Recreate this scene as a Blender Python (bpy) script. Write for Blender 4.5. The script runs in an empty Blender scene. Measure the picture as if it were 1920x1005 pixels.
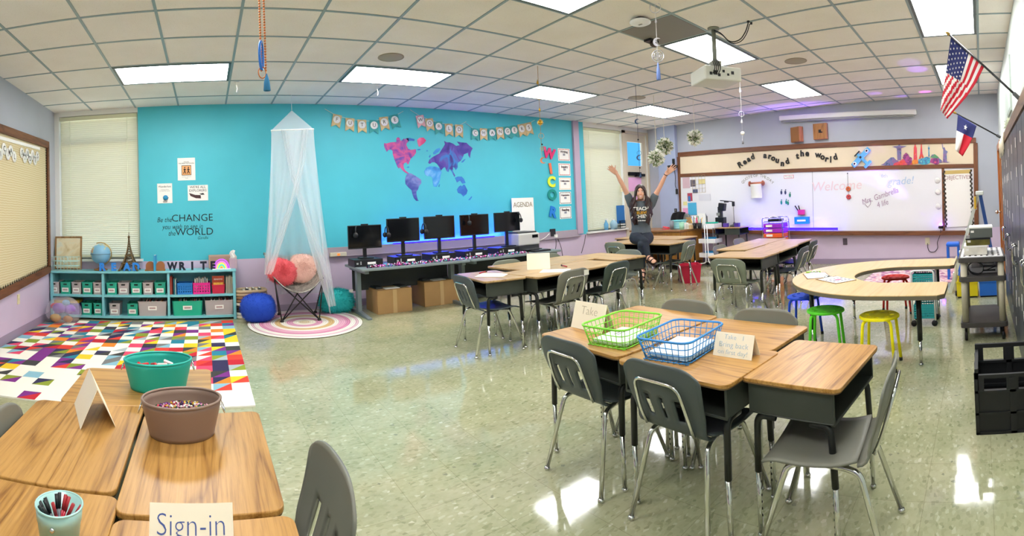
import bpy, math, random
from mathutils import Vector, Matrix
random.seed(7)
D, C, S = bpy.data, bpy.context, bpy.context.scene
COL = S.collection
PI = math.pi
def R(a): return math.radians(a)

# ------------------------------------------------------------------ camera (stitched panorama: cylindrical projection)
F, CY = 925.1047, 375.56
PITCH, ROLL, YAW = -.01787827, -.04577716, .62086087
CH = 1.382
def _rot(rx, ry, rz):
    cx, sx, cy, sy, cz, sz = math.cos(rx), math.sin(rx), math.cos(ry), math.sin(ry), math.cos(rz), math.sin(rz)
    Rx = Matrix(((1,0,0),(0,cx,-sx),(0,sx,cx))); Ry = Matrix(((cy,0,sy),(0,1,0),(-sy,0,cy))); Rz = Matrix(((cz,-sz,0),(sz,cz,0),(0,0,1)))
    return Rx @ Ry @ Rz
RM = _rot(PITCH, ROLL, YAW)
cam = D.cameras.new('camera'); cam_o = D.objects.new('camera', cam); COL.objects.link(cam_o)
m = Matrix.Identity(4)
for r in range(3):
    m[r][0] = RM[0][r]; m[r][1] = RM[2][r]; m[r][2] = -RM[1][r]
m.translation = (0, 0, CH)
cam_o.matrix_world = m
cam.type = 'PANO'; cam.panorama_type = 'CENTRAL_CYLINDRICAL'
cam.central_cylindrical_range_u_min = -960/F; cam.central_cylindrical_range_u_max = 960/F
cam.central_cylindrical_range_v_max = CY/F; cam.central_cylindrical_range_v_min = (CY-1005)/F
cam.central_cylindrical_radius = 1.0
cam.clip_start = .02; cam.clip_end = 200
S.camera = cam_o
# helpers that turn a direction seen in the photograph into a point on a real surface
def ray(x, y):
    th = (x-960)/F
    return RM.transposed() @ Vector((math.sin(th), math.cos(th), (CY-y)/F))
def Zp(x, y, z=0.):
    d = ray(x, y); k = (z-CH)/d.z; return Vector((d.x*k, d.y*k, z))
def Yp(x, y, Y):
    d = ray(x, y); k = Y/d.y; return Vector((d.x*k, Y, CH+d.z*k))
def Xp(x, y, X):
    d = ray(x, y); k = X/d.x; return Vector((X, d.y*k, CH+d.z*k))
def Dp(x, y, dist):
    d = ray(x, y); k = dist/math.hypot(d.x, d.y); return Vector((d.x*k, d.y*k, CH+d.z*k))

# ------------------------------------------------------------------ world and exposure
W = D.worlds.new('daylight'); S.world = W; W.use_nodes = True
wn = W.node_tree.nodes; bg = wn['Background']
_tc = wn.new('ShaderNodeTexCoord'); _sx = wn.new('ShaderNodeSeparateXYZ'); _rp = wn.new('ShaderNodeValToRGB'); _mr = wn.new('ShaderNodeMapRange')
_l = W.node_tree.links.new; _l(_tc.outputs['Generated'], _sx.inputs[0]); _l(_sx.outputs['Z'], _mr.inputs['Value']); _mr.inputs['From Min'].default_value = -1; _l(_mr.outputs[0], _rp.inputs[0]); _l(_rp.outputs[0], bg.inputs[0])
_e = _rp.color_ramp.elements; _e[0].position = .495; _e[0].color = (1, 1, .88, 1); _e[1].position = .53; _e[1].color = (.045, .2, .42, 1); _e.new(.51).color = (.6, .8, .85, 1)   # sunlit ground, haze, blue sky
bg.inputs[1].default_value = 2.3
S.view_settings.view_transform = 'Standard'; S.view_settings.look = 'None'
S.view_settings.gamma = 1; S.view_settings.exposure = 0.36; S.view_settings.use_curve_mapping = False
LAMP = 15.0           # strength of the ceiling troffers
S.cycles.max_bounces = 8; S.cycles.diffuse_bounces = 5; S.cycles.transparent_max_bounces = 24

# ------------------------------------------------------------------ materials
_M = {}
def srgb(c):
    if isinstance(c, str):
        c = [int(c[i:i+2], 16)/255 for i in (0, 2, 4)]
    return tuple((v/12.92 if v <= .04045 else ((v+.055)/1.055)**2.4) for v in c)
def mat(name, col='808080', rough=.5, metal=0., noise=0., nscale=20., bump=0., emit=0., trans=0., alpha=1., spec=.5, coat=0., ior=1.45):
    if name in _M: return _M[name]
    m = D.materials.new(name); m.use_nodes = True; nt = m.node_tree; b = nt.nodes['Principled BSDF']
    c = srgb(col)
    b.inputs['Base Color'].default_value = (*c, 1); b.inputs['Roughness'].default_value = rough
    b.inputs['Metallic'].default_value = metal; b.inputs['Specular IOR Level'].default_value = spec
    b.inputs['Coat Weight'].default_value = coat; b.inputs['IOR'].default_value = ior
    b.inputs['Alpha'].default_value = alpha
    b.inputs['Transmission Weight'].default_value = trans
    if emit:
        b.inputs['Emission Color'].default_value = (*c, 1); b.inputs['Emission Strength'].default_value = emit
    if noise or bump:
        tc = nt.nodes.new('ShaderNodeTexCoord'); n = nt.nodes.new('ShaderNodeTexNoise')
        n.inputs['Scale'].default_value = nscale; n.inputs['Detail'].default_value = 4
        nt.links.new(tc.outputs['Object'], n.inputs['Vector'])
        if noise:
            r = nt.nodes.new('ShaderNodeValToRGB')
            r.color_ramp.elements[0].position = .3; r.color_ramp.elements[1].position = .7
            r.color_ramp.elements[0].color = (*[max(0, v*(1-noise)) for v in c], 1)
            r.color_ramp.elements[1].color = (*[min(1, v*(1+noise)) for v in c], 1)
            nt.links.new(n.outputs['Fac'], r.inputs[0]); nt.links.new(r.outputs[0], b.inputs['Base Color'])
        if bump:
            bp = nt.nodes.new('ShaderNodeBump'); bp.inputs['Strength'].default_value = bump; bp.inputs['Distance'].default_value = .01
            nt.links.new(n.outputs['Fac'], bp.inputs['Height']); nt.links.new(bp.outputs[0], b.inputs['Normal'])
    _M[name] = m; return m
class NT:
    """small node-tree helper"""
    def __init__(s, name, rough=.5, spec=.5):
        s.m = D.materials.new(name); s.m.use_nodes = True; s.t = s.m.node_tree; s.b = s.t.nodes['Principled BSDF']
        s.b.inputs['Roughness'].default_value = rough; s.b.inputs['Specular IOR Level'].default_value = spec
        _M[name] = s.m; s.tc = s.n('TexCoord')
    def n(s, typ, **kw):
        nd = s.t.nodes.new('ShaderNode'+typ)
        for k, v in kw.items(): setattr(nd, k, v)
        return nd
    def l(s, a, b): s.t.links.new(a, b)
    def ramp(s, fac, stops, interp='LINEAR'):
        r = s.n('ValToRGB'); cr = r.color_ramp; cr.interpolation = interp
        while len(cr.elements) < len(stops): cr.elements.new(.5)
        for e, (p, c) in zip(cr.elements, stops): e.position = p; e.color = (*srgb(c), 1)
        s.l(fac, r.inputs[0]); return r.outputs[0]
    def mapping(s, scale=(1,1,1), rot=(0,0,0), loc=(0,0,0), src='Object'):
        mp = s.n('Mapping'); mp.inputs['Scale'].default_value = scale; mp.inputs['Rotation'].default_value = rot; mp.inputs['Location'].default_value = loc
        s.l(s.tc.outputs[src], mp.inputs[0]); return mp.outputs[0]
    def noise(s, vec, scale, detail=3, rough=.5, dist=0):
        n = s.n('TexNoise'); n.inputs['Scale'].default_value = scale; n.inputs['Detail'].default_value = detail
        n.inputs['Roughness'].default_value = rough; n.inputs['Distortion'].default_value = dist
        s.l(vec, n.inputs['Vector']); return n
    def mix(s, fac, a, b, typ='MIX'):
        x = s.n('Mix', data_type='RGBA', blend_type=typ)
        if isinstance(fac, float): x.inputs[0].default_value = fac
        else: s.l(fac, x.inputs[0])
        for i, v in ((6, a), (7, b)):
            if isinstance(v, str): x.inputs[i].default_value = (*srgb(v), 1)
            else: s.l(v, x.inputs[i])
        return x.outputs[2]
    def color(s, c): s.l(c, s.b.inputs['Base Color'])
    def bump(s, h, strength=.3, dist=.01):
        bp = s.n('Bump'); bp.inputs['Strength'].default_value = strength; bp.inputs['Distance'].default_value = dist
        s.l(h, bp.inputs['Height']); s.l(bp.outputs[0], s.b.inputs['Normal'])

# ------------------------------------------------------------------ mesh builder
class MB:
    def __init__(s): s.v = []; s.f = []; s.mi = []; s.sm = []; s.k = 0; s.smooth = False
    def add(s, vs, fs, smooth=None):
        o = len(s.v); s.v += [tuple(v) for v in vs]
        sm = s.smooth if smooth is None else smooth
        for f in fs: s.f.append([i+o for i in f]); s.mi.append(s.k); s.sm.append(sm)
        return s
    def mtx(s, M, start=0):
        for i in range(start, len(s.v)): s.v[i] = tuple(M @ Vector(s.v[i]))
        return s
    def box(s, x0, y0, z0, x1, y1, z1):
        vs = [(x0,y0,z0),(x1,y0,z0),(x1,y1,z0),(x0,y1,z0),(x0,y0,z1),(x1,y0,z1),(x1,y1,z1),(x0,y1,z1)]
        return s.add(vs, [(0,3,2,1),(4,5,6,7),(0,1,5,4),(1,2,6,5),(2,3,7,6),(3,0,4,7)], False)
    def cbox(s, cx, cy, cz, sx, sy, sz): return s.box(cx-sx/2, cy-sy/2, cz-sz/2, cx+sx/2, cy+sy/2, cz+sz/2)
    def prism(s, poly, z0, z1, smooth=False):
        """polygon in XY (counter-clockwise) extruded in Z"""
        n = len(poly); vs = [(x, y, z0) for x, y in poly]+[(x, y, z1) for x, y in poly]
        s.add(vs, [list(range(n-1, -1, -1)), list(range(n, 2*n))]+[(i, (i+1) % n, (i+1) % n+n, i+n) for i in range(n)], smooth); return s
    def tube(s, pts, r, seg=8, closed=False, cap=True):
        P = [Vector(p) for p in pts]; n = len(P)
        rr = r if isinstance(r, (list, tuple)) else [r]*n
        up = None; vs = []
        for i in range(n):
            a = P[i-1] if (i > 0 or closed) else P[i]; b = P[(i+1) % n] if (i < n-1 or closed) else P[i]
            t = (b-a).normalized()
            if up is None:
                up = Vector((0,0,1)) if abs(t.z) < .9 else Vector((1,0,0))
            u = (up - t*up.dot(t))
            if u.length < 1e-6: u = t.orthogonal()
            u.normalize(); w = t.cross(u); up = u
            for k in range(seg):
                an = 2*PI*k/seg; vs.append(P[i]+(u*math.cos(an)+w*math.sin(an))*rr[i])
        fs = []
        for i in range(n if closed else n-1):
            j = (i+1) % n
            for k in range(seg): fs.append((i*seg+k, i*seg+(k+1) % seg, j*seg+(k+1) % seg, j*seg+k))
        if cap and not closed: fs += [list(range(seg-1, -1, -1)), [(n-1)*seg+k for k in range(seg)]]
        return s.add(vs, fs, True)
    def cyl(s, p0, p1, r, seg=16, r1=None): return s.tube([p0, p1], [r, r if r1 is None else r1], seg)
    def lathe(s, prof, seg=24, c=(0,0,0), sx=1., sy=1., smooth=True):
        """profile of (radius, z) turned about Z"""
        n = len(prof); vs = []
        for k in range(seg):
            a = 2*PI*k/seg
            for r, z in prof: vs.append((c[0]+r*sx*math.cos(a), c[1]+r*sy*math.sin(a), c[2]+z))
        fs = []
        for k in range(seg):
            j = (k+1) % seg
            for i in range(n-1): fs.append((k*n+i, j*n+i, j*n+i+1, k*n+i+1))
        return s.add(vs, fs, smooth)
    def sphere(s, c, r, seg=12, sc=(1,1,1)):
        rings = max(4, seg//2); pr = [(r*math.sin(PI*i/rings), -r*math.cos(PI*i/rings)) for i in range(rings+1)]
        o = len(s.v); s.lathe(pr, seg)
        for i in range(o, len(s.v)):
            v = s.v[i]; s.v[i] = (c[0]+v[0]*sc[0], c[1]+v[1]*sc[1], c[2]+v[2]*sc[2])
        return s
    def grid(s, fn, nu, nv, wrap=False, smooth=True):
        vs = [fn(i/nu, j/nv) for i in range(nu+1) for j in range(nv+1)]
        fs = [(i*(nv+1)+j, (i+1)*(nv+1)+j, (i+1)*(nv+1)+j+1, i*(nv+1)+j+1) for i in range(nu) for j in range(nv)]
        return s.add(vs, fs, smooth)
    def build(s, name, mats, parent=None, bevel=0., subsurf=0, solid=0., seg=2, weld=False, loc=None, rot=None, offset=0.):
        me = D.meshes.new(name); me.from_pydata(s.v, [], s.f)
        mats = mats if isinstance(mats, (list, tuple)) else [mats]
        for q in mats: me.materials.append(q)
        me.polygons.foreach_set('material_index', s.mi); me.polygons.foreach_set('use_smooth', s.sm)
        me.update()
        o = D.objects.new(name, me); COL.objects.link(o)
        if parent: o.parent = parent
        if weld: w = o.modifiers.new('weld', 'WELD'); w.merge_threshold = .0002
        if solid: q = o.modifiers.new('solid', 'SOLIDIFY'); q.thickness = solid; q.offset = offset
        if bevel:
            q = o.modifiers.new('bevel', 'BEVEL'); q.width = bevel; q.segments = seg; q.limit_method = 'ANGLE'; q.angle_limit = R(40)
        if subsurf: q = o.modifiers.new('sub', 'SUBSURF'); q.levels = subsurf; q.render_levels = subsurf
        if loc is not None: o.location = loc
        if rot is not None: o.rotation_euler = rot
        return o
def each(name, mats, parent, boxes, bevel=0.):
    """a part of its own for every box"""
    for q in boxes: b = MB(); b.box(*q); b.build(name, mats, parent, bevel=bevel)
def rrect(w, h, r, n=5, cx=0, cy=0):
    """rounded rectangle, counter-clockwise"""
    out = []
    for (x, y, a0) in ((w/2-r, h/2-r, 0), (-w/2+r, h/2-r, 90), (-w/2+r, -h/2+r, 180), (w/2-r, -h/2+r, 270)):
        for k in range(n+1):
            a = R(a0+90*k/n); out.append((cx+x+r*math.cos(a), cy+y+r*math.sin(a)))
    return out
def fillet(pts, r, n=4):
    """round the corners of an open 3D polyline"""
    P = [Vector(p) for p in pts]; out = [P[0]]
    for i in range(1, len(P)-1):
        a, b, c = P[i-1], P[i], P[i+1]; d0 = (a-b); d1 = (c-b); q = min(r, d0.length*.48, d1.length*.48)
        p0 = b+d0.normalized()*q; p1 = b+d1.normalized()*q
        for k in range(n+1):
            t = k/n; out.append(p0*(1-t)**2+b*2*t*(1-t)+p1*t*t)
    out.append(P[-1]); return out
def tag(o, label, cat, group=None, kind=None):
    o['label'] = label; o['category'] = cat
    if group: o['group'] = group
    if kind: o['kind'] = kind
    return o
def thing(name, label, cat, loc=(0,0,0), rz=0., group=None, rot=None, scale=None):
    o = D.objects.new(name, None); COL.objects.link(o); o.location = loc; o.empty_display_size = .1
    o.rotation_euler = rot if rot else (0, 0, rz)
    if scale: o.scale = scale
    return tag(o, label, cat, group)
def struct(o): o['kind'] = 'structure'; return o
_KIDS = {}
def dup(root, loc, rz=None, label=None, group=None, scale=None, rot=None):
    """copy a thing with its parts and sub-parts"""
    r = root.copy(); COL.objects.link(r); r.location = loc
    if rz is not None: r.rotation_euler = (0, 0, rz)
    if rot is not None: r.rotation_euler = rot
    if scale: r.scale = scale
    if label: r['label'] = label
    if group: r['group'] = group
    for ch in list(root.children):
        c = ch.copy(); COL.objects.link(c); c.parent = r
        for g in list(ch.children):
            d = g.copy(); COL.objects.link(d); d.parent = c
    return r
def text(s, size, m, parent=None, loc=(0,0,0), rot=(PI/2,0,0), ext=.0008, shear=0., align='CENTER', name='lettering', bold=0., space=1., sx=1.):
    cu = D.curves.new('lettering', 'FONT'); cu.body = s; cu.size = size; cu.extrude = ext; cu.shear = shear
    cu.align_x = align; cu.align_y = 'CENTER'; cu.offset = bold; cu.space_character = space; cu.resolution_u = 3
    t = D.objects.new('lettering', cu); COL.objects.link(t)
    me = D.meshes.new_from_object(t); D.objects.remove(t); D.curves.remove(cu)
    me.materials.clear(); me.materials.append(m)
    o = D.objects.new(name, me); COL.objects.link(o); o.location = loc; o.rotation_euler = rot; o.scale = (sx, 1, 1)
    if parent: o.parent = parent
    return o
FACE_Y = (PI/2, 0, 0)            # lettering on a wall, read looking towards +Y
FACE_X = (PI/2, 0, -PI/2)        # read looking towards +X
FACE_L = (PI/2, 0, PI/2)         # read looking towards -X
# ------------------------------------------------------------------ the room
XB, YT, XL, YR, HC = 9.254, 7.311, -2.294, -.382, 3.1146
TEAL_R = 6.80
xs = {i: v for i, v in zip(range(-4, 14), (-2.36,-1.688,-1.011,-.364,.344,1.033,1.72,2.39,3.05,3.73,4.38,4.99,5.62,6.23,6.88,7.54,8.23,8.90))}
ys = {j: v for j, v in zip(range(0, 12), (7.5, 6.80,6.06,5.33,4.58,3.96,3.242,2.595,1.937,1.262,.60,-.044))}
# floor: waxed vinyl composition tile with flecks
n = NT('waxed speckled vinyl tile', .12, .5)
v = n.mapping()
n1 = n.noise(v, 2.2, 5, .65); n2 = n.n('TexVoronoi'); n2.inputs['Scale'].default_value = 42
mp = n.mapping(scale=(1, 1.7, 1), rot=(0, 0, .6)); n.l(mp, n2.inputs['Vector'])
n3 = n.noise(v, 9, 5, .65)
base = n.ramp(n1.outputs['Fac'], [(.3, '82886A'), (.5, 'A5A686'), (.72, 'C0B89C')])
fleck = n.ramp(n2.outputs['Color'], [(0, '6B7050'), (.14, '8C906C'), (.3, 'A6A684'), (.8, 'B2AF90'), (.92, 'CFCCB2'), (1, 'E2DECA')])
c = n.mix(.55, base, fleck)
spk = n.n('TexVoronoi'); spk.inputs['Scale'].default_value = 55; n.l(v, spk.inputs['Vector'])
dk = n.ramp(spk.outputs['Color'], [(0, '000000'), (.93, '000000'), (.95, 'ffffff')])
c = n.mix(dk, c, '8A8B74')
br = n.n('TexBrick'); br.offset = 0; br.inputs['Scale'].default_value = 1; br.inputs['Mortar Size'].default_value = .0016
br.inputs['Brick Width'].default_value = .3048; br.inputs['Row Height'].default_value = .3048
br.inputs['Color1'].default_value = (1,1,1,1); br.inputs['Color2'].default_value = (.93,.95,.9,1); br.inputs['Mortar'].default_value = (.72,.72,.66,1)
n.l(v, br.inputs['Vector']); c = n.mix(1., c, br.outputs['Color'], 'MULTIPLY')
n.color(c)
rg = n.n('MapRange'); rg.inputs['To Min'].default_value = .03; rg.inputs['To Max'].default_value = .10; n.l(n3.outputs['Fac'], rg.inputs['Value']); n.l(rg.outputs[0], n.b.inputs['Roughness'])
wv = n.noise(v, 5, 2); n.bump(wv.outputs['Fac'], .035, .02)
b = MB(); b.box(XL-.2, YR-.2, -.1, XB+.2, YT+.2, 0); struct(b.build('floor', n.m))
# ceiling: mineral fibre tiles in a metal grid
n = NT('mineral fibre ceiling tile', .95, .1); v = n.mapping()
a = n.noise(v, 2.1, 3); w2 = n.noise(v, 140, 2)
c = n.ramp(a.outputs['Fac'], [(.3, 'EAE4DA'), (.7, 'F1ECE4')])
pit = n.ramp(w2.outputs['Fac'], [(.28, 'C4BBA8'), (.36, 'ffffff')]); c = n.mix(.8, c, pit, 'MULTIPLY'); n.color(c); n.bump(w2.outputs['Fac'], .25, .004)
grey_tee = mat('grey blue ceiling grid metal', '8FA0A2', .45)
b = MB(); b.box(XL-.2, YR-.2, HC, XB+.2, YT+.2, HC+.1); b.k = 1
for i, x in xs.items(): b.box(x-.0125, YR, HC-.006, x+.0125, YT, HC+.001)
for j, y in ys.items():
    if j: b.box(XL, y-.0125, HC-.0055, XB, y+.0125, HC+.001)
struct(b.build('ceiling', [n.m, grey_tee]))
def wallmat(name, col, rough=.55, block=False):
    n = NT(name, rough, .4); v = n.mapping(); a = n.noise(v, 1.4, 3); f = n.noise(v, 90, 2)
    base = srgb(col)
    r = n.n('ValToRGB'); e = r.color_ramp.elements; e[0].position = .3; e[1].position = .7
    e[0].color = (*[q*.95 for q in base], 1); e[1].color = (*[min(1, q*1.05) for q in base], 1); n.l(a.outputs['Fac'], r.inputs[0]); n.color(r.outputs[0])
    n.bump(f.outputs['Fac'], .12, .003); return n.m
m_teal = wallmat('turquoise wall paint', '4DBECF', .5)
m_grey = wallmat('grey lavender wall paint', 'B2B6C0', .55)
m_lil = wallmat('lilac glazed block', 'CDBAD0', .35)
m_white = mat('white satin paint', 'E6E6E2', .4)
m_wood = None
# window wall (turquoise) with openings for two windows and a door; recessed panes
WIN = (( -2.22, -.98, .84, 3.04), (7.12, 8.30, .84, 3.02))
DOOR = (8.42, 9.2, 0.0, 2.98)
def wall_y(name, Y, y1, x0, x1, holes, zs, mats):
    """wall facing -Y from x0 to x1, holes = (x0,x1,z0,z1); zs = band heights with material index"""
    b = MB(); cuts = sorted({x0, x1, *[h[0] for h in holes], *[h[1] for h in holes], TEAL_L, TEAL_R, PIL_R})
    cuts = [c for c in cuts if x0 <= c <= x1]
    zc = sorted({0, HC, .8, *[h[2] for h in holes], *[h[3] for h in holes]})
    for a, c in zip(cuts, cuts[1:]):
        for d, e in zip(zc, zc[1:]):
            mx, mz = (a+c)/2, (d+e)/2
            if any(h[0] < mx < h[1] and h[2] < mz < h[3] for h in holes): continue
            b.k = zs(mx, mz); b.box(a, Y, d, c, y1, e)
    return struct(b.build(name, mats))
TEAL_L, PIL_R = -.98, 7.02
wall_y('wall_back', YT, YT+.2, XL-.2, XB+.2, (*WIN, DOOR), lambda x, z: (1 if z < .8 else (2 if x < TEAL_L else 0 if x < PIL_R+.1 else 2)), [m_teal, m_lil, m_white])
m_blk = m_lil
b = MB(); b.k = 0; b.box(XB, YR-.2, .62, XB+.2, YT+.2, HC); b.k = 1; b.box(XB, YR-.2, 0, XB+.2, YT+.2, .62); struct(b.build('wall_right', [m_grey, m_lil]))
b = MB(); b.k = 0; b.box(XL-.2, YR-.2, .66, XL, YT+.2, HC); b.k = 1; b.box(XL-.2, YR-.2, 0, XL, YT+.2, .66); struct(b.build('wall_left', [m_grey, m_lil]))
b = MB(); b.box(XL-.2, YR-.2, 0, XB+.2, YR, HC); struct(b.build('wall_front', wallmat('pale grey green wall paint', 'C9D2CC', .5)))
b = MB(); b.box(-.9, YT-.012, 0, 8.4, YT, .1); struct(b.build('baseboard_back', mat('lilac baseboard', '9B8AA0', .4)))
b = MB(); b.box(XB-.012, YR, 0, XB, 6.3, .1); struct(b.build('baseboard_right', mat('lilac baseboard')))
b = MB(); b.box(XL, YR, 0, XL+.012, YT, .1); struct(b.build('baseboard_left', mat('lilac baseboard')))
# pilaster right of the turquoise wall, and the pipe chase beside the whiteboard
b = MB(); b.box(6.80, YT-.05, .82, 6.95, YT, HC); struct(b.build('trim_1', wallmat('lilac grey trim paint', 'B7A5B8', .4)))
b = MB(); b.box(XB-.1, 6.45, 0, XB, 6.95, HC); struct(b.build('trim_2', wallmat('column paint with blue light tint', 'A9B4D0', .5)))  # blue light falling on the column is mixed into its paint colour
# lights
m_diff = mat('lit prismatic diffuser', 'FFFFFF', .5, emit=LAMP)
m_frm = mat('dark light frame', '55605E', .4)
lights = [(c, r) for r in (2, 6, 10) for c in (-2, 2, 6, 10)]
lname = {(-2,2): 'lit ceiling panel over the turquoise bookshelf', (2,2): 'lit ceiling panel right of the white canopy', (6,2): 'lit ceiling panel above the word pennants\' right end',
 (10,2): 'lit ceiling panel nearest the flower balls', (2,6): 'lit ceiling panel cut off at the top edge left of the round ceiling access point', (6,6): 'lit ceiling panel behind the white projector', (10,6): 'lit ceiling panel between projector and whiteboard wall',
 (6,10): 'large lit ceiling panel at the top right', (10,10): 'lit ceiling panel partly hidden by the striped flag', (-2,6): 'lit ceiling panel nearest the left wall over the sign-in desks', (-2,10): 'lit ceiling panel beside the left wall', (2,10): 'lit ceiling panel beside the camera'}
for c_, r_ in lights:
    x0, x1, y1, y0 = xs[c_]+.015, xs[c_+2]-.015, ys[r_]-.015, ys[r_+1]+.015
    t = thing('ceiling_light', lname[(c_, r_)], 'ceiling light', ((x0+x1)/2, (y0+y1)/2, HC-.012), 0, 'ceiling light panels')
    w, h = (x1-x0)/2, (y1-y0)/2
    b = MB()
    for q in ((-w,-h,w,-h+.03), (-w,h-.03,w,h), (-w,-h+.03,-w+.03,h-.03), (w-.03,-h+.03,w,h-.03)): b.box(q[0], q[1], 0, q[2], q[3], .012)
    b.build('frame', m_frm, t)
    b = MB(); b.box(-w+.03, -h+.03, .003, w-.03, h-.03, .009); b.build('diffuser', m_diff, t)
# ------------------------------------------------------------------ student desks and chairs
def woodmat(name, light, mid, dark, axis=0, scale=1., rough=.32, stretch=9., rnd=True):
    n = NT(name, rough, .45)
    oi = n.n('ObjectInfo')
    sc = [16*scale, 16*scale, 16*scale]; sc[axis] = 16*scale/stretch
    mp = n.n('Mapping'); mp.inputs['Scale'].default_value = sc; n.l(n.tc.outputs['Object'], mp.inputs[0])
    if rnd:
        vm = n.n('VectorMath', operation='MULTIPLY'); vm.inputs[1].default_value = (9, 7, 5)
        cx = n.n('CombineXYZ')
        for i in range(3): n.l(oi.outputs['Random'], cx.inputs[i])
        n.l(cx.outputs[0], vm.inputs[0]); n.l(vm.outputs[0], mp.inputs['Location'])
    a = n.noise(mp.outputs[0], .42, 1.5, .45, .5)
    mu = n.n('Math', operation='MULTIPLY'); mu.inputs[1].default_value = 11; n.l(a.outputs['Fac'], mu.inputs[0])
    fr = n.n('Math', operation='PINGPONG'); fr.inputs[1].default_value = 1; n.l(mu.outputs[0], fr.inputs[0])     # growth rings: level lines of a stretched noise
    mp2 = n.n('Mapping'); q = [70*scale]*3; q[axis] = 3.2*scale; mp2.inputs['Scale'].default_value = q; n.l(n.tc.outputs['Object'], mp2.inputs[0]); n.l(mp2.inputs['Location'], mp2.inputs['Location']) if 0 else None
    f = n.noise(mp2.outputs[0], 1.6, 3, .6)
    c = n.ramp(fr.outputs[0], [(0, dark), (.16, mid), (.5, light), (1, light)])
    c2 = n.ramp(f.outputs['Fac'], [(.34, dark), (.48, mid), (.6, light)])
    c = n.mix(.42, c, c2); n.color(c); return n.m
m_oak = woodmat('oak laminate', 'BD8E4E', 'A97A3A', '74481C')
m_oak_pale = woodmat('pale oak laminate', 'C3A272', 'B59160', '8E6A3C')
m_edge = mat('brown edge band', '6E5334', .5)
m_boxmetal = mat('dark grey desk metal', '3A3E38', .45, noise=.1, nscale=8)
m_legblk = mat('black enamel tube', '1D1F1D', .35)
m_chrome = mat('chrome tube', 'D6D6D2', .14, 1.)
m_hole = mat('dark hole', '15140F', .9)
def make_desk(name='student_desk', label='', pale=False):
    t = thing(name, label, 'desk')
    wood = m_oak_pale if pale else m_oak
    H, Wd, Dp_ = .665, .61, .457
    b = MB(); b.prism(rrect(Wd, Dp_, .035), H-.016, H); b.k = 1; b.prism(rrect(Wd-.004, Dp_-.004, .033), H-.022, H-.016)
    b.build('desktop', [wood, m_edge], t, bevel=.004)
    # book box, open on the student's side (-Y)
    b = MB(); x, y0, y1, z0, z1 = Wd/2-.025, -Dp_/2+.035, Dp_/2-.03, H-.148, H-.022; k = .006
    b.box(-x, y0, z0, x, y1, z0+k); b.box(-x, y0, z0+k, -x+k, y1, z1); b.box(x-k, y0, z0+k, x, y1, z1); b.box(-x+k, y1-k, z0+k, x-k, y1, z1)
    b.box(-x-.004, y0-.004, z0-.002, x+.004, y0+.004, z0+.01); b.box(-x-.004, y0-.004, z0, -x+.008, y0+.004, z1); b.box(x-.008, y0-.004, z0, x+.004, y0+.004, z1)
    b.build('book_box', m_boxmetal, t, bevel=.002, seg=1)
    for sx in (-1, 1):
        for sy in (-1, 1):
            X, Y = sx*(Wd/2-.045), sy*(Dp_/2-.05)
            b = MB(); b.tube(fillet([(X, Y*.45, H-.158), (X, Y*.95, H-.158), (X, Y, .27)], .05, 5), .0155, 10)
            leg = b.build('leg', m_legblk, t)
            b = MB(); b.tube([(X, Y, .275), (X, Y, .012)], .0115, 10); b.k = 1
            for q in range(6): b.cbox(X, Y-.0115*sy, .09+q*.028, .005, .003, .008)
            b.build('leg_extension', [m_chrome, m_hole], leg)
            b = MB(); b.lathe([(0, 0), (.012, 0), (.016, .005), (.014, .014), (.006, .02), (0, .02)], 12, (X, Y, 0)); b.build('glide', m_chrome, leg)
    return t
def shellmat(name, col): return mat(name, col, .42, noise=.06, nscale=5, spec=.4)
m_char = shellmat('charcoal plastic shell', '4A5150'); m_gry = shellmat('grey plastic shell', '77766B'); m_grn = shellmat('dark green grey plastic shell', '3F4A44')
m_olv = shellmat('olive grey plastic shell', '7C8272'); m_blu = shellmat('slate plastic shell', '4C5559')
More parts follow.
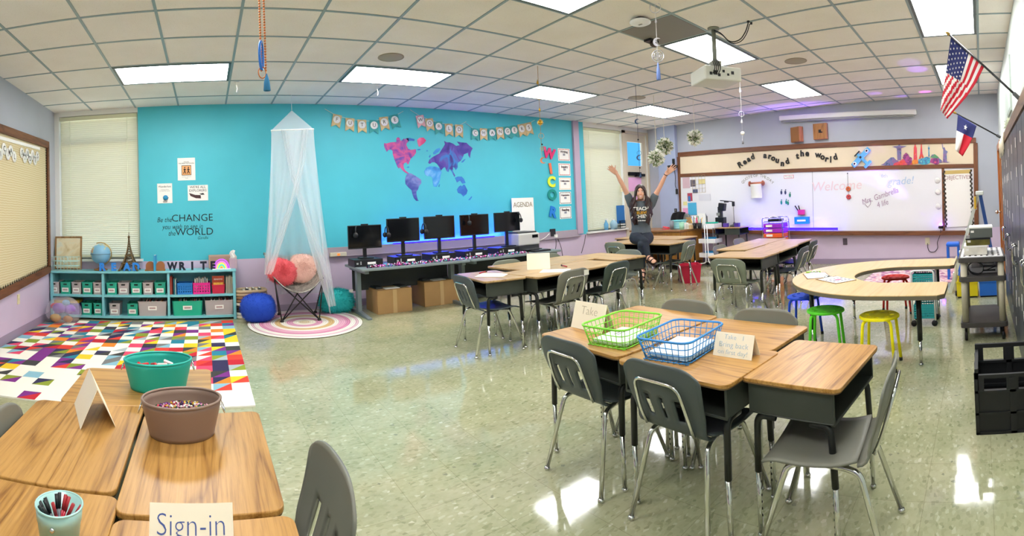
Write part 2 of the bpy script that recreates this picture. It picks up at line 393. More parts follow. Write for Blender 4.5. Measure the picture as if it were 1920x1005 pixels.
def make_chair(label):
    t = thing('school_chair', label, 'chair')
    # seat: saddle-shaped
    def width(v): return .2 - .03*max(0, (v-.55))
    def seat(u, v):
        x = (u-.5)*2; w = .205-.022*v
        a = x*w; y = .215-.36*v
        z = .405+.012*x*x-.012*math.sin(PI*v)-.022*max(0, 1-v*5)**2+.02*max(0, v-.8)*5*.6
        return (a*(1-.08*(1-v)**4*abs(x)), y, z)
    b = MB(); b.grid(seat, 14, 12); b.build('seat', m_char, t, solid=.009, offset=0, subsurf=0)
    # back: from seat rear upward, with three slots
    nu, nv = 21, 20
    def back(u, v):
        x = (u-.5)*2
        if v < .2:
            k = v/.2; y = -.145-.058*math.sin(k*PI/2); z = .412+.055*(1-math.cos(k*PI/2)); w = .183+.0*k
        else:
            k = (v-.2)/.8; y = -.203-.075*k-.012*math.sin(k*PI); z = .467+.262*k; w = .183+.025*math.sin(min(1, k*1.2)*PI/2)-.012*max(0, k-.8)*5
        rr = max(0, (v-.72)/.28); z -= .034*rr*rr*abs(x)**5; w2 = w*(1-.05*rr**3)
        y += .022*x*x*min(1, v*3)
        return (x*w2, y, z)
    vs = [back(i/nu, j/nv) for i in range(nu+1) for j in range(nv+1)]
    fs = []
    for i in range(nu):
        for j in range(nv):
            if 5 <= j <= 10 and i in (5, 6, 10, 14, 15): continue
            fs.append((i*(nv+1)+j, (i+1)*(nv+1)+j, (i+1)*(nv+1)+j+1, i*(nv+1)+j+1))
    b = MB(); b.add(vs, fs, True); b.build('backrest', m_char, t, solid=.009, offset=0)
    # chrome hoop behind the back
    b = MB(); pts = fillet([(-.128, -.2, .43), (-.132, -.232, .5), (-.118, -.282, .655), (.118, -.282, .655), (.132, -.232, .5), (.128, -.2, .43)], .05, 5)
    b.tube(pts, .0075, 8); b.build('back_frame', m_chrome, t)
    for sx in (-1, 1):
        for nm, P in (('rear', [(sx*.125, .06, .385), (sx*.145, -.1, .382), (sx*.155, -.15, .37), (sx*.205, -.25, .012)]), ('front', [(sx*.11, -.08, .385), (sx*.14, .09, .382), (sx*.15, .13, .37), (sx*.2, .255, .012)])):
            b = MB(); b.tube(fillet(P, .035, 4), .0115, 8); leg = b.build('leg', m_chrome, t)
            e = P[-1]; b = MB(); b.lathe([(0, 0), (.013, 0), (.017, .006), (.014, .016), (.005, .022), (0, .022)], 12, (e[0], e[1], 0)); b.build('glide', m_chrome, leg)
    b = MB(); b.tube([(-.13, 0, .385), (.13, 0, .385)], .009, 8); b.tube([(-.145, -.1, .383), (.145, -.1, .383)], .009, 8); b.build('seat_brace', m_chrome, t)
    return t
def setmat(root, names, m):
    for ch in root.children:
        if ch.name.split('.')[0] in names:
            ch.material_slots[0].link = 'OBJECT'; ch.material_slots[0].material = m
desk0 = make_desk(); deskP = make_desk(pale=True); used = {'d': 0, 'p': 0, 'c': 0}
def desk(x, y, rz, label, group, scale=(1,1,1), pale=False):
    src, key = (deskP, 'p') if pale else (desk0, 'd')
    if not used[key]:
        used[key] = 1; o = src; o.location = (x, y, 0); o.rotation_euler = (0, 0, R(rz)); o.scale = scale; o['label'] = label; o['group'] = group
    else: o = dup(src, (x, y, 0), R(rz), label, group, scale)
    return o
chair0 = make_chair('')
def chair(x, y, rz, m, label, group='school chairs at the desks', scale=(1,1,1)):
    if not used['c']:
        used['c'] = 1; o = chair0; o.location = (x, y, 0); o.rotation_euler = (0, 0, R(rz)); o.scale = scale; o['label'] = label; o['group'] = group
    else: o = dup(chair0, (x, y, 0), R(rz), label, group, scale)
    setmat(o, ('seat', 'backrest'), m); return o
gF, gL, gR, gW, gS = 'desks of the centre cluster', 'desks of the cluster before the computers', 'desks of the far right cluster', 'desks of the cluster where the woman sits', 'sign-in desks at the lower left'
# centre cluster
desk(1.945, 1.885, -94, 'centre cluster desk under the tent card and green basket', gF, (1.05, 1.0, 1))
desk(1.87, 1.245, -94, 'centre cluster desk under the blue basket and three-line tent card', gF, (.99, 1.0, 1))
desk(2.41, 1.93, 86, 'centre cluster rear desk behind the green basket', gF, (1.13, .98, .996))
desk(2.33, 1.27, 86, 'centre cluster rear desk behind the blue basket', gF, (1.0, .98, .992))
desk(2.0, .737, -4, 'oak desk standing crosswise at the right end of the centre cluster', gF, (.89, .94, .993))
chair(1.87, 1.85, -92, m_char, 'charcoal chair at the left desk in front of the green basket')
chair(1.84, 1.24, -94, m_char, 'charcoal chair in front of the desk with the blue basket')
chair(1.84, .63, 4, m_gry, 'grey chair at the right end desk, seen from its side')
chair(2.42, 1.86, 88, m_gry, 'grey chair top showing behind the rear desk beyond the green basket')
chair(2.33, 1.25, 88, m_gry, 'grey chair top showing behind the rear desk beyond the blue basket')
# cluster in front of the computers
kx = (1.1, 1.15, 1.08)
desk(2.74, 4.27, -98, 'leftmost desk of the computer-side cluster with a paper and red pen', gL, (1.2, 1.02, 1.073), True)
desk(3.24, 4.04, 3, 'computer-side cluster desk holding the folded card and a paper', gL, (1.08, 1.3, 1.08), True)
desk(3.90, 4.07, 3, 'computer-side cluster front desk right of the paper-holding desk', gL, (1.08, 1.3, 1.076), True)
desk(3.50, 4.69, 183, 'computer-side cluster rear desk behind the folded card', gL, (1.08, 1.4, 1.074), True)
desk(4.18, 4.75, 183, 'computer-side cluster rear desk nearest the printer', gL, (1.1, 1.4, 1.07), True)
desk(4.68, 4.45, 85, 'rightmost desk of the computer-side cluster', gL, (1.5, 1.15, 1.066), True)
sc = (1.1, 1.1, 1.04)
chair(2.66, 4.2, -94, m_blu, 'slate chair at the left end of the computer-side cluster', scale=sc)
lc = chair(3.3, 3.92, 6, m_gry, 'grey chair seen from behind with a pale label on its back', scale=sc)
b = MB(); b.box(.09, -.299, .655, .155, -.294, .705); lbl = b.build('paper_label', mat('pale sticker', 'D9D6C8', .6), lc); lbl['label'] = 'pale label on the chair back'
chair(3.95, 3.92, 6, m_grn, 'dark green chair at the computer-side cluster', scale=sc)
chair(4.78, 4.42, 90, m_olv, 'olive chair at the right end of the computer-side cluster, facing it', scale=sc)
chair(3.5, 4.76, 183, m_olv, 'chair top behind the folded card desk, before the computer table', scale=sc)
chair(4.25, 4.86, 183, m_olv, 'chair top behind the computer-side cluster near the printer', scale=sc)
# cluster where the woman sits
desk(6.38, 5.45, -90, 'desk left of the seated woman', gW, (1.2, 1.5, 1.11), True)
desk(6.38, 4.78, -90, 'desk right of the seated woman with a chair at its end', gW, (1.08, 1.5, 1.106), True)
desk(7.25, 6.0, 90, 'desk behind the seated woman', gW, (1.3, 1.5, 1.102), True)
desk(7.25, 5.26, 90, 'desk between the seated woman and the wooden teacher desk', gW, (1.1, 1.5, 1.098), True)
chair(6.25, 5.52, -90, m_olv, 'chair top at the desk left of the seated woman', scale=sc)
chair(6.4, 4.62, 8, m_olv, 'olive chair right of the seated woman, seen from the side', scale=sc)
# far right cluster
desk(5.36, 2.82, -88, 'far right cluster front desk with the olive chair', gR, (1.2, 1.25, 1.04), True)
desk(6.22, 3.28, 183, 'far right cluster left desk nearest the front desk', gR, (1.4, 1.0, 1.04), True)
desk(7.07, 3.36, 183, 'far right cluster left desk nearest the colourful drawers', gR, (1.3, 1.1, 1.036), True)
desk(6.08, 2.76, 4, 'far right cluster right desk nearest the front desk', gR, (1.35, 1.1, 1.033), True)
desk(6.92, 2.86, 4, 'far right cluster right desk nearest the whiteboard', gR, (1.35, 1.1, 1.03), True)
s2 = (1.1, 1.1, .96)
chair(5.17, 2.80, -90, m_olv, 'olive chair seen squarely from behind at the far right cluster', scale=s2)
chair(6.1, 2.6, 4, m_blu, 'slate chair at the right side of the far right cluster, nearer one', scale=s2)
chair(6.88, 2.74, 4, m_grn, 'dark chair at the right side of the far right cluster, farther one', scale=s2)
chair(6.35, 3.46, 184, m_gry, 'grey chair top at the left side of the far right cluster beside the white cart', scale=s2)
chair(7.4, 3.7, 184, m_gry, 'grey chair top at the far left side of the far right cluster', scale=s2)
# sign-in desks
desk(-.475, 1.63, -90, 'sign-in desk holding the blank tent card', gS, (1.02, .95, 1))
desk(-.035, 1.55, 90, 'sign-in desk holding the brown bucket', gS, (1.05, .93, 1))
desk(-.3, 2.18, 180, 'sign-in desk holding the turquoise tub by the patterned rug', gS, (1.0, 1.05, 1))
desk(-.46, 1.0, -90, 'sign-in desk holding the pale bucket of pens', gS, (1.02, .95, .995))
desk(-.025, .91, 90, 'sign-in desk holding the Sign-in card', gS, (1.0, .95, .995))
chair(.06, 1.3, 92, m_gry, 'grey chair at the right side of the sign-in desks')
chair(-.46, 1.58, -90, m_gry, 'grey chair back peeking in at the left edge beside the sign-in desks')
# ------------------------------------------------------------------ things on the walls
def poly3(b, pts, off, smooth=False):
    """extrude a planar 3D outline by the vector off"""
    n = len(pts); o = Vector(off); P = [Vector(p) for p in pts]
    b.add(P+[p+o for p in P], [list(range(n)), list(range(2*n-1, n-1, -1))]+[((i+1) % n, i, i+n, (i+1) % n+n) for i in range(n)], smooth); return b
def gbox(b, p0, p1, up, nrm, w, t):
    """bar from p0 to p1, width w along up, thickness t along nrm (both centred on the line / starting at it)"""
    u = Vector(up)*w/2; k = Vector(nrm)*t; p0 = Vector(p0); p1 = Vector(p1)
    return poly3(b, [p0-u, p1-u, p1+u, p0+u], k)
def YW(px, py, off=.0): return Yp(px, py, YT-off)
def XW(px, py, off=.0): return Xp(px, py, XB-off)
def flatY(b, pxs, off=.004, t=.003):     # outline on the turquoise wall given in photograph pixels
    return poly3(b, [YW(x, y, off) for x, y in pxs], (0, t, 0))
def flatX(b, pxs, off=.004, t=.003):
    return poly3(b, [XW(x, y, off) for x, y in pxs], (t, 0, 0))
white = mat('white paper', 'F2F0EA', .7); black = mat('black ink', '121216', .6); grey = mat('mid grey plastic', '8B8B88', .5)
cream = mat('cream paper', 'EFE6CF', .8); walnut = woodmat('brown stained trim', '7A4A2C', '6B3F26', '4E2C1A', axis=1, rough=.45, rnd=False)
walnut_x = woodmat('brown stained trim along x', '7A4A2C', '6B3F26', '4E2C1A', axis=0, rough=.45, rnd=False)
walnut_z = woodmat('brown stained trim upright', '7F4F2E', '6F4328', '52301C', axis=2, rough=.45, rnd=False)
# --- windows with blinds
def blindmat():
    m = D.materials.new('translucent cream blind slat'); m.use_nodes = True; nt = m.node_tree; b = nt.nodes['Principled BSDF']
    b.inputs['Base Color'].default_value = (*srgb('E9E4CE'), 1); b.inputs['Roughness'].default_value = .4
    tr = nt.nodes.new('ShaderNodeBsdfTranslucent'); tr.inputs[0].default_value = (*srgb('E6E2C4'), 1)
    mx = nt.nodes.new('ShaderNodeMixShader'); mx.inputs[0].default_value = .3
    nt.links.new(b.outputs[0], mx.inputs[1]); nt.links.new(tr.outputs[0], mx.inputs[2]); nt.links.new(mx.outputs[0], nt.nodes['Material Output'].inputs[0]); return m
m_blind = blindmat(); m_alu = mat('window aluminium', 'B9BDB0', .4, .3); m_cream = mat('cream window paint', 'D8D8B8', .5)
m_glass = mat('window glass', 'F4FBFF', .02, trans=1.0, ior=1.02)
for k, (x0, x1, z0, z1) in enumerate(WIN):
    w = thing('window_%d' % (k+1), ['left window behind the globe with closed blinds', 'right window beside the exit door with closed blinds'][k], 'window', ((x0+x1)/2, YT, z0)); w['kind'] = 'structure'; del w['label']; del w['category']
    h, W2 = z1-z0, (x1-x0)/2
    b = MB()
    for q in ((-W2, 0, -W2+.05, h), (W2-.05, 0, W2, h), (-W2+.05, 0, W2-.05, .05), (-W2+.05, h-.05, W2-.05, h), (-W2+.05, h*.8-.03, W2-.05, h*.8+.03)): b.box(q[0], .11, q[1], q[2], .17, q[3])
    b.build('window_frame', m_alu, w)
    b = MB(); b.box(-W2+.05, .137, .05, W2-.05, .141, h*.8-.03); b.box(-W2+.05, .137, h*.8+.03, W2-.05, .141, h-.05); b.build('window_pane', m_glass, w)
    b = MB(); b.box(-W2-.04, -.06, -.035, W2+.04, .11, 0); b.build('window_sill', m_white, w)
    t = thing('window_blind', ['closed cream blind in the window behind the globe', 'closed cream blind in the window beside the exit door'][k], 'blind', ((x0+x1)/2, YT+.035, z0+.03), 0, 'window blinds')
    b = MB(); b.box(-W2+.015, -.025, h-.1, W2-.015, .025, h-.04); b.build('headrail', m_cream, t)
    b = MB(); n_ = 70
    for i in range(n_):
        z = .03+(h-.15)*i/(n_-1); tilt = R(62); dy, dz = .0165*math.cos(tilt), .0165*math.sin(tilt)
        b.add([(-W2+.02, -dy, z+dz), (W2-.02, -dy, z+dz), (W2-.02, .002, z+.003), (-W2+.02, .002, z+.003), (W2-.02, dy, z-dz), (-W2+.02, dy, z-dz)], [(0, 1, 2, 3), (3, 2, 4, 5)])
    b.build('slats', m_blind, t)
    b = MB(); b.box(-W2+.02, -.012, 0, W2-.02, .012, .018); b.build('bottom_rail', m_cream, t)
    for fx in (-.72, .72):
        b = MB(); b.tube([(W2*fx, -.022, .02), (W2*fx, -.022, h-.08)], .0025, 5); b.build('ladder_cord', m_cream, t)
# --- exit door in the corner with high pane, pink papers
dr = thing('door_1', '', '', (DOOR[0], YT+.04, 0)); del dr['label']; del dr['category']; dr['kind'] = 'structure'
dw, dh = DOOR[1]-DOOR[0], DOOR[3]
m_door = mat('beige door paint', 'D3C8B4', .5)
b = MB(); 
for q in ((0, 0, .12, dh), (dw-.12, 0, dw, dh), (.12, 0, dw-.12, 2.25), (.12, 2.8, dw-.12, dh)): b.box(q[0], 0, q[1], q[2], .045, q[3])
b.build('door_leaf', m_door, dr)
b = MB(); b.box(.12, .018, 2.25, dw-.12, .024, 2.8); b.build('door_pane', m_glass, dr)
b = MB(); b.box(.1, -.05, 2.02, dw-.25, 0, 2.1); b.box(dw-.45, -.09, 2.0, dw-.16, 0, 2.06); b.build('door_closer', mat('black metal', '1A1A1C', .4, .3), dr)
b = MB(); b.cyl((dw-.07, 0, 1.0), (dw-.07, -.06, 1.0), .012, 10); b.sphere((dw-.07, -.07, 1.0), .03, 10); b.build('door_handle', m_chrome, dr)
b = MB(); b.box(DOOR[0]-.1, YT-.02, 0, DOOR[0], YT, dh+.06); b.box(DOOR[0]-.1, YT-.02, dh, 9.25, YT, dh+.06); b.box(DOOR[1], YT-.02, 0, 9.25, YT, dh); struct(b.build('trim_3', m_door))
pink = mat('pink paper', 'F0B6E0', .7)
for k, (z0, z1) in enumerate(((1.66, 1.98), (1.15, 1.55))):
    b = MB(); b.box(8.52, YT+.034, z0, 8.98, YT+.039, z1); tag(b.build('paper', pink), ['upper pink paper on the exit door', 'lower pink paper on the exit door behind the woman'][k], 'paper', 'pink papers on the exit door')
b = MB(); b.box(8.02, YT-.012, .95, 8.28, YT-.005, 1.35); tag(b.build('poster', mat('blue poster', '2C6FB0', .6)), 'blue poster beside the exit door behind the woman', 'poster')
# --- moulding below the turquoise paint, right of the canopy
zm = .5*(YW(640, 466).z+YW(1080, 428).z); zl_ = zm-.13
xl_, xr_ = YW(607, 470).x, YW(1084, 435).x
b = MB(); b.box(xl_, YT-.035, zl_, xr_, YT, zm); b.box(xl_, YT-.05, zl_-.012, xr_, YT, zl_); struct(b.build('trim_4', mat('lilac grey ledge paint', 'A99CA6', .4)))
# --- posters on the left
def postY(name, label, cat, px, m=white, group=None, off=.006, t=.004):
    (x0, y0, x1, y1) = px; c = YW((x0+x1)/2, (y0+y1)/2, off); w = YW(x1, (y0+y1)/2).x-YW(x0, (y0+y1)/2).x; h = YW((x0+x1)/2, y0).z-YW((x0+x1)/2, y1).z
    th = thing(name, label, cat, c, 0, group)
    b = MB(); b.box(-w/2, 0, -h/2, w/2, t, h/2); b.build('sheet', m, th); return th, w, h
p, w, h = postY('poster', 'white poster with an orange two-hiker sign and small lettering', 'poster', (333, 296, 366, 338), group='white posters on the turquoise wall')
HK = Matrix.Diagonal((.55, 1, .62, 1)); b = MB(); b.box(-.13, -.002, -.15, .13, 0, .09); b.k = 1; b.box(-.118, -.003, -.138, .118, -.002, .078); b.mtx(HK)
b.build('hiker_panel', [black, mat('tan orange', 'E8A86C', .6)], p)
b = MB()
for ox in (-.045, .055):
    b.sphere((ox, -.004, .035), .017, 8, (1, .1, 1))
    for P in ([(ox, 0, .01), (ox-.005, 0, -.045)], [(ox-.005, 0, -.045), (ox-.035, 0, -.11)], [(ox, 0, -.045), (ox+.03, 0, -.11)], [(ox, 0, 0), (ox+.035, 0, -.02)], [(ox-.02, 0, .005), (ox-.02, 0, -.03)]): b.tube([(q[0], -.004, q[2]) for q in P], .009, 6)
b.mtx(HK); b.build('hikers', black, p)
text('WE LIKE\nTHE GREAT OUTDOORS', .021, black, p, (0, -.002, .095), FACE_Y); text('and the unknown\nroads', .02, grey, p, (0, -.002, -.125), FACE_Y)
p, w, h = postY('poster', 'white poster with a small blue globe, left of the explorers poster', 'poster', (295, 344, 323, 381), group='white posters on the turquoise wall')
b = MB(); b.lathe([(0, -.003), (.052, -.003), (.052, 0), (0, 0)], 20); b.mtx(Matrix.Translation((0.01, -.004, -.065)) @ Matrix.Rotation(-PI/2, 4, 'X') @ Matrix.Diagonal((.72, .72, 1, 1))); b.build('globe_print', mat('print blue', '2F8FC0', .6), p)
b = MB(); b.tube([(-.02, -.003, -.105), (.03, -.003, -.115), (.053, -.003, -.06)], .003, 6); b.box(-.03, -.003, -.13, .035, 0, -.122); b.build('globe_stand_print', black, p)
text('Wanderlust', .04, black, p, (0, -.002, .1), FACE_Y); text('a strong desire\nto travel the world', .02, grey, p, (0, -.002, .045), FACE_Y)
p, w, h = postY('poster', "white poster reading WE'RE ALL EXPLORERS above a canoe", 'poster', (352, 347, 390, 376), group='white posters on the turquoise wall')
text("WE'RE ALL\nEXPLORERS", .05, black, p, (0, -.002, .058), FACE_Y)
b = MB(); poly3(b, [(-.13, -.003, -.0), (-.04, -.003, -.03), (.04, -.003, -.035), (.045, -.003, -.085), (-.03, -.003, -.08), (-.11, -.003, -.045)], (0, .002, 0)); b.build('canoe_print', mat('canoe brown', '4A3030', .6), p)
b = MB(); poly3(b, [(.02, -.003, -.015), (.08, -.003, -.005), (.1, -.003, -.03), (.05, -.003, -.03)], (0, .002, 0)); b.build('cap_print', black, p)
# quote lettering
q0 = YW(346, 425, .004); q = thing('wall_lettering', 'black lettering Be the CHANGE you wish to see in the WORLD', 'lettering', q0)
def qt(s, px, py, size, sh=0., sx=1.):
    c = YW(px, py, .004)-q0; text(s, size, black, q, (c.x, 0, c.z), FACE_Y, shear=sh, sx=sx, bold=-.001)
qt('Be the', 308, 412.5, .105, .25, .8); qt('CHANGE', 360.5, 409, .15); qt('you wish to see in', 342, 425, .105, .3, .78); qt('the', 322, 438, .105, .25, .8); qt('WORLD', 364.5, 435, .15, 0, 1.02); qt('Gandhi', 380, 446, .065, .3, .85)
# --- world map decal
def wcmat(name, cols, scale=3.6):
    n = NT(name, .6); v = n.mapping(); a = n.noise(v, scale, 3, .55, .8); c = n.ramp(a.outputs['Fac'], [(.3+.4*i/(len(cols)-1), c) for i, c in enumerate(cols)]); n.color(c); return n.m
wm0 = YW(803, 315, .004); wmap = thing('world_map_decal', 'purple and blue watercolour world map decal on the turquoise wall', 'wall decal', wm0)
mapm = {'a': wcmat('watercolour pink purple', ['4B2A77', '7B3FA0', 'D2568F', '6A4AA8', '2C62A8']), 'g': wcmat('watercolour magenta', ['C2326F', 'D94C86', 'E88AB0']), 's': wcmat('watercolour violet blue', ['2B3C8E', '4A57A8', '7A86C8', 'C15C9A']),
 'f': wcmat('watercolour sky blue', ['2A6FC8', '3F9BE0', '8CC4F0']), 'e': wcmat('watercolour deep violet', ['2A2370', '43309A', '5C46A6', '2E7FCC', '3A2C86']), 'o': wcmat('watercolour blue', ['2458B0', '2F7BCB', '3B5FBA'])}
def cont(name, mk, pts):
    b = MB(); poly3(b, [Vector(YW(700+x/6.7, 240+y/6.7, .004))-wm0 for x, y in pts], (0, .003, 0)); b.build(name, mapm[mk], wmap)
cont('north_america', 'a', [(135,190),(165,195),(215,180),(290,175),(290,130),(310,115),(330,125),(345,165),(385,130),(405,150),(410,130),(440,125),(445,165),(420,190),(415,215),(440,260),(475,275),(535,265),(537,310),(515,345),(470,385),(455,420),(440,458),(425,450),(420,432),(390,440),(378,465),(385,505),(405,535),(450,570),(440,578),(400,560),(365,530),(335,490),(325,510),(305,490),(290,455),(262,385),(245,330),(243,290),(225,270),(190,275),(170,300),(150,262),(135,225)])
cont('greenland', 'g', [(550,150),(580,122),(630,120),(665,155),(640,190),(605,215),(575,238),(560,205)])
cont('south_america', 's', [(430,575),(470,568),(510,590),(560,620),(600,650),(605,690),(575,730),(560,775),(540,800),(545,850),(560,905),(575,915),(540,915),(510,880),(495,840),(480,780),(440,745),(405,705),(400,650),(412,600)])
cont('africa', 'f', [(640,545),(665,500),(710,480),(780,485),(830,500),(860,560),(850,580),(840,640),(825,690),(795,740),(755,735),(748,690),(740,625),(715,605),(680,605),(650,585)])
cont('eurasia', 'e', [(690,440),(705,395),(745,365),(790,340),(830,320),(850,285),(880,240),(900,205),(890,160),(920,180),(960,180),(1000,195),(1040,225),(1085,215),(1050,170),(1100,180),(1170,185),(1200,215),(1248,255),(1225,300),(1215,380),(1195,345),(1190,310),(1140,330),(1120,380),(1100,410),(1060,440),(1060,500),(1035,530),(1020,500),(1000,490),(1000,540),(1030,600),(1018,615),(990,555),(960,510),(945,555),(925,545),(900,490),(880,500),(862,520),(850,535),(830,490),(800,450),(770,430),(740,430),(710,450)])
cont('scandinavia', 'f', [(750,310),(790,265),(830,248),(845,270),(820,300),(780,328),(755,332)])
cont('australia', 'o', [(1050,775),(1075,735),(1100,720),(1115,735),(1130,712),(1150,715),(1165,745),(1185,785),(1170,830),(1130,862),(1105,825),(1065,815)])
for nm, pts in (('arctic_islands', [(410,130),(460,125),(520,140),(515,165),(480,160),(440,165)]), ('newfoundland', [(540,270),(580,262),(600,272),(570,280)]), ('japan', [(1110,420),(1140,395),(1160,390),(1130,430),(1105,435)]), ('indonesia', [(1025,625),(1060,610),(1110,610),(1140,640),(1160,690),(1120,700),(1090,660),(1050,685)]), ('new_zealand', [(1190,905),(1215,880),(1235,855),(1240,870),(1215,905)]), ('iceland', [(665,295),(675,275),(688,292)]), ('britain', [(698,360),(715,335),(722,352),(708,375)]), ('madagascar', [(818,735),(828,708),(838,705),(828,742)]), ('cuba', [(415,495),(440,482),(455,492),(440,502)])):
    cont(nm, 'o', pts)
# --- pennant banner
pn_g = mat('gold and cream pennant', 'C7B083', .6, noise=.25, nscale=14); pn_t = mat('teal pennant', '3C9C9C', .6, noise=.2, nscale=12); pn_p = mat('pink floral pennant', 'D9A7AE', .6, noise=.3, nscale=14)
words = [('FUTURE', [(631,227,12),(656,234,4),(679,237,0),(701.5,238,2),(721,232,-8),(741,228,-14)], 17), ('WORLD', [(789,228,-10),(806,234,-8),(823,240,-6),(842,244,-2),(861,246,2)], 15), ('CHANGERS', [(891,252,4),(907,252,0),(923,252,-3),(938,250,-5),(952,249,-6),(965,247,-8),(979,244.5,-12),(992,242,-14)], 13.5)]
bcols = [pn_g, pn_g, pn_g, pn_t, pn_g, pn_t, pn_p, pn_g, pn_t, pn_g, pn_g, pn_t, pn_g, pn_t, pn_g, pn_t, pn_t, pn_g, pn_g]
idx = 0; ordn = ['first', 'second', 'third', 'fourth', 'fifth', 'sixth', 'seventh', 'eighth']
strings = []
for word, pos, wpx in words:
    sp = []
    for i, (px, py, an) in enumerate(pos):
        c = YW(px, py, .022); wd = (YW(px+wpx/2, py).x-YW(px-wpx/2, py).x)*.98; ht = wd*1.45
        t = thing('pennant', 'banner pennant with letter %s, %s of the word %s' % (word[i], ordn[i], word), 'banner pennant', c, rot=(0, R(an), 0), group='letter pennants on the turquoise wall')
        b = MB(); poly3(b, [(-wd/2, 0, ht/2), (wd/2, 0, ht/2), (wd/2, 0, -ht/2), (0, 0, -ht*.28), (-wd/2, 0, -ht/2)][::-1], (0, .003, 0)); b.build('flag', bcols[idx], t)
        b = MB(); b.lathe([(0, 0), (wd*.41, 0), (wd*.41, .003), (0, .003)], 20); b.mtx(Matrix.Translation((0, -.004, ht*.12)) @ Matrix.Rotation(-PI/2, 4, 'X')); b.build('disc', white, t)
        text(word[i], wd*.55, black, t, (0, -.0055, ht*.12), FACE_Y); sp.append(c+Vector((0, .005, ht*.42))); idx += 1
    a0 = sp[0]+Vector((-.18, 0, .1)); a1 = sp[-1]+Vector((.15, 0, .08))
    b = MB(); b.tube([a0]+sp+[a1], .003, 5); tag(b.build('banner_string', cream), 'thin string holding the %s pennants' % word, 'string', 'banner strings')
# --- letters W I C O R and cards
for ch, px, py, an, col, nm in (('W',1029.5,288.5,-10,'E0206E','hot pink'), ('I',1032.5,317,8,'F07048','orange'), ('C',1034,341.5,-5,'E2EE3A','yellow'), ('O',1035.5,366,0,'128F86','teal'), ('R',1036.5,398.5,-14,'1F7ED6','blue')):
    c = YW(px, py, .02); o = text(ch, .27, mat(nm+' cut letter', col, .5), None, c, (PI/2, R(-an) if 0 else 0, 0), ext=.008, bold=.014, name='wall_letter')
    o.rotation_euler = Matrix.Rotation(R(-an), 3, 'Y').to_4x4().to_3x3().to_4x4().to_euler() if False else (Matrix.Rotation(R(-an), 3, 'Y') @ Matrix.Rotation(PI/2, 3, 'X')).to_euler()
    tag(o, '%s letter %s on the turquoise wall beside the skill cards' % (nm, ch), 'letter', 'colourful letters beside the skill cards')
for i, (s, px, py, mk) in enumerate((('Writing',1057.5,290,'C0303A'), ('Inquiry',1058.5,318,'C0303A'), ('Collaboration',1059.5,344.5,'E8C89A'), ('Organization',1060,371,'23232F'), ('Reading',1060.5,398.5,'23233F'))):
    t, w, h = postY('skill_card', 'white bordered card reading %s' % s, 'card', (px-11, py-11.5, px+11, py+11.5), group='skill cards by the pilaster')
    b = MB(); mm = mat('card border '+mk, mk, .6); q = .018
    for k in range(7):
        f = -w/2+.02+(w-.04)*(k+.25)/7; g = -h/2+.02+(h-.04)*(k+.25)/7; e = (w-.04)/7*.55; e2 = (h-.04)/7*.55
        b.box(f, -.002, h/2-q*1.4, f+e, 0, h/2-q*.6); b.box(f, -.002, -h/2+q*.6, f+e, 0, -h/2+q*1.4); b.box(-w/2+q*.6, -.002, g, -w/2+q*1.4, 0, g+e2); b.box(w/2-q*1.4, -.002, g, w/2-q*.6, 0, g+e2)
    b.build('dashed_border', mm, t); text(s, .062 if len(s) < 9 else .042, mat('card ink', '3A1A22', .6), t, (0, -.002, h*.22), FACE_Y, bold=.002)
    b = MB(); b.box(-.03, -.002, -.02, .03, 0, .02); b.build('card_picture', mat('card picture grey', '8F8F98', .6), t)
# agenda board
t, w, h = postY('agenda_board', 'tall white board with the heading AGENDA behind the printer', 'board', (961.5, 371, 1002, 452), off=.05, t=.012)
text('AGENDA', .13, mat('tan brown letters', '8B7A5B', .6), t, (0, -.002, h/2-.13), FACE_Y, sx=.82)
# --- left wall: social studies bulletin board
Lw = lambda px, py, off=0.: Xp(px, py, XL+off)
tl, bl = Lw(85, 275), Lw(88, 501); sl_t = Lw(0, 247)-tl; sl_b = Lw(0, 546)-bl
tl2 = tl+sl_t*1.9; bl2 = bl+sl_b*1.9
bb = thing('bulletin_board', 'brown-framed tan bulletin board headed SOCIAL STUDIES on the left wall', 'bulletin board', (XL, 0, 0))
def lo(v): return Vector((v.x-XL, v.y, v.z))
n = NT('tan pleated board paper', .8); v = n.mapping(); wv = n.n('TexWave', bands_direction='Z'); wv.inputs['Scale'].default_value = 11; wv.inputs['Distortion'].default_value = 2.5; n.l(v, wv.inputs['Vector'])
n.color(n.ramp(wv.outputs['Fac'], [(0, 'BFA97E'), (.12, 'D3C296'), (1, 'D8CAA2')])); n.bump(wv.outputs['Fac'], .08, .004)
b = MB(); poly3(b, [lo(tl), lo(tl2), lo(bl2), lo(bl)], (.012, 0, 0)); b.build('board_paper', n.m, bb)
b = MB(); gbox(b, lo(tl2)+Vector((0,-.05,.03)), lo(tl)+Vector((0,.07,.03)), (0,0,1), (1,0,0), .1, .04); gbox(b, lo(bl2)-Vector((0,.05,.03)), lo(bl)+Vector((0,.07,-.03)), (0,0,1), (1,0,0), .1, .04); gbox(b, lo(tl)+Vector((0,.035,0)), lo(bl)+Vector((0,.035,0)), (0,1,0), (1,0,0), .07, .04)
b.build('board_frame', walnut, bb)
b = MB()
for (p0, p1, s_) in ((lo(bl2), lo(bl), 1), (lo(bl), lo(tl), 0)):
    m_ = 46
    for k in range(m_):
        a = p0.lerp(p1, k/m_); c = p0.lerp(p1, (k+1)/m_); mid = (a+c)/2+(Vector((0, 0, .06)) if s_ else Vector((0, -.06, 0)))
        b.add([a+Vector((.018,0,0)), c+Vector((.018,0,0)), mid+Vector((.02,0,0))], [(0, 1, 2), (2, 1, 0)])
b.build('scalloped_border', mat('dark scalloped border', '2C2A22', .7), bb)
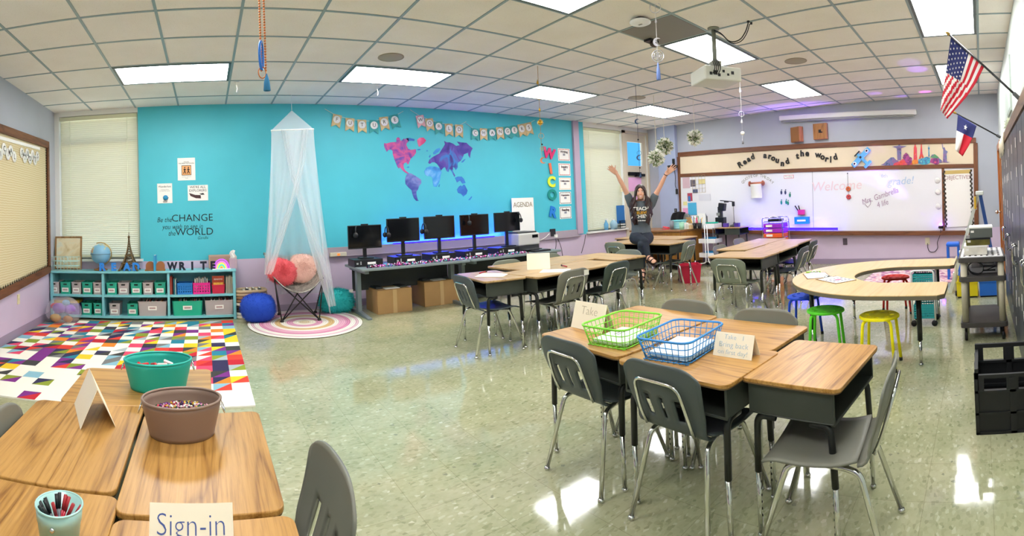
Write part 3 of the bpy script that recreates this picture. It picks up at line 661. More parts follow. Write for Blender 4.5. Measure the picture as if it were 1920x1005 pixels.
b = MB(); gbox(b, lo(tl2)+Vector((0,0,-.09)), lo(tl)+Vector((0,-.3,-.075)), (0,0,1), (1,0,0), .04, .022); b.build('torn_edge', white, bb)
for ch, px, py in (('I',.5,289),('C',7.5,279),('I',14.5,289),('A',20,283),('L',26.5,294),('S',41,286.5),('T',46,296),('U',51,288.5),('D',56,298),('I',61,290.5),('E',65.5,300.5),('S',70,293)):
    c = lo(Lw(px, py, .02)); b = MB(); b.lathe([(0, 0), (.07, 0), (.07, .004), (0, .004)], 16); b.mtx(Matrix.Translation(c) @ Matrix.Rotation(PI/2, 4, 'Y')); d = b.build('letter_disc', white, bb)
    text(ch, .09, black, d, c+Vector((.006, 0, 0)), FACE_L)
b = MB(); c = Lw(34, 561, .0); b.cbox(c.x+.005, c.y, c.z, .01, .07, .12); b.cbox(c.x+.012, c.y, c.z, .008, .012, .03); tag(b.build('wall_outlet', mat('cream outlet plastic', 'DDD2A8', .5)), 'cream outlet plate on the left lilac wall', 'outlet')
# --- whiteboard wall
TILT = R(1.62)
wb = thing('whiteboard', 'wide brown-framed whiteboard with tan header panel on the far wall', 'whiteboard', (XB, 3.25, 1.5), rot=(TILT, 0, 0))
def wl(px, py, off=0.):
    v = XW(px, py, off)-Vector((XB, 3.25, 1.5)); c, s = math.cos(-TILT), math.sin(-TILT); return Vector((v.x, v.y*c-v.z*s, v.y*s+v.z*c))
zt = .5*(wl(1278, 291).z+wl(1826, 264).z); zmid = .5*(wl(1290, 325).z+wl(1815, 315).z); ztr = .5*(wl(1400, 431).z+wl(1815, 433).z)
yl_, yr_ = wl(1277.5, 350).y, wl(1826, 350).y; yp = wl(1769, 370).y
b = MB(); b.box(-.02, yr_, ztr, 0, yl_, zmid); b.build('writing_surface', mat('whiteboard enamel', 'E9E8EC', .12, spec=.5), wb)
b = MB(); b.box(-.02, yr_, zmid, 0, yl_, zt); b.build('header_panel', mat('tan header paper', 'E3D2B6', .8, noise=.03, nscale=3), wb)
b = MB(); 
for (a, c, d, e) in ((yr_-.05, yl_+.05, zt-.04, zt+.06), (yr_, yl_, zmid-.04, zmid+.035)): b.box(-.045, a, d, 0, c, e)
b.box(-.13, yr_-.05, ztr-.07, 0, yl_+.05, ztr+.01); b.build('frame_rails', walnut, wb, bevel=.006)
each('frame_stile', walnut_z, wb, [(-.045, yl_, ztr+.01, 0, yl_+.08, zt-.04), (-.045, yr_-.08, ztr+.01, 0, yr_, zt-.04)], .006); each('panel_divider', walnut_z, wb, [(-.03, yp-.025, ztr+.01, 0, yp+.025, zmid-.04)], .006)
b = MB(); y_ = wl(1525, 380).y; b.box(-.0215, y_-.004, ztr, -.02, y_+.004, zmid-.04); b.build('panel_seam', grey, wb)
marker_p = mat('faded red marker', 'E4CAD0', .6); marker_b = mat('faded blue marker', 'B4C8E0', .6); marker_v = mat('plum marker', 'A88AA2', .6)
def wtext(s, px, py, size, m, an=0, sh=0., sx=1., bold=0.):
    c = wl(px, py, .023); o = text(s, size, m, wb, c, FACE_X, shear=sh, sx=sx, bold=bold); o.rotation_euler = (Matrix.Rotation(-PI/2, 3, 'Z') @ Matrix.Rotation(PI/2, 3, 'X') @ Matrix.Rotation(R(an), 3, 'Z')).to_euler(); return o
wtext('Welcome', 1567, 349, .26, marker_p, 2, .2); wtext('6th', 1658, 330, .1, marker_b); wtext('grade!', 1688, 340, .2, marker_b, 4, .25); wtext('Mrs. Gambrella\n4 life', 1652, 375, .15, marker_v, 18, .2, .8)
b = MB(); c = wl(1627, 382, .024); b.tube([c+Vector((0, y, z)) for y, z in ((0, -.07), (.06, 0), (.045, .05), (.01, .03), (-.005, .025), (-.03, .06), (-.06, .04), (-.05, -.01), (0, -.07))], .004, 5); b.build('heart_doodle', marker_v, wb)
# header letters: each a cut-out pinned on the panel
hl = mat('black wooden letters', '1B1714', .5)
seqs = [('Read', [(1387.5,309,-28),(1396,303.5,-24),(1403.5,298.5,-20),(1411,294,-16)]), ('around', [(1434.5,291.5,8),(1443,293,14),(1450,296.5,20),(1457.5,300.5,14),(1467,306.5,6),(1476,302.5,-14)]), ('the', [(1495,292.5,-4),(1504,288,0),(1513.5,287.5,4)]), ('world', [(1534,290,8),(1542.5,294,12),(1550,298,12),(1557.5,299.5,4),(1566,294.5,-14)])]
for wd, pos in seqs:
    for i, (px, py, an) in enumerate(pos):
        o = text(wd[i], .165, hl, None, XW(px, py, .035), FACE_X, ext=.006, bold=.006, name='cut_letter')
        o.rotation_euler = (Matrix.Rotation(-PI/2, 3, 'Z') @ Matrix.Rotation(PI/2, 3, 'X') @ Matrix.Rotation(R(-an), 3, 'Z')).to_euler()
        tag(o, 'black letter %s, %s of the word %s on the header panel' % (wd[i], ordn[i], wd), 'letter', 'header letters above the whiteboard')
# skyline decal
sk0 = XW(1710, 290, .03); sk = thing('skyline_decal', 'rainbow watercolour skyline decal of world landmarks on the header panel', 'wall decal', sk0)
def skp(name, m, pts, off=0.):
    b = MB(); poly3(b, [XW(1590+x/9.6, 250+y/9.6, .03+off)-sk0 for x, y in pts], (.003, 0, 0)); b.build(name, m, sk)
w1, w2, w3, w4, w5, w6 = [wcmat('watercolour skyline %d' % i, c, 13) for i, c in enumerate((['3A4568', '6C7AA8', '8F6A9A', '4A5577'], ['B82A3A', 'E8553A', 'D8406A', 'E89A3A'], ['7A3490', 'C2508E', '5A2C70', 'D8507A'], ['1E7C98', '54B8CC', '3E5FA0', '7AC8C0'], ['E8B93A', 'E88A3A', 'D84830'], ['2E6A46', '5B9A6A', '7A4AA0']))]
skp('hill', w1, [(585,570),(640,545),(700,490),(770,435),(820,430),(870,480),(910,500),(905,540),(800,600),(720,590)])
skp('statue_with_open_arms', w1, [(890,490),(880,290),(870,265),(790,240),(870,228),(905,222),(912,190),(932,190),(940,225),(1060,230),(960,268),(955,480)], .001)
skp('red_hill', w2, [(800,600),(830,540),(930,500),(1000,450),(1060,460),(1180,560),(1060,570),(900,580)], .002)
skp('domed_cathedral', w3, [(985,440),(1000,390),(1045,345),(1090,390),(1100,420),(1150,440),(1150,530),(1080,590),(1040,520)], .003)
skp('clock_tower', w2, [(1180,480),(1185,260),(1195,225),(1208,175),(1222,225),(1238,260),(1245,480)], .001)
skp('yellow_wash', w5, [(1120,540),(1170,480),(1250,470),(1270,540),(1200,560)], .002)
skp('iron_tower', w2, [(1275,460),(1300,370),(1314,170),(1326,170),(1340,360),(1368,450),(1340,455),(1322,410),(1300,460)], .001)
skp('blue_wash', w4, [(1260,540),(1270,470),(1340,450),(1420,420),(1480,440),(1480,530),(1360,590),(1320,560)], .002)
skp('needle_tower', w4, [(1445,420),(1448,290),(1435,270),(1450,245),(1455,190),(1460,245),(1475,270),(1463,290),(1470,420)], .001)
skp('green_dome', w6, [(1480,430),(1510,385),(1560,375),(1610,410),(1640,440),(1600,460)], .002)
skp('purple_wash', w3, [(1470,520),(1500,450),(1630,450),(1640,540),(1600,580),(1560,555)], .003)
skp('far_hill', w1, [(1620,430),(1690,490),(1690,530),(1640,530)], .001)
skp('torch_statue', w1, [(1690,520),(1710,500),(1715,300),(1700,270),(1688,180),(1700,180),(1715,260),(1740,250),(1755,300),(1795,330),(1775,370),(1780,510),(1840,515),(1780,528)], .002)
# blue plane
pl = thing('toy_biplane', 'light blue wall plane pinned left of the skyline decal', 'wall plane', XW(1614, 295, .05), rot=(R(-43), 0, 0))
mb_ = mat('light blue painted tin', '5FAEDB', .4)
b = MB(); b.box(-.02, -.235, -.05, .015, .235, .05); b.build('wing', mb_, pl, bevel=.02)
b = MB(); b.box(-.03, -.03, -.19, .01, .03, .09); b.build('fuselage', mb_, pl, bevel=.015); b = MB(); b.box(-.02, -.09, -.22, .01, .09, -.16); b.build('tail', mb_, pl, bevel=.015)
for y in (-.17, .17): b = MB(); b.cyl((-.021, y, 0), (-.024, y, 0), .035, 16); rd = b.build('roundel', white, pl); b = MB(); b.cyl((-.0245, y, 0), (-.026, y, 0), .02, 16); b.build('roundel_centre', black, rd)
each('cockpit', black, pl, [(-.035, -.02, -.02, -.03, .02, .02)]); each('propeller', black, pl, [(-.03, -.07, .09, 0, .07, .11)])
# objectives panel
ob0 = XW(1797, 372, .035); ob = thing('objectives_panel', 'white panel with scalloped dark border headed OBJECTIVES', 'panel', ob0)
ow = abs(XW(1772, 372).y-XW(1822, 372).y); oh = XW(1797, 318).z-XW(1797, 424).z
b = MB(); b.box(0, -ow/2, -oh/2, .006, ow/2, oh/2); b.build('sheet', white, ob)
for s in (-1, 1):
    b = MB()
    for k in range(26): z = -oh/2+oh*(k+.5)/26; b.box(-.004, s*ow/2-.018*(k % 2)-.008, z-oh/50, 0, s*ow/2+.018*((k+1) % 2)+.008, z+oh/50)
    b.build('border_strip', mat('dark wavy border', '3A3328', .7), ob)
b = MB(); b.box(-.003, -ow/2, oh/2-.07, 0, ow/2, oh/2); b.build('gold_band', mat('gold paper', 'C9AE68', .5), ob)
text('OBJECTIVES', .105, mat('dusty rose letters', 'A98080', .6), ob, (-.003, 0, oh/2-.14), FACE_X, sx=.9)
# quote of the day roll
qd = thing('paper_roll_holder', 'copper paper roll holder with a hanging white sheet below QUOTE OF THE DAY', 'paper roll', XW(1418, 344, .08))
cop = mat('copper', 'C77B62', .35, .8)
b = MB(); b.cyl((0, .14, 0), (0, -.14, 0), .03, 14); b.cyl((0, .16, 0), (0, .14, 0), .055, 14); b.cyl((0, -.14, 0), (0, -.16, 0), .055, 14); b.build('roll_bar', cop, qd)
b = MB(); b.grid(lambda u, v: (-.03+.02*math.sin(v*2.2)-(.05*max(0, v-.85)), .125-.25*u, -.01-.3*v), 2, 14); b.build('sheet', white, qd, solid=.002)
each('bracket', cop, qd, [(0, .15, -.03, .06, .165, .03), (0, -.165, -.03, .06, -.15, .03)])
for s, pos in (('QUOTE', [(1393,341.5,-38),(1396.5,337.5,-30),(1400.5,334.5,-22),(1405,332.5,-14),(1409,331,-8)]), ('OF', [(1415,329.7,-4),(1419.5,329.5,0)]), ('THE', [(1427,330,3),(1431.5,331,8),(1435,332.5,14)]), ('DAY', [(1440,335.5,22),(1444.5,338.5,28),(1448.5,342.5,35)])):
    for i, (px, py, an) in enumerate(pos): wtext(s[i], px, py, .082, mat('grey stick letters', '84806F', .6), -an)
# little marks, magnets, trays on the board
fp = [mat('navy footprint', '2C3560', .6), mat('teal footprint', '1F8F86', .6), mat('green footprint', '2B8F68', .6)]
for k, (px, py, c_) in enumerate(((1465,361,0),(1472.5,361,0),(1481,366,2),(1465,380,1),(1474,379,1),(1477.5,381,2))):
    c = XW(px, py, .028); b = MB(); b.sphere((c.x, c.y, c.z), .028, 10, (.15, .8, 1.5)); b.sphere((c.x, c.y-.008, c.z+.055), .012, 8, (.3, 1, 1)); tag(b.build('magnet', fp[c_]), ['navy footprint magnet, left of its pair', 'navy footprint magnet, right of its pair', 'green footprint magnet, upper right', 'teal footprint magnet, lower left', 'teal footprint magnet, lower middle', 'green footprint magnet, lower right'][k], 'magnet', 'footprint magnets on the whiteboard')
c = XW(1479, 331.5, .025); t = thing('name_strip', 'white red-edged strip near the top of the whiteboard', 'card', c); b = MB(); b.cbox(0, 0, 0, .006, .21, .07); b.build('strip', mat('rose edge', 'D88A96', .6), t); b = MB(); b.cbox(-.004, 0, 0, .004, .19, .052); b.build('face', white, t); text('Today', .045, grey, t, (-.0065, 0, 0), FACE_X, sx=1.4)
def bin_(name, label, px, py, w, h, d, m, lab=False):
    t = thing(name, label, 'tray', XW(px, py, .025+d)); b = MB(); k = .004
    b.box(0, -w/2, -h/2, d, w/2, -h/2+k); b.box(0, -w/2, -h/2+k, k, w/2, h/2); b.box(d-k, -w/2, -h/2+k, d, w/2, h/2); b.box(k, -w/2, -h/2+k, d-k, -w/2+k, h/2); b.box(k, w/2-k, -h/2+k, d-k, w/2, h/2); b.build('tray', m, t, bevel=.002)
    if lab: b = MB(); b.cbox(-.002, 0, 0, .003, w*.6, h*.25); b.build('label_strip', white, t)
    return t
bin_('magnetic_bin', 'blue magnetic tray with a white strip on the whiteboard', 1502.5, 413.5, .3, .14, .09, mat('blue plastic', '1E8ED8', .4), True)
bin_('magnetic_bin', 'pink magnetic cup holding markers on the whiteboard', 1501.5, 398, .13, .1, .07, mat('hot pink plastic', 'E0359A', .4))
for dy, an in ((.03, .25), (0, .1)):
    c = XW(1500, 392, .06); b = MB(); b.cyl((c.x, c.y+dy, c.z-.05), (c.x, c.y+dy+an*.3, c.z+.07), .012, 10); tag(b.build('marker', black), 'black marker in the pink magnetic cup' if dy else 'second dark marker in the pink magnetic cup, upright one', 'marker', 'markers in the pink cup')
for k, (px, py) in enumerate(((1758,338.5),(1759,360),(1759.5,387))):
    c = XW(px, py, .022); b = MB(); b.lathe([(0, -.02), (.04, -.018), (.055, -.006), (.055, 0), (0, 0)], 18); b.mtx(Matrix.Translation(c) @ Matrix.Rotation(PI/2, 4, 'Y')); tag(b.build('magnet_disc', mat('white plastic', 'E4E2DE', .4)), ['upper', 'middle', 'lower'][k]+' round white magnet left of the objectives panel', 'magnet', 'round white magnets')
# fabric flower string
c = XW(1589, 325, .04); t = thing('flower_string', 'string with two red orange flowers hanging over the whiteboard', 'decoration', c); b = MB(); L_ = XW(1590, 372).z-c.z; b.tube([(0, 0, 0), (0, 0, L_)], .003, 5); b.sphere((0, 0, 0), .012, 8); b.build('cord', black, t)
for q, col in ((.62, 'D0683A'), (.94, 'C2484A')):
    b = MB()
    for k in range(7): a = 2*PI*k/7; b.sphere((0, .03*math.cos(a), L_*q+.03*math.sin(a)), .022, 8, (.5, 1, 1))
    b.build('flower', mat('flower '+col, col, .7), t)
# left whiteboard papers
def pX(name, label, cat, x0, y0, x1, y1, col, group=None, off=.028):
    a, c = XW(x0, (y0+y1)/2, off), XW(x1, (y0+y1)/2, off); z0, z1 = XW((x0+x1)/2, y1).z, XW((x0+x1)/2, y0).z
    b = MB(); b.box(a.x, c.y, z0, a.x+.004, a.y, z1); return tag(b.build(name, mat('sheet '+col, col, .7)), label, cat, group)
pX('paper', 'striped rose paper at the top left of the whiteboard', 'paper', 1280, 333, 1293, 353, 'CDB0B8'); pX('paper', 'blue sheet hanging at the left of the whiteboard', 'paper', 1290, 380, 1306, 403, '4FB2DC')
pX('paper', 'pink sheet low at the left edge of the whiteboard', 'paper', 1281, 390, 1290, 421, 'F0A6CE'); pX('photo_card', 'dark photograph on the wire grid', 'photo', 1294.5, 337, 1304, 350, '6B6470'); pX('photo_card', 'yellow card on the wire grid', 'card', 1310, 336, 1322, 345, 'D9CC90'); pX('photo_card', 'dark picture below the wire grid', 'photo', 1299, 355, 1308, 362, '5A6480', off=.03)
t = pX('picture', 'small red-framed blue picture left of the blue sheet', 'picture', 1289, 362, 1298, 377, 'B04A5C'); pX('paper', 'white text sheet below the wire grid', 'paper', 1310, 364, 1332, 376, 'D6D6DE'); pX('paper', 'small yellow note at the left edge of the whiteboard', 'note', 1281, 378, 1288, 385, 'E6E0A0')
a = XW(1291, 372, .034); b = MB(); b.cbox(a.x+.001, a.y-.02, a.z-.01, .004, .06, .12); b.build('picture_print', mat('picture blue', '3E7FC0', .5), None).parent = t
c = XW(1310, 345, .05); t = thing('wire_grid', 'thin wire photo grid on the whiteboard', 'photo grid', c); b = MB()
for k in range(5): y = .17-.085*k; b.tube([(0, y, .19), (0, y, -.19)], .003, 5)
for k in range(5): z = .19-.095*k; b.tube([(0, .17, z), (0, -.17, z)], .003, 5)
b.build('wires', mat('gold wire', 'C9B68A', .4, .6), t)
# LED strips
led = mat('lit blue led strip', '1808FF', .4, emit=9)
z_ = zm+.012; b = MB(); b.box(YW(735, 455).x, YT-.04, zm, YW(925, 442).x, YT-.028, zm+.014); tag(b.build('led_strip', led), 'glowing blue light strip behind the monitors', 'light strip', None)
p0, p1 = XW(1397, 428.5, .125), XW(1571, 429, .125); b = MB(); gbox(b, p0+Vector((0,0,.0)), p1+Vector((0,0,.0)), (0,0,1), (-1,0,0), .045, .012); tag(b.build('led_strip', led), 'glowing blue light strip along the whiteboard tray', 'light strip')
def glow(loc, rot, sx, e):
    li = D.lights.new('led_glow', 'AREA'); li.shape = 'RECTANGLE'; li.size = sx; li.size_y = .02; li.energy = e; li.color = (.06, .04, 1); o = D.objects.new('led_glow', li); COL.objects.link(o); o.location = loc; o.rotation_euler = rot
glow(((YW(735, 455).x+YW(925, 442).x)/2, YT-.05, zm+.02), (R(140), 0, 0), 2.2, 14)
glow(((YW(735, 455).x+YW(925, 442).x)/2, YT-.06, zm+.02), (R(60), 0, PI), 2.2, 5)
glow((XB-.16, (p0.y+p1.y)/2, (p0.z+p1.z)/2+.03), (R(140), 0, -PI/2), 1.7, 9)
# screen housing, speakers, outlets
p0, p1 = XW(1460, 222, .125), XW(1718, 209.5, .125); t = thing('projector_screen', 'white rolled-up projector screen housing on the far wall', 'projector screen', (0, 0, 0))
b = MB(); gbox(b, p0, p1, (0,0,1), (1,0,0), .1, .12); b.build('housing', mat('white enamel', 'E8E6E2', .35), t, bevel=.02); b = MB(); gbox(b, p0+Vector((0,-.05,-.07)), p1+Vector((0,.05,-.07)), (0,0,1), (1,0,0), .025, .03); b.build('weight_bar', grey, t)
t = thing('wall_speaker', 'angled brown wooden speaker, left of two above the header panel', 'speaker', XW(1490.5, 252, .13), rot=(0, 0, R(-20)), group='brown wall speakers'); oakb = woodmat('brown speaker wood', 'A4703C', '96622F', '6E4522', axis=2, rnd=False)
b = MB(); b.cbox(.06, 0, 0, .12, .24, .3); b.build('cabinet', oakb, t, bevel=.01); b = MB(); b.cbox(-.003, 0, 0, .008, .21, .27); b.build('grille', mat('brown cloth', '8E6138', .9), t)
t = thing('wall_clock_box', 'square brown wooden box with a dark keyhole shape, right of the angled speaker', 'wall box', XW(1537, 246, .1)); b = MB(); b.cbox(.05, 0, 0, .1, .28, .31); b.build('cabinet', oakb, t, bevel=.008); b = MB(); b.cbox(-.004, 0, 0, .006, .05, .06); b.cbox(-.004, -.03, -.02, .006, .05, .02); b.build('emblem', black, t)
for px, py, lb, cl in ((1584.5, 453, 'dark outlet plate on the lilac far wall left of the disco lamp cord', '5A4C58'), (1739, 452, 'cream outlet with a plugged cord below the whiteboard', 'E0D8C0')):
    c = XW(px, py, .006); b = MB(); b.cbox(c.x, c.y, c.z, .012, .085, .13); b.cbox(c.x-.008, c.y, c.z+.025, .006, .035, .03); b.cbox(c.x-.008, c.y, c.z-.025, .006, .035, .03); tag(b.build('wall_outlet', mat('outlet '+cl, cl, .5)), lb, 'outlet')
# party light on the tray with its cord
dl = thing('party_light', 'small glowing purple party lamp on the whiteboard tray', 'lamp', XW(1764, 421.5, .11)); b = MB(); b.sphere((0, 0, 0), .035, 14); b.build('lens', mat('glowing violet lens', '7A3CFF', .2, emit=22), dl); b = MB(); b.lathe([(.03, -.07), (.05, -.06), (.045, -.02), (.03, -.015)], 16); b.build('lamp_body', black, dl)
b = MB(); P = [XW(x, y, o) for x, y, o in ((1764, 430, .14), (1763, 440, .12), (1757, 455, .02), (1759, 465, .015), (1752, 473, .015), (1742, 472, .015), (1739, 463, .012), (1739, 456, .02))]; b.tube(fillet(P, .1, 4), .006, 6); tag(b.build('lamp_wire', black), 'thin black cord from the party lamp to the outlet', 'cord')
lp = XW(1764, 421, .16)
for k, (px, py, col, en) in enumerate(((1725, 398, (.35, .1, 1), 10), (1690, 180, (.3, .1, 1), 150), (1640, 175, (.4, .1, 1), 150), (1580, 195, (.3, .1, 1), 340), (1720, 130, (.35, .1, 1), 300), (1705, 118, (.3, .1, 1), 150), (1735, 172, (.7, .1, .7), 260), (1720, 415, (.1, .7, 1), 3), (1500, 200, (.3, .15, 1), 420), (1460, 205, (.3, .15, 1), 420))):
    li = D.lights.new('party_beam', 'SPOT'); li.energy = en; li.color = col; li.spot_size = R(6.5 if k < 8 else 20); li.spot_blend = .6; li.shadow_soft_size = .02
    o = D.objects.new('party_beam', li); COL.objects.link(o); o.location = lp
    tgt = Zp(px, py, HC) if py < 250 else XW(px, py)
    o.rotation_euler = (tgt-lp).to_track_quat('-Z', 'Y').to_euler()
# ------------------------------------------------------------------ bookshelf, rug and reading nook
m_shelf = mat('turquoise painted shelf', '7CC3CC', .4, noise=.04, nscale=6); m_shelf_in = m_shelf
SF, SB, SX0, SX1, SH = 6.93, 7.29, -2.27, .395, .69
sh = thing('bookshelf', 'long low turquoise bookshelf with six cubbies below the left window', 'bookshelf', ((SX0+SX1)/2, SF, 0))
ox = (SX0+SX1)/2; dx = [Yp(193, 550, SF).x-ox, Yp(316, 550, SF).x-ox]; hw = (SX1-SX0)/2; dp = SB-SF
b = MB(); b.box(-hw-.01, -.015, SH-.03, hw+.01, dp, SH); b.build('top_board', m_shelf, sh, bevel=.006)
for x in (-hw+.02, hw-.02): b = MB(); b.box(x-.02, 0, 0, x+.02, dp, SH-.03); b.build('side_panel', m_shelf, sh, bevel=.003)
for x in dx: b = MB(); b.box(x-.017, 0, .06, x+.017, dp-.012, SH-.03); b.build('divider', m_shelf, sh, bevel=.003)
Z1 = .355
b = MB(); xs_ = [-hw+.04]+[q for d in dx for q in (d-.017, d+.017)]+[hw-.04]
for i in range(3): b.box(xs_[2*i], 0, Z1-.03, xs_[2*i+1], dp-.012, Z1)
b.build('shelf_board', m_shelf, sh)
b = MB(); b.box(-hw+.04, 0, .03, hw-.04, dp-.012, .06); b.build('bottom_board', m_shelf, sh); b = MB(); b.box(-hw+.04, dp-.012, .0, hw-.04, dp, SH-.03); b.build('back_panel', m_shelf, sh)
# storage bins
m_clr = mat('smoky clear plastic', 'B3A9A8', .3, spec=.5); m_tl = mat('teal plastic bin', '2BA88E', .35); m_tl2 = mat('green teal plastic', '23AE8C', .35)
def make_bin(name, w, d, h, m, label, loc, group, lab=(.62, .36, .36), handle=True, flare=.9, dlab=True):
    t = thing(name, label, 'storage bin', loc, 0, group); b = MB(); k = .004
    o = rrect(w, d, .02, 3); i_ = rrect(w-2*k, d-2*k, .018, 3); n_ = len(o); vs = []; 
    for (P, z, s) in ((o, 0, flare), (o, h, 1), (i_, h, 1), (i_, k, flare)): vs += [(x*s, y*s, z) for x, y in P]
    fs = [list(range(n_-1, -1, -1))]+[(r*n_+q, r*n_+(q+1) % n_, (r+1)*n_+(q+1) % n_, (r+1)*n_+q) for r in range(3) for q in range(n_)]+[[3*n_+q for q in range(n_)]]
    b.add(vs, fs); b.build('tub', m, t)
    b = MB(); b.tube([(x, y, h) for x, y in o], .005, 6, closed=True); b.build('rim', m, t)
    yf = lambda z: -(d/2)*(flare+(1-flare)*z/h)-.002
    if handle: b = MB(); z = h*.84; b.tube([(-w*.16, yf(z), z), (w*.16, yf(z), z)], .009, 8); b.build('handle_hole', m_hole, t)
    if lab[0]:
        b = MB(); z0, z1 = h*(lab[2]-lab[1]/2), h*(lab[2]+lab[1]/2); x = w*lab[0]/2; b.add([(-x, yf(z0), z0), (x, yf(z0), z0), (x, yf(z1), z1), (-x, yf(z1), z1), (-x, yf(z0)-.003, z0), (x, yf(z0)-.003, z0), (x, yf(z1)-.003, z1), (-x, yf(z1)-.003, z1)], [(4, 5, 6, 7), (0, 1, 5, 4), (1, 2, 6, 5), (2, 3, 7, 6), (3, 0, 4, 7)])
        c = b.build('label_card', white, t)
        bb_ = MB()
        for s in (.62, .4): z = z0+(z1-z0)*s; bb_.box(-x*.7, yf(z)-.0042, z-.004, x*.7, yf(z)-.0032, z+.004)
        bb_.build('label_writing', mat('label ink', '9A6E70', .6), c)
    return t
gB = 'small labelled bins in the bookshelf'
def smallbin(x0, x1, top, m, label):
    base = Z1 if top else .06; xa, xb = Yp(x0, 545, SF+.03).x, Yp(x1, 545, SF+.03).x
    return make_bin('storage_bin', (xb-xa)*.98, .27, .168, m, label, ((xa+xb)/2, SF+.035+.135, base), gB)
ordl9 = ['first', 'second', 'third', 'fourth', 'fifth', 'sixth', 'seventh', 'eighth', 'ninth', 'tenth']; ordl = ordl9
for i, (a, c, t_) in enumerate(((91,110.5,0),(112,132,1),(133,151.5,0),(152.5,173,1),(173.5,191,0))): smallbin(a, c, True, m_tl if t_ else m_clr, '%s labelled bin, %s from the left in the upper left cubby' % ('teal' if t_ else 'clear', ordl[i]))
for i, (a, c, t_) in enumerate(((198.5,219,1),(220,242,0),(244,266,1),(267,287,0),(289,311,1))): smallbin(a, c, True, m_tl if t_ else m_clr, '%s labelled bin, %s from the left in the upper middle cubby' % ('teal' if t_ else 'clear', ordl[i]))
for i, (a, c) in enumerate(((151.5,171),(173.5,191.5))): smallbin(a, c, False, m_tl, 'teal labelled bin, %s of the pair in the lower left cubby' % ['left', 'right'][i])
smallbin(203, 224, False, m_clr, 'clear labelled bin at the left of the lower middle cubby'); smallbin(236.5, 258, False, m_tl, 'teal labelled bin in the middle of the lower middle cubby')
def bigbin(x0, x1, h, m, label, group='large book bins on the lower shelf'):
    xa, xb = Yp(x0, 575, SF+.02).x, Yp(x1, 575, SF+.02).x
    return make_bin('book_bin', xb-xa, .3, h, m, label, ((xa+xb)/2, SF+.025+.15, .06), group, (.3, .28, .55), False, .93), (xa, xb)
bookc = ['C94F3A', 'E2C9A0', 'D8D2C4', '8FA7B8', 'E0A04A', '5A7A5A', 'C8B49A', '7E8FA8', 'D9B3A0', 'B04848', 'EAE4D6']
def book(x, y, z, w, d, h, tilt, col, label, group, rx=0.):
    t = thing('book', label, 'book', (x, y, z), group=group, rot=(R(rx), R(tilt), 0)); b = MB(); b.box(-w/2, -d/2, 0, -w/2+.002, d/2, h); b.box(w/2-.002, -d/2, 0, w/2, d/2, h); b.box(-w/2, -d/2, 0, w/2, -d/2+.002, h); b.build('cover', mat('book cover '+col, col, .6), t)
    b = MB(); b.box(-w/2+.002, -d/2+.003, .003, w/2-.002, d/2-.003, h-.004); b.build('pages', mat('book pages', 'EDE6D4', .8), t); return t
for x0, x1, h, m, lb, bt in ((258.5,313,.2,m_clr,'large clear book bin with a small label card in the lower middle cubby','the clear bin of the lower middle cubby'), (323,380,.2,m_tl2,'large green teal book bin in the lower right cubby','the green teal bin'), (384,438.5,.2,m_clr,'large clear book bin at the right end of the lower right cubby','the clear bin at the right end')):
    t, (xa, xb) = bigbin(x0, x1, h, m, lb)
    n_ = 9
    for k in range(n_): book(xa+.05+(xb-xa-.1)*(k+.5)/n_, SF+.175, .075, .016, .2, .19+.02*random.random(), random.uniform(4, 16), bookc[(k*3+int(x0)) % 11], '%s thin book from the left standing in %s' % (ordl9[k], bt), 'books in %s' % bt)
# upper right cubby
for k, (px, col, h) in enumerate(((319.5,'B03A2E',.25),(321.5,'C94F3A',.26),(323.5,'7A3030',.24),(327,'2E8FA0',.22),(329.5,'CFE0D0',.215),(331,'2E5A88',.2))): book(Yp(px, 540, SF+.1).x, SF+.13, Z1, .014, .18, h, 0, col, '%s upright book from the left beside the blue crate' % ordl9[k], 'books left of the blue crate')
for k in range(10): book(Yp(423.5+k*1.6, 540, SF+.1).x, SF+.13, Z1, .009, .2, .22+.03*random.random(), 2, ['E2D7BC', 'D8D2C4', 'CDBE9A', 'EAE4D6'][k % 4], '%s thin pale book from the left beside the small red bin' % ordl9[k], 'thin pale books beside the red bin')
def crate(x0, x1, col, label):
    xa, xb = Yp(x0, 537, SF+.02).x, Yp(x1, 537, SF+.02).x; w = xb-xa; h = .155; d = .26; t = thing('crate', label, 'crate', ((xa+xb)/2, SF+.03, Z1), 0, 'perforated crates in the bookshelf'); m = mat('crate plastic '+col, col, .4)
    b = MB(); nx, nz = 6, 4; rows = [0, .035, .07, .105, h]; k = .006
    xsn = [-w/2+w*i/(nx*2+1) for i in range(nx*2+2)]; zsn = [0, .03, .048, .066, .084, .102, .12, h]
    for i in range(nx*2+1):
        for j in range(7):
            if i % 2 == 1 and j % 2 == 1: continue
            b.box(xsn[i], 0, zsn[j], xsn[i+1], k, zsn[j+1])
    b.box(-w/2, k, 0, -w/2+k, d, h); b.box(w/2-k, k, 0, w/2, d, h); b.box(-w/2+k, d-k, 0, w/2-k, d, h); b.box(-w/2+k, k, 0, w/2-k, d-k, k); b.build('crate_body', m, t)
    b = MB(); b.box(-w/2-.004, -.004, h-.012, w/2+.004, 0, h+.004); b.build('rim', m, t); return t, xa, xb
crate(332.5, 360.5, '1F78C4', 'blue perforated crate in the upper right cubby'); t, xa, xb = crate(362, 394, 'E0258C', 'hot pink perforated crate in the upper right cubby')
for k in range(7): book(xa+.03+k*.028, SF+.16, Z1+.01, .02, .2, .2+.01*(k % 3), 0, ['E6E2D8', 'D8D2C4', 'B8C4C8'][k % 3], '%s pale book from the left in the hot pink crate' % ordl9[k], 'books in the pink crate')
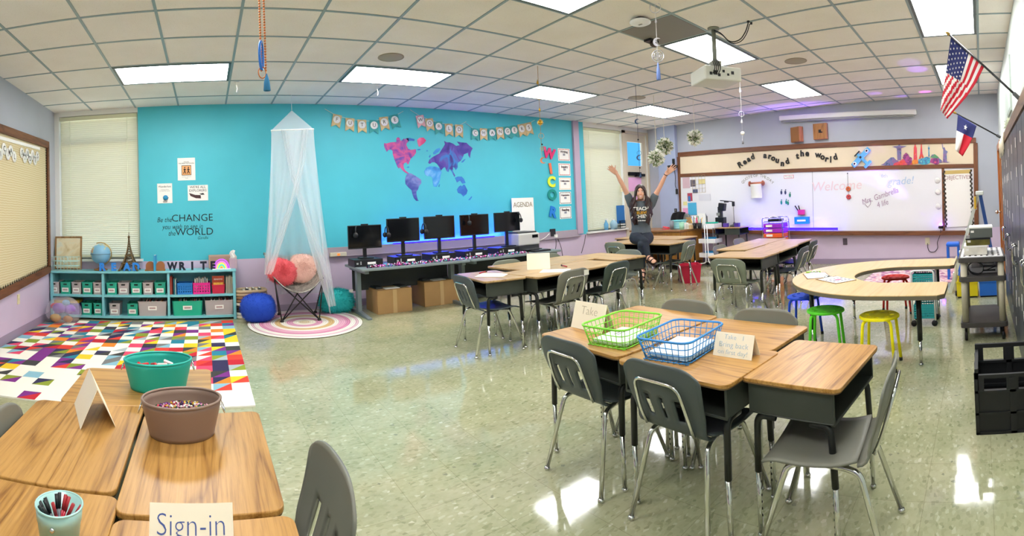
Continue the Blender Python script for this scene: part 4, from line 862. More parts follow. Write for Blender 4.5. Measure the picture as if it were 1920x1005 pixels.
xa, xb = Yp(397, 537, SF+.02).x, Yp(422, 537, SF+.02).x; make_bin('book_bin', xb-xa, .22, .12, mat('red plastic', 'D02548', .4), 'small red bin with a picture book in the upper right cubby', ((xa+xb)/2, SF+.14, Z1), None, (0, 0, 0), False)
t = thing('picture_book', 'orange and red picture book standing in the small red bin', 'book', ((xa+xb)/2, SF+.07, Z1+.02), rot=(R(-6), 0, 0)); b = MB(); b.box(-.085, 0, 0, .085, .03, .22); b.build('pages', mat('book pages'), t); b = MB(); b.box(-.086, -.003, 0, .086, 0, .222); b.k = 1; b.box(-.07, -.0045, .06, .07, -.003, .13); b.build('cover', [mat('rust red cover', 'B5431F', .5), mat('orange print', 'E8B23C', .5, noise=.3, nscale=30)], t); text('SEASONS', .03, white, t, (0, -.004, .175), FACE_Y)
# purple toy box in lower left cubby, plastic bag in front
xa, xb = Yp(95, 575, SF+.02).x, Yp(147, 575, SF+.02).x; b = MB(); t = thing('toy_box', 'purple and yellow box in the lower left cubby behind the plastic bag', 'box', ((xa+xb)/2, SF+.05, .06)); w = (xb-xa)/2; b.box(-w, 0, 0, w, .25, .16); b.build('box_body', mat('purple card', '6B3FA0', .5, noise=.3, nscale=12), t, bevel=.004); b = MB(); b.box(-w, 0, .16, w, .25, .2); b.build('box_lid', mat('yellow orange card', 'D9A832', .5), t, bevel=.004)
n = NT('crinkled clear bag', .12); n.b.inputs['Alpha'].default_value = .26; n.color(n.ramp(n.noise(n.mapping(), 7, 3).outputs['Fac'], [(.3, 'B7A7C8'), (.5, 'E6E6EE'), (.7, 'C9B8A0')])); n.bump(n.noise(n.mapping(), 24, 3).outputs['Fac'], .9, .02)
c = Zp(112, 613, 0); t = thing('plastic_bag', 'clear crinkled plastic bag of party things at the foot of the bookshelf', 'bag', (-1.99, 6.62, .008))
def bag(u, v):
    a = 2*PI*u; z = v*.36; r = (.27+.03*math.sin(3*a)+.015*math.sin(7*a+2))*(math.sin(PI*min(1, .12+.88*v*.98))**.45); return (r*math.cos(a)*.95, r*math.sin(a)*.75, z)
b = MB(); b.grid(bag, 40, 16); b.build('bag_skin', n.m, t)
for k, (x, y, z, r_, col) in enumerate(((-.1,-.02,.07,.07,'C8A03A'), (.08,-.03,.06,.06,'B07A4A'), (.0,.05,.08,.07,'8FB0C8'), (-.05,.0,.2,.09,'7A3FB0'), (.09,.02,.19,.08,'8F4FC0'), (-.12,.03,.22,.06,'D84A6A'), (.05,0,.28,.05,'6A9AC0'))):
    b = MB(); b.sphere((x, y, z), r_, 10, (1.2, .8, .8)); b.build('party_filler', mat('filler '+col, col, .4), t)
# things on top of the shelf
def on(px, y): return Yp(px, 500, y).x
t = thing('framed_picture', 'tall wooden framed print leaning in front of the left window', 'picture', (on(130, 7.24), 7.16, SH), rot=(R(-7), 0, 0)); w, h = .21, .50
pw = woodmat('rustic frame wood', '9A7448', '86623A', '5E4326', axis=2, rnd=False); n = NT('faded vintage print', .7); v = n.mapping(); n.color(n.ramp(n.noise(v, 5, 4, .6, 1.).outputs['Fac'], [(.3, 'C2AE80'), (.5, 'DDD2B0'), (.62, 'D3D3C0'), (.75, 'B5C8BE')]))
b = MB(); b.box(-w+.02, .004, .02, w-.02, .012, h-.02); b.build('print', n.m, t)
b = MB(); 
for q in ((-w, 0, w, .022), (-w, h-.022, w, h), (-w, .022, -w+.022, h-.022), (w-.022, .022, w, h-.022)): b.box(q[0], -.005, q[1], q[2], .02, q[3])
b.build('frame', pw, t)
gx = on(189.5, 7.12); t = thing('globe', 'blue desk globe on a wooden stand between framed picture and brown tower', 'globe', (gx, 7.1, SH))
n = NT('globe map', .35); v = n.mapping(); n.color(n.ramp(n.noise(v, 6.5, 4, .6).outputs['Fac'], [(0, '6FA5C8'), (.56, '7DB3D2'), (.58, 'D8C77A'), (.66, 'C98A8A'), (.75, '9AB878')]))
b = MB(); b.sphere((0, 0, .24), .148, 28); b.build('ball', n.m, t)
b = MB(); b.tube([(-.07-.0*k+.165*math.sin(a)+.07, -.01, .24+.165*math.cos(a)) for k, a in enumerate([R(x) for x in range(-20, 205, 15)])], .007, 6); b.build('meridian_arm', mat('brass', 'B09048', .35, .8), t)
b = MB(); b.tube([(.149*math.cos(a), .149*math.sin(a), .24) for a in [2*PI*k/28 for k in range(28)]], .003, 5, closed=True); b.build('equator_band', mat('dark navy', '20304A', .5), t)
b = MB(); b.lathe([(0, 0), (.1, 0), (.1, .02), (.05, .03), (.02, .05), (.018, .085), (0, .085)], 20); b.build('stand', oakb, t)
tx = on(243.5, 7.12); t = thing('tower_model', 'brown metal lattice tower model before the left window', 'tower model', (tx, 7.08, SH)); m_br = mat('aged bronze', '6E5A3C', .5, .5); hT = .50
def hwid(z): u = z/hT; return .13*(1-u)**2.2+.006
for sx in (-1, 1):
    for sy in (-1, 1):
        b = MB(); b.tube([(sx*hwid(hT*k/14), sy*hwid(hT*k/14), hT*k/14) for k in range(15)], [.012*(1-k/16)+.003 for k in range(15)], 6); b.build('tower_leg', m_br, t)
b = MB()
for k in range(1, 12):
    z0, z1 = hT*k/14, hT*(k+1)/14; a, c = hwid(z0), hwid(z1)
    for s in (-1, 1):
        b.tube([(-a, s*a, z0), (c, s*c, z1)], .003, 4); b.tube([(a, s*a, z0), (-c, s*c, z1)], .003, 4); b.tube([(s*a, -a, z0), (s*c, c, z1)], .003, 4); b.tube([(s*a, a, z0), (s*c, -c, z1)], .003, 4)
b.build('lattice', m_br, t)
for z, e in ((.1, .02), (.21, .012)): q = hwid(z)+e; each('platform', m_br, t, [(-q, -q, z, q, q, z+.016)])
b = MB(); b.box(-.016, -.016, hT-.03, .016, .016, hT-.01); b.tube([(0, 0, hT-.01), (0, 0, hT+.05)], .004, 6); b.build('spire', m_br, t)
t = thing('wire_basket', 'pale wire desk organizer on the left end of the bookshelf', 'organizer', (on(122, 7.0), 7.03, SH)); b = MB(); mw = mat('pale mint wire', 'B8D8D4', .4)
for z in (.004, .07, .14, .2): b.tube([(x, y, z) for x, y in ((-.2, -.09), (.2, -.09), (.2, .09), (-.2, .09))], .003, 5, closed=True)
for k in range(9): x = -.2+.05*k; b.tube([(x, -.09, .004), (x, -.09, .2)], .0025, 5); b.tube([(x, .09, .004), (x, .09, .2)], .0025, 5); b.tube([(x, -.09, .07), (x, .09, .07)], .0025, 5)
for k in range(3): y = -.045+.045*k; b.tube([(-.2, y, .07), (.2, y, .07)], .0025, 5); b.tube([(-.2, y, .14), (.2, y, .14)], .0025, 5)
b.build('wires', mw, t); b = MB(); b.tube([(.045*math.cos(2*PI*k/20)+.02, -.094, .17+.045*math.sin(2*PI*k/20)) for k in range(20)], .004, 6, closed=True); b.build('ring_ornament', mw, t)
m_bl = mat('bright blue painted letter', '2E86DE', .45); m_nv = mat('navy painted letter', '14182C', .45)
for ch, px, m, wd, y in (('R',191.5,m_bl,'READ',6.975),('E',213,m_bl,'READ',6.975),('A',238,m_bl,'READ',6.975),('D',255,m_bl,'READ',6.975),('W',323,m_nv,'WRITE',6.985),('R',341,m_nv,'WRITE',6.985),('I',360.5,m_nv,'WRITE',6.985),('T',381.5,m_nv,'WRITE',6.985),('E',399,m_nv,'WRITE',6.985)):
    o = text(ch, .145, m, None, (on(px, y), y, SH+.056), FACE_Y, ext=.012, bold=.008, name='standing_letter', sx=.95 if ch != 'W' else .85); tag(o, '%s standing letter %s of the word %s on the bookshelf' % ('blue' if wd == 'READ' else 'navy', ch, wd), 'letter', 'standing letters on the bookshelf')
for k, (px, s) in enumerate(((281.5, 1), (301, -1))):
    t = thing('bookend', 'brown %s bookend holding the blue book on the bookshelf' % ['left', 'right'][k], 'bookend', (on(px, 7.02), 7.02, SH), group='brown bookends'); b = MB(); b.box(-.07, -.05, 0, .07, .05, .02)
    pr_ = [(-.06, .02), (.06, .02), (.06, .07)]+[(.06*math.cos(a), .07+.06*math.sin(a)) for a in [R(x) for x in range(0, 181, 20)]][1:]; b.build('base', oakb, t); b = MB(); poly3(b, [(x, -.03, z) for x, z in pr_], (0, .06, 0)); b.build('arched_block', mat('terracotta brown', 'A0663E', .6), t)
book(on(291, 7.0), 7.02, SH, .03, .2, .22, 0, '3A9FD0', 'light blue book standing between the two brown bookends', None)
t = thing('neon_rainbow', 'glowing neon rainbow lamp at the right end of the bookshelf', 'lamp', (on(415.5, 6.98), 6.99, SH)); b = MB(); b.box(-.13, -.02, 0, .13, .03, .012); b.build('base', white, t)
for r_, col, nm in ((.105,'A040F0','violet_tube'),(.08,'F060C0','pink_tube'),(.06,'F8E050','yellow_tube'),(.04,'30E0A0','green_tube'),(.02,'FF9040','orange_tube')): b = MB(); b.tube([(r_*math.cos(a), 0, .014+r_*1.2*math.sin(a)) for a in [PI*k/16 for k in range(17)]], .0085, 8); b.build(nm, mat('neon '+col, col, .4, emit=1.1), t)
t = thing('storage_box', 'tan box standing behind the neon rainbow', 'box', (on(412, 7.2), 7.15, SH)); b = MB(); b.box(-.16, 0, 0, .17, .1, .19); b.build('box_body', mat('tan linen', 'B69A88', .8), t, bevel=.006); b = MB(); b.box(-.14, -.002, .02, .15, 0, .17); b.build('front_panel', mat('tan linen front', 'A88A78', .8), t)
t = thing('tissue_box', 'small tissue box with a white tissue at the right end of the bookshelf', 'tissue box', (on(437, 7.14), 7.12, SH)); b = MB(); b.box(-.055, -.06, 0, .055, .06, .14); b.build('carton', mat('mauve carton', 'B9A0A8', .7), t, bevel=.004); b = MB(); b.grid(lambda u, v: ((u-.5)*.1*(1-.4*v)+.012*math.sin(v*7), .02*math.sin(u*9+v*3), .14+.12*v-.02*abs(u-.5)), 6, 6); b.build('tissue', white, t, solid=.002)
# ------------------------------------------------------------------ patterned rug
pal = ['F4F0E2', 'F2CB26', 'E0402F', '2F2A52', '7A7A78', '7E2C86', 'EE8A28', '1F7F96', '8C9A2E', 'C52030', 'E8486A', 'A9B4B8', '3D3D3C', '88B8C8']
rm = [mat('rug wool '+c, c, .95, bump=.3, nscale=300) for c in pal]
rx0, rx1, ry0, ry1 = -2.26, .33, 3.68, 6.8; cw, chh = .152, .165; nx, ny = int((rx1-rx0)/cw), int((ry1-ry0)/chh); cw, chh = (rx1-rx0)/nx, (ry1-ry0)/ny
b = MB(); rr = random.Random(5)
for i in range(nx):
    for j in range(ny):
        x, y = i*cw, j*chh; f = j/ny; g = i/nx; sh_ = 0
        dens = min(1, max(.45, 1.9*f+.05+.6*max(0, g-.5)*2))
        white_cell = rr.random() > dens or ((i+j) % 2 == 0 and rr.random() < .5)
        P = [(x, y, .012), (x+cw, y, .012), (x+cw, y+chh, .012), (x, y+chh, .012)]
        if white_cell: b.k = 0; b.add(P, [(0, 1, 2, 3)], False)
        elif rr.random() < .72:
            b.k = rr.randrange(1, 14); b.add([P[0], P[1], P[2]], [(0, 1, 2)], False); b.k = rr.choice([0]+list(range(1, 14))); b.add([P[0], P[2], P[3]], [(0, 1, 2)], False)
        else: b.k = rr.randrange(1, 14); b.add(P, [(0, 1, 2, 3)], False)
b.k = 0; W_, H_ = nx*cw, ny*chh
b.add([(0,0,0),(W_,0,0),(W_,H_,0),(0,H_,0),(0,0,.012),(W_,0,.012),(W_,H_,.012),(0,H_,.012)], [(0,3,2,1),(0,1,5,4),(1,2,6,5),(2,3,7,6),(3,0,4,7)], False)
o = b.build('area_rug', rm, loc=(rx0, ry0, .0005)); tag(o, 'large rug of colourful triangles and squares on white, before the bookshelf', 'rug')
# ------------------------------------------------------------------ round braided rug
n = NT('braided rug', .95, .2); v = n.mapping(); ln = n.n('VectorMath', operation='LENGTH'); n.l(v, ln.inputs[0])
st = [(0, 'D9C6A4'), (.10, 'EDE4D2'), (.2, 'D79AB0'), (.32, 'EFE6DA'), (.42, 'D3B07A'), (.52, 'EFE6DA'), (.6, 'E3A9BC'), (.72, 'D68CA8'), (.8, 'F0E8DC'), (.88, 'DDB8C0'), (.94, 'F0EADF')]
mr = n.n('MapRange'); mr.inputs['From Max'].default_value = .76; n.l(ln.outputs['Value'], mr.inputs['Value']); c = n.ramp(mr.outputs[0], st, 'CONSTANT')
wv = n.n('TexWave', wave_type='RINGS', rings_direction='Z'); wv.inputs['Scale'].default_value = 11; n.l(v, wv.inputs['Vector']); c = n.mix(.25, c, wv.outputs['Color'], 'MULTIPLY'); n.color(c); n.bump(wv.outputs['Fac'], .6, .01)
b = MB(); b.lathe([(0, 0), (.75, 0), (.765, .006), (.755, .014), (0, .014)], 64); o = b.build('braided_rug', n.m, loc=(1.25, 6.40, .0005)); o.scale = (.98, 1.13, 1); tag(o, 'round braided rug in pink, tan and cream rings under the butterfly chair', 'rug')
# ------------------------------------------------------------------ butterfly chair
bc = Vector((1.24, 6.7, .016)); t = thing('butterfly_chair', 'silver grey butterfly chair with black folding frame on the round rug', 'chair', bc)
fl, fr, bl_, br_ = [Vector(p)-bc+Vector((0, 0, .016)) for p in (Zp(529,606), Zp(599,602.5), (1.0, 6.98, 0), (1.52, 6.95, 0))]
tl_, tr_ = Dp(515, 524, 6.55)-bc, Dp(606, 521, 6.55)-bc; hl_, hr_ = Yp(494, 476, 7.17)-bc, Yp(600, 472, 7.17)-bc
m_rod = mat('black steel rod', '1A1716', .4)
for P in ((fl, tr_), (fr, tl_), (bl_, tl_), (br_, tr_), (fl, tl_+Vector((-.0,.02,-.02))), (fr, tr_+Vector((0,.02,-.02))), (fl, hr_), (fr, hl_)): b = MB(); b.tube([P[0]+Vector((0,0,.01)), P[1]], .0085, 8); b.build('frame_rod', m_rod, t)
for P in (fl, fr, bl_, br_): b = MB(); b.lathe([(0, -.01), (.025, -.01), (.028, .01), (.014, .03), (0, .03)], 10, P); b.build('foot', m_rod, t)
n = NT('silver sequin fabric', .35); v = n.mapping(); n.color(n.ramp(n.noise(v, 14, 4, .7, .5).outputs['Fac'], [(.3, '5A5850'), (.5, '97958C'), (.7, 'C9C6BC')])); n.b.inputs['Metallic'].default_value = .35; n.bump(n.noise(v, 60, 2).outputs['Fac'], .6, .01)
def sling(u, v):
    a = tl_.lerp(tr_, u); c = hl_.lerp(hr_, u); p = a.lerp(c, v)
    e = 4*u*(1-u); p.z -= .17*e*(1-v)+.04*e*v+.2*math.sin(PI*v)**1.0*(.4+.6*e)*(1-.45*v); p.y += .10*math.sin(PI*v)*(1-v)+.03*e; p.y -= .10*e*(1-v)
    k = abs(u-.5)*2; p.z += .02*k**4; return p
b = MB(); b.grid(sling, 20, 20); b.build('sling', n.m, t, solid=.012)
def fur(b, c, rad, count, length, seed=1, power=2.6, base=True):
    r_ = random.Random(seed); c = Vector(c)
    def pt(d):
        k = (abs(d.x/rad[0])**power+abs(d.y/rad[1])**power+abs(d.z/rad[2])**power)**(-1/power); return d*k
    if base:
        n1, n2 = 20, 14; vs = []; fs = []
        for i in range(n1):
            for j in range(n2+1):
                th, ph = 2*PI*i/n1, PI*j/n2-PI/2; vs.append(c+pt(Vector((math.cos(ph)*math.cos(th), math.cos(ph)*math.sin(th), math.sin(ph)+1e-4))))
        for i in range(n1):
            for j in range(n2): fs.append((i*(n2+1)+j, ((i+1) % n1)*(n2+1)+j, ((i+1) % n1)*(n2+1)+j+1, i*(n2+1)+j+1))
        b.add(vs, fs, True)
    for _ in range(count):
        d = Vector((r_.gauss(0, 1), r_.gauss(0, 1), r_.gauss(0, 1))).normalized(); p = pt(d)+c; w = d.orthogonal().normalized()*length*.16; w.rotate(Matrix.Rotation(r_.random()*6.28, 3, d))
        tip = p+d*length*(.6+.5*r_.random())+Vector((r_.gauss(0, 1), r_.gauss(0, 1), r_.gauss(0, 1)-.4))*length*.4
        b.add([p-w, p+w, tip], [(0, 1, 2)], True)
    return b
def furry(name, label, cat, c, rad, count, length, m, rot=(0,0,0), seed=1):
    b = MB(); fur(b, (0,0,0), rad, count, length, seed); o = b.build(name, m, loc=c, rot=rot); return tag(o, label, cat)
cc = Dp(528, 509, 6.8); furry('cushion', 'fluffy coral cushion on the butterfly chair', 'cushion', cc, (.21, .09, .17), 3600, .02, mat('coral fur', 'E8656C', .9), (R(-15), R(20), R(8)), 3)
cc = Dp(568, 503, 7.0); furry('cushion', 'fluffy pale pink cushion leaning in the butterfly chair', 'cushion', cc, (.205, .085, .205), 3600, .018, mat('pale pink fur', 'EBC0B0', .9), (R(-20), R(6), 0), 4)
o = furry('pouf', 'royal blue shaggy pouf beside the butterfly chair', 'pouf', (.67, 6.66, .19), (.235, .2, .185), 2800, .018, mat('royal blue plush', '1C48B8', .85), (0, 0, 0), 5)
o = furry('pouf', 'teal shaggy pouf behind the butterfly chair', 'pouf', (1.83, 6.93, .165), (.25, .2, .16), 2800, .03, mat('teal fur', '28AFAE', .9), (0, 0, 0), 6)
c = Yp(644, 551, 6.95); b = MB(); b.box(-.03, 0, -.02, .03, .006, .02); b.build('care_tag', white, o, loc=(.2, -.1, .14))
# basket of books
t = thing('basket', 'woven basket of books behind the royal blue pouf', 'basket', (Yp(471, 570, 7.05).x, 7.06, 0)); wv_ = mat('woven rush', 'BFA684', .9); wv2 = mat('dark woven stripe', '8F6A48', .9); wv3 = mat('cream woven stripe', 'DCD3C0', .9); wv4 = mat('black woven stripe', '2A2624', .9)
for k in range(9):
    z = .02+.044*k; b = MB(); b.tube([(x, y, z) for x, y in rrect(.42, .3, .1, 5)], .023, 8, closed=True); b.build('woven_row', [wv3, wv3, wv4, wv4, wv3, wv2, wv2, wv_, wv_][k], t)
b = MB(); b.prism(rrect(.39, .27, .09, 4), .005, .02); b.build('basket_bottom', wv_, t)
for k in range(6): book(t.location.x-.12+.045*k, 7.05, .03, .03, .17, .36+.02*(k % 2), 3, ['E6E2D8', '3A3A40', 'D8D2C4', '8A7A66', 'CFC7B4', '55606A'][k], '%s book from the left in the woven basket' % ordl9[k], 'books in the woven basket')
# ------------------------------------------------------------------ sheer canopy
n = NT('sheer white voile', .8); tr = n.n('BsdfTransparent'); tl3 = n.n('BsdfTranslucent'); tl3.inputs[0].default_value = (.95, .95, .97, 1); n.b.inputs['Base Color'].default_value = (.95, .95, .97, 1)
m1 = n.n('MixShader'); m1.inputs[0].default_value = .4; m2 = n.n('MixShader'); m2.inputs[0].default_value = .42; n.l(n.b.outputs[0], m1.inputs[1]); n.l(tl3.outputs[0], m1.inputs[2]); n.l(tr.outputs[0], m2.inputs[1]); n.l(m1.outputs[0], m2.inputs[2]); n.l(m2.outputs[0], n.t.nodes['Material Output'].inputs[0])
CY_ = 6.75; ap = Yp(547, 207, CY_); ringz = Yp(548, 250, CY_).z; rw = (Yp(586, 250, CY_).x-Yp(511, 250, CY_).x)/2; cx_ = ap.x
t = thing('bed_canopy', 'sheer white canopy hanging from the ceiling over the butterfly chair', 'canopy', (cx_, CY_, ringz))
b = MB(); b.tube([(0, 0, ap.z-ringz), (0, 0, HC-ringz)], .003, 5); b.build('hanging_cord', white, t)
can_mat = n.m; rz_c = -math.atan2(cx_, CY_)
def sq(u):
    """point on the square hoop, u = 0..1 counter-clockwise from the front left corner"""
    q = (u % 1)*4; k = int(q); f = q-k; P = [(-rw, -rw), (rw, -rw), (rw, rw), (-rw, rw), (-rw, -rw)]
    return Vector((P[k][0]*(1-f)+P[k+1][0]*f, P[k][1]*(1-f)+P[k+1][1]*f, 0))
t.rotation_euler = (0, 0, rz_c)
b = MB(); b.grid(lambda u, v: sq(u)*(1-v)+Vector((0, 0, (ap.z-ringz)*v)), 48, 8, smooth=False); b.build('canopy_top', can_mat, t)
b = MB(); b.tube([sq(k/4) for k in range(4)], .009, 6, closed=True); b.build('hoop', white, t)
zf = .05-ringz; sc_ = lambda px: (px-548)*.99*math.hypot(cx_, CY_)/925
def drape(name, u0, u1, bot, rip, amp=.02, nu=44, nv=24, pw=1.7):
    def f(u, v):
        top = sq(u0+(u1-u0)*u); q = Vector(bot(u)); k = v**pw*.5+v*.5; p = top.lerp(q, k); p.z = q.z*v; w = amp*math.sin(u*rip)*(.25+v); p.y += w; p.x += .5*w*math.cos(u*rip*.7); return p
    b = MB(); b.grid(f, nu, nv); return b.build(name, can_mat, t)
drape('back_drape', .5, .75, lambda u: (sc_(600)*(1-u)+sc_(508)*u, .22, zf+.25), 26, .012)
drape('side_drape', .25, .5, lambda u: (sc_(612)-.04*(1-u)-.03*u, -.1+.3*u, zf), 24, .012)
drape('side_drape', .75, 1.0, lambda u: (sc_(490)+.04*(1-u), .18-.3*u, zf+.45), 24, .012)
drape('front_drape', .002, .205, lambda u: (sc_(488)+(sc_(502)-sc_(488))*u, -.3-.06*u, zf+.6), 22, .012)
drape('front_drape', .07, .248, lambda u: (sc_(602)+(sc_(616)-sc_(602))*u, -.36+.06*u, zf+.15), 22, .012)
def band(P, wid):
    def f(u, v):
        s = v*(len(P)-1); i = min(int(s), len(P)-2); g = s-i; p = Vector(P[i]).lerp(Vector(P[i+1]), g); return p+Vector(((u-.5)*wid, .012*math.sin(u*25), 0))
    b = MB(); b.grid(f, 14, 24); return b.build('gathered_edge', can_mat, t)
zz0 = lambda px, py: Dp(px, py, math.hypot(cx_, CY_)).z-ringz
band([(sc_(532), -rw-.01, 0), (sc_(545), -rw-.02, zz0(545, 330)), (sc_(566), -rw-.1, zz0(566, 400)), (sc_(588), -.34, zz0(588, 470)), (sc_(606), -.36, zz0(606, 520))], .07)
band([(sc_(573), -rw-.02, 0), (sc_(563), -rw-.03, zz0(563, 310)), (sc_(544), -rw-.1, zz0(544, 380)), (sc_(522), -.36, zz0(522, 440)), (sc_(500), -.38, zz0(500, 505))], .08)
# ------------------------------------------------------------------ computer tables
m_tab = mat('grey laminate tabletop', '7F8A8C', .4, noise=.03, nscale=10); m_tabd = mat('charcoal modesty panel', '33383A', .5); m_steel = mat('grey painted steel', '7A868A', .4, .2)
TY, TZ = 6.2, .672
def ctable(x0, x1, label, leftleg=True):
    t = thing('computer_table', label, 'table', ((x0+x1)/2, TY, 0), 0, 'computer tables'); w = (x1-x0)/2; d = .84
    b = MB(); b.prism([(x+0, y+d/2) for x, y in rrect(2*w, d, .04, 4)], TZ-.032, TZ); b.build('tabletop', m_tab, t, bevel=.006)
    b = MB(); b.box(-w+.06, d-.2, .3, w-.06, d-.18, TZ-.034); b.build('modesty_panel', m_tabd, t)
    for s in (-1, 1):
        x = s*(w-.09); b = MB(); b.box(x-.03, .42, .05, x+.03, .52, TZ-.034); b.box(x-.03, .06, TZ-.075, x+.03, .42, TZ-.034); b.box(x-.03, .52, TZ-.075, x+.03, d-.06, TZ-.034); poly3(b, [(x-.03, .0, 0), (x-.03, d-.05, 0), (x-.03, d-.05, .03), (x-.03, .52, .05), (x-.03, .42, .05), (x-.03, .0, .022)], (.06, 0, 0)); b.build('leg', m_steel, t, bevel=.004)
    return t
xm = Yp(884, 487, TY).x; ctable(2.0, xm-.005, 'left grey computer table with two cardboard boxes under it'); ctable(xm+.005, 5.42, 'right grey computer table under the printer')
m_blk = mat('black plastic', '17181B', .38); m_scr = mat('black glossy screen', '0C0E11', .08, spec=.6)
mon = None
def make_monitor():
    t = thing('monitor', '', 'monitor'); w, h = .29, .165
    b = MB(); b.box(-w, 0, -h, w, .03, h); b.build('case', m_blk, t, bevel=.006); b = MB(); b.box(-w+.012, -.002, -h+.02, w-.012, 0, h-.012); b.build('screen', m_scr, t)
    b = MB(); b.box(-.06, -.006, h, .06, .022, h+.018); b.build('webcam', m_blk, t, bevel=.004)
    b = MB(); b.box(-.03, .03, -h-.13, .03, .055, 0); b.build('stand_neck', m_blk, t); b = MB(); b.prism(rrect(.24, .17, .03, 4), -h-.145, -h-.13); b.build('stand_base', m_blk, t); return t
def make_pc():
    t = thing('desktop_computer', '', 'computer'); b = MB(); b.box(-.19, 0, 0, .19, .3, .1); b.build('case', m_blk, t, bevel=.006)
    b = MB(); b.box(-.02, -.002, .03, .09, 0, .062); b.build('asset_label', white, t); each('silver_sticker', mat('silver sticker', 'A9A9AA', .4), t, [(-.165, -.002, .035, -.14, 0, .06)]); each('front_port', mat('silver sticker'), t, [(-.115, -.002, .03, -.1, 0, .075)]); return t
def make_headset():
    t = thing('headphones', '', 'headphones'); b = MB(); b.tube([(.078*math.cos(a), 0, .1+.09*math.sin(a)) for a in [R(x) for x in range(-10, 191, 14)]], .008, 8); b.build('headband', m_blk, t)
    for s in (-1, 1): b = MB(); b.sphere((s*.075, 0, .07), .04, 12, (.5, .9, 1)); b.build('ear_cup', m_blk, t)
    return t
mons = [(652,717,422,466),(725,788,409,453),(795,854,405,447),(863,918,402,441),(927,976,398,434)]; pcs = [(661,722),(731,801),(803,861),(863,925),(926,985)]
ords = ['first', 'second', 'third', 'fourth', 'fifth']; MY = 6.66
p_ = h_ = None; monobjs = []
for i in range(5):
    x0, x1, y0, y1 = mons[i]; cx, cyp = (x0+x1)/2, (y0+y1)/2; c = Yp(cx, cyp, MY); wreal = (Yp(x1, cyp, MY).x-Yp(x0, cyp, MY).x)/2
    s = wreal/.29; hreal = (Yp(cx, y0, MY).z-Yp(cx, y1, MY).z)/2; zbase = TZ+.1 
    lb = '%s black monitor from the left on the computer tables' % ords[i]
    sz = hreal/.165; drop = (c.z-zbase-.002)/ (.31*sz)
    if mon is None: mon = make_monitor(); o = mon; o['label'] = lb; o.location = c; o['group'] = 'black monitors'
    else: o = dup(mon, c, 0, lb, 'black monitors')
    o.scale = (s*.97, 1, sz)
    # stretch neck/base down to the computer case
    for ch in o.children:
        nm = ch.name.split('.')[0]; need = (c.z-zbase)/sz
        if nm == 'stand_base': ch.location.z = .31-need+.001
        if nm == 'stand_neck': ch.scale.z = max(.6, (need-.015)/.295)
    xa, xb = pcs[i]; px_ = (xa+xb)/2; c2 = Yp(px_, 480, 6.5); w2 = (Yp(xb, 480, 6.5).x-Yp(xa, 480, 6.5).x)/2
    lb = '%s black desktop computer from the left, under its monitor' % ords[i]
    if p_ is None: p_ = make_pc(); q = p_; q['label'] = lb; q['group'] = 'black desktop computers'; q.location = (c2.x, 6.5, TZ)
    else: q = dup(p_, (c2.x, 6.5, TZ), 0, lb, 'black desktop computers')
    q.scale = (min(1.1, w2/.19), 1.1, 1)
for i, (px, py, an, lb) in enumerate(((668, 434, 0, 'black headphones hung over the first monitor'), (725, 434, 80, 'black headphones hung between the first and second monitors'), (795, 428, 80, 'black headphones hung between the second and third monitors'), (879, 412, 0, 'black headphones hung over the fourth monitor'), (972, 407, 70, 'black headphones hung on the right edge of the fifth monitor'))):
    c = Yp(px, py, MY-.02); zc = c.z-.12
    if h_ is None: h_ = make_headset(); q = h_; q['label'] = lb; q['group'] = 'black headphones'; q.location = (c.x, MY-.02, zc); q.rotation_euler = (0, 0, R(65+an*.2))
    else: q = dup(h_, (c.x, MY-.02, zc), R(65+an*.3), lb, 'black headphones')
# sparkling garlands of bead strings along the table fronts
bc_ = [mat('metallic bead '+c, c, .2, .5) for c in ('D04C9A', '8A3FB0', 'E8E8F0', '3FA8B0', 'B03060', 'F0A8D0', '2A1F3A')]
rr = random.Random(9)
for k, (xa, xb, ya, yb, cnt, lb) in enumerate(((688, 790, 497, 489, 190, 'pile of metallic party beads along the front of the left computer table'), (790, 945, 489, 474, 260, 'metallic party beads along the table front below the middle monitors'), (955, 986, 472, 468, 60, 'small pile of metallic party beads below the fifth monitor'))):
    b = MB()
    for j in range(cnt):
        u = rr.random(); px = xa+(xb-xa)*u; x = Yp(px, 480, TY+.1).x; b.k = rr.randrange(7); r_ = .008+.006*rr.random(); b.sphere((x, TY+.1+rr.gauss(0, .028), TZ+r_+abs(rr.gauss(0, .012))), r_, 6)
    o = b.build('bead_garland', bc_); tag(o, lb, 'party beads', 'metallic party beads')
# printer
c = Yp(990, 450, 6.6); t = thing('printer', 'grey office printer on the right computer table before the AGENDA board', 'printer', (Yp(986, 450, 6.6).x, 6.5, TZ)); m_pr = mat('pale grey plastic', 'C4C2BC', .45); m_prd = mat('dark grey plastic', '3C3E40', .45)
b = MB(); b.box(-.22, 0, .1, .22, .42, .3); b.build('body', m_pr, t, bevel=.02); b = MB(); b.box(-.22, .02, 0, .22, .42, .1); b.build('base', m_prd, t, bevel=.01); b = MB(); b.box(-.2, .05, .3, .2, .4, .325); b.build('scanner_lid', m_prd, t, bevel=.01); b = MB(); b.box(-.16, -.12, .03, .16, .02, .045); b.build('paper_tray', m_prd, t); b = MB(); b.box(.06, -.004, .22, .18, 0, .27); b.build('control_panel', m_scr, t)
kb = MB(); t = thing('keyboard', 'black keyboard at the right end of the computer tables', 'keyboard', (Yp(1010, 464, 6.35).x, 6.3, TZ)); kb.box(-.17, -.06, 0, .17, .06, .02); kb.build('case', m_blk, t, bevel=.004); kb = MB()
for r_ in range(4):
    for c_ in range(12): kb.cbox(-.15+.0273*c_, -.042+.028*r_, .023, .021, .021, .006)
kb.build('keys', m_prd, t)
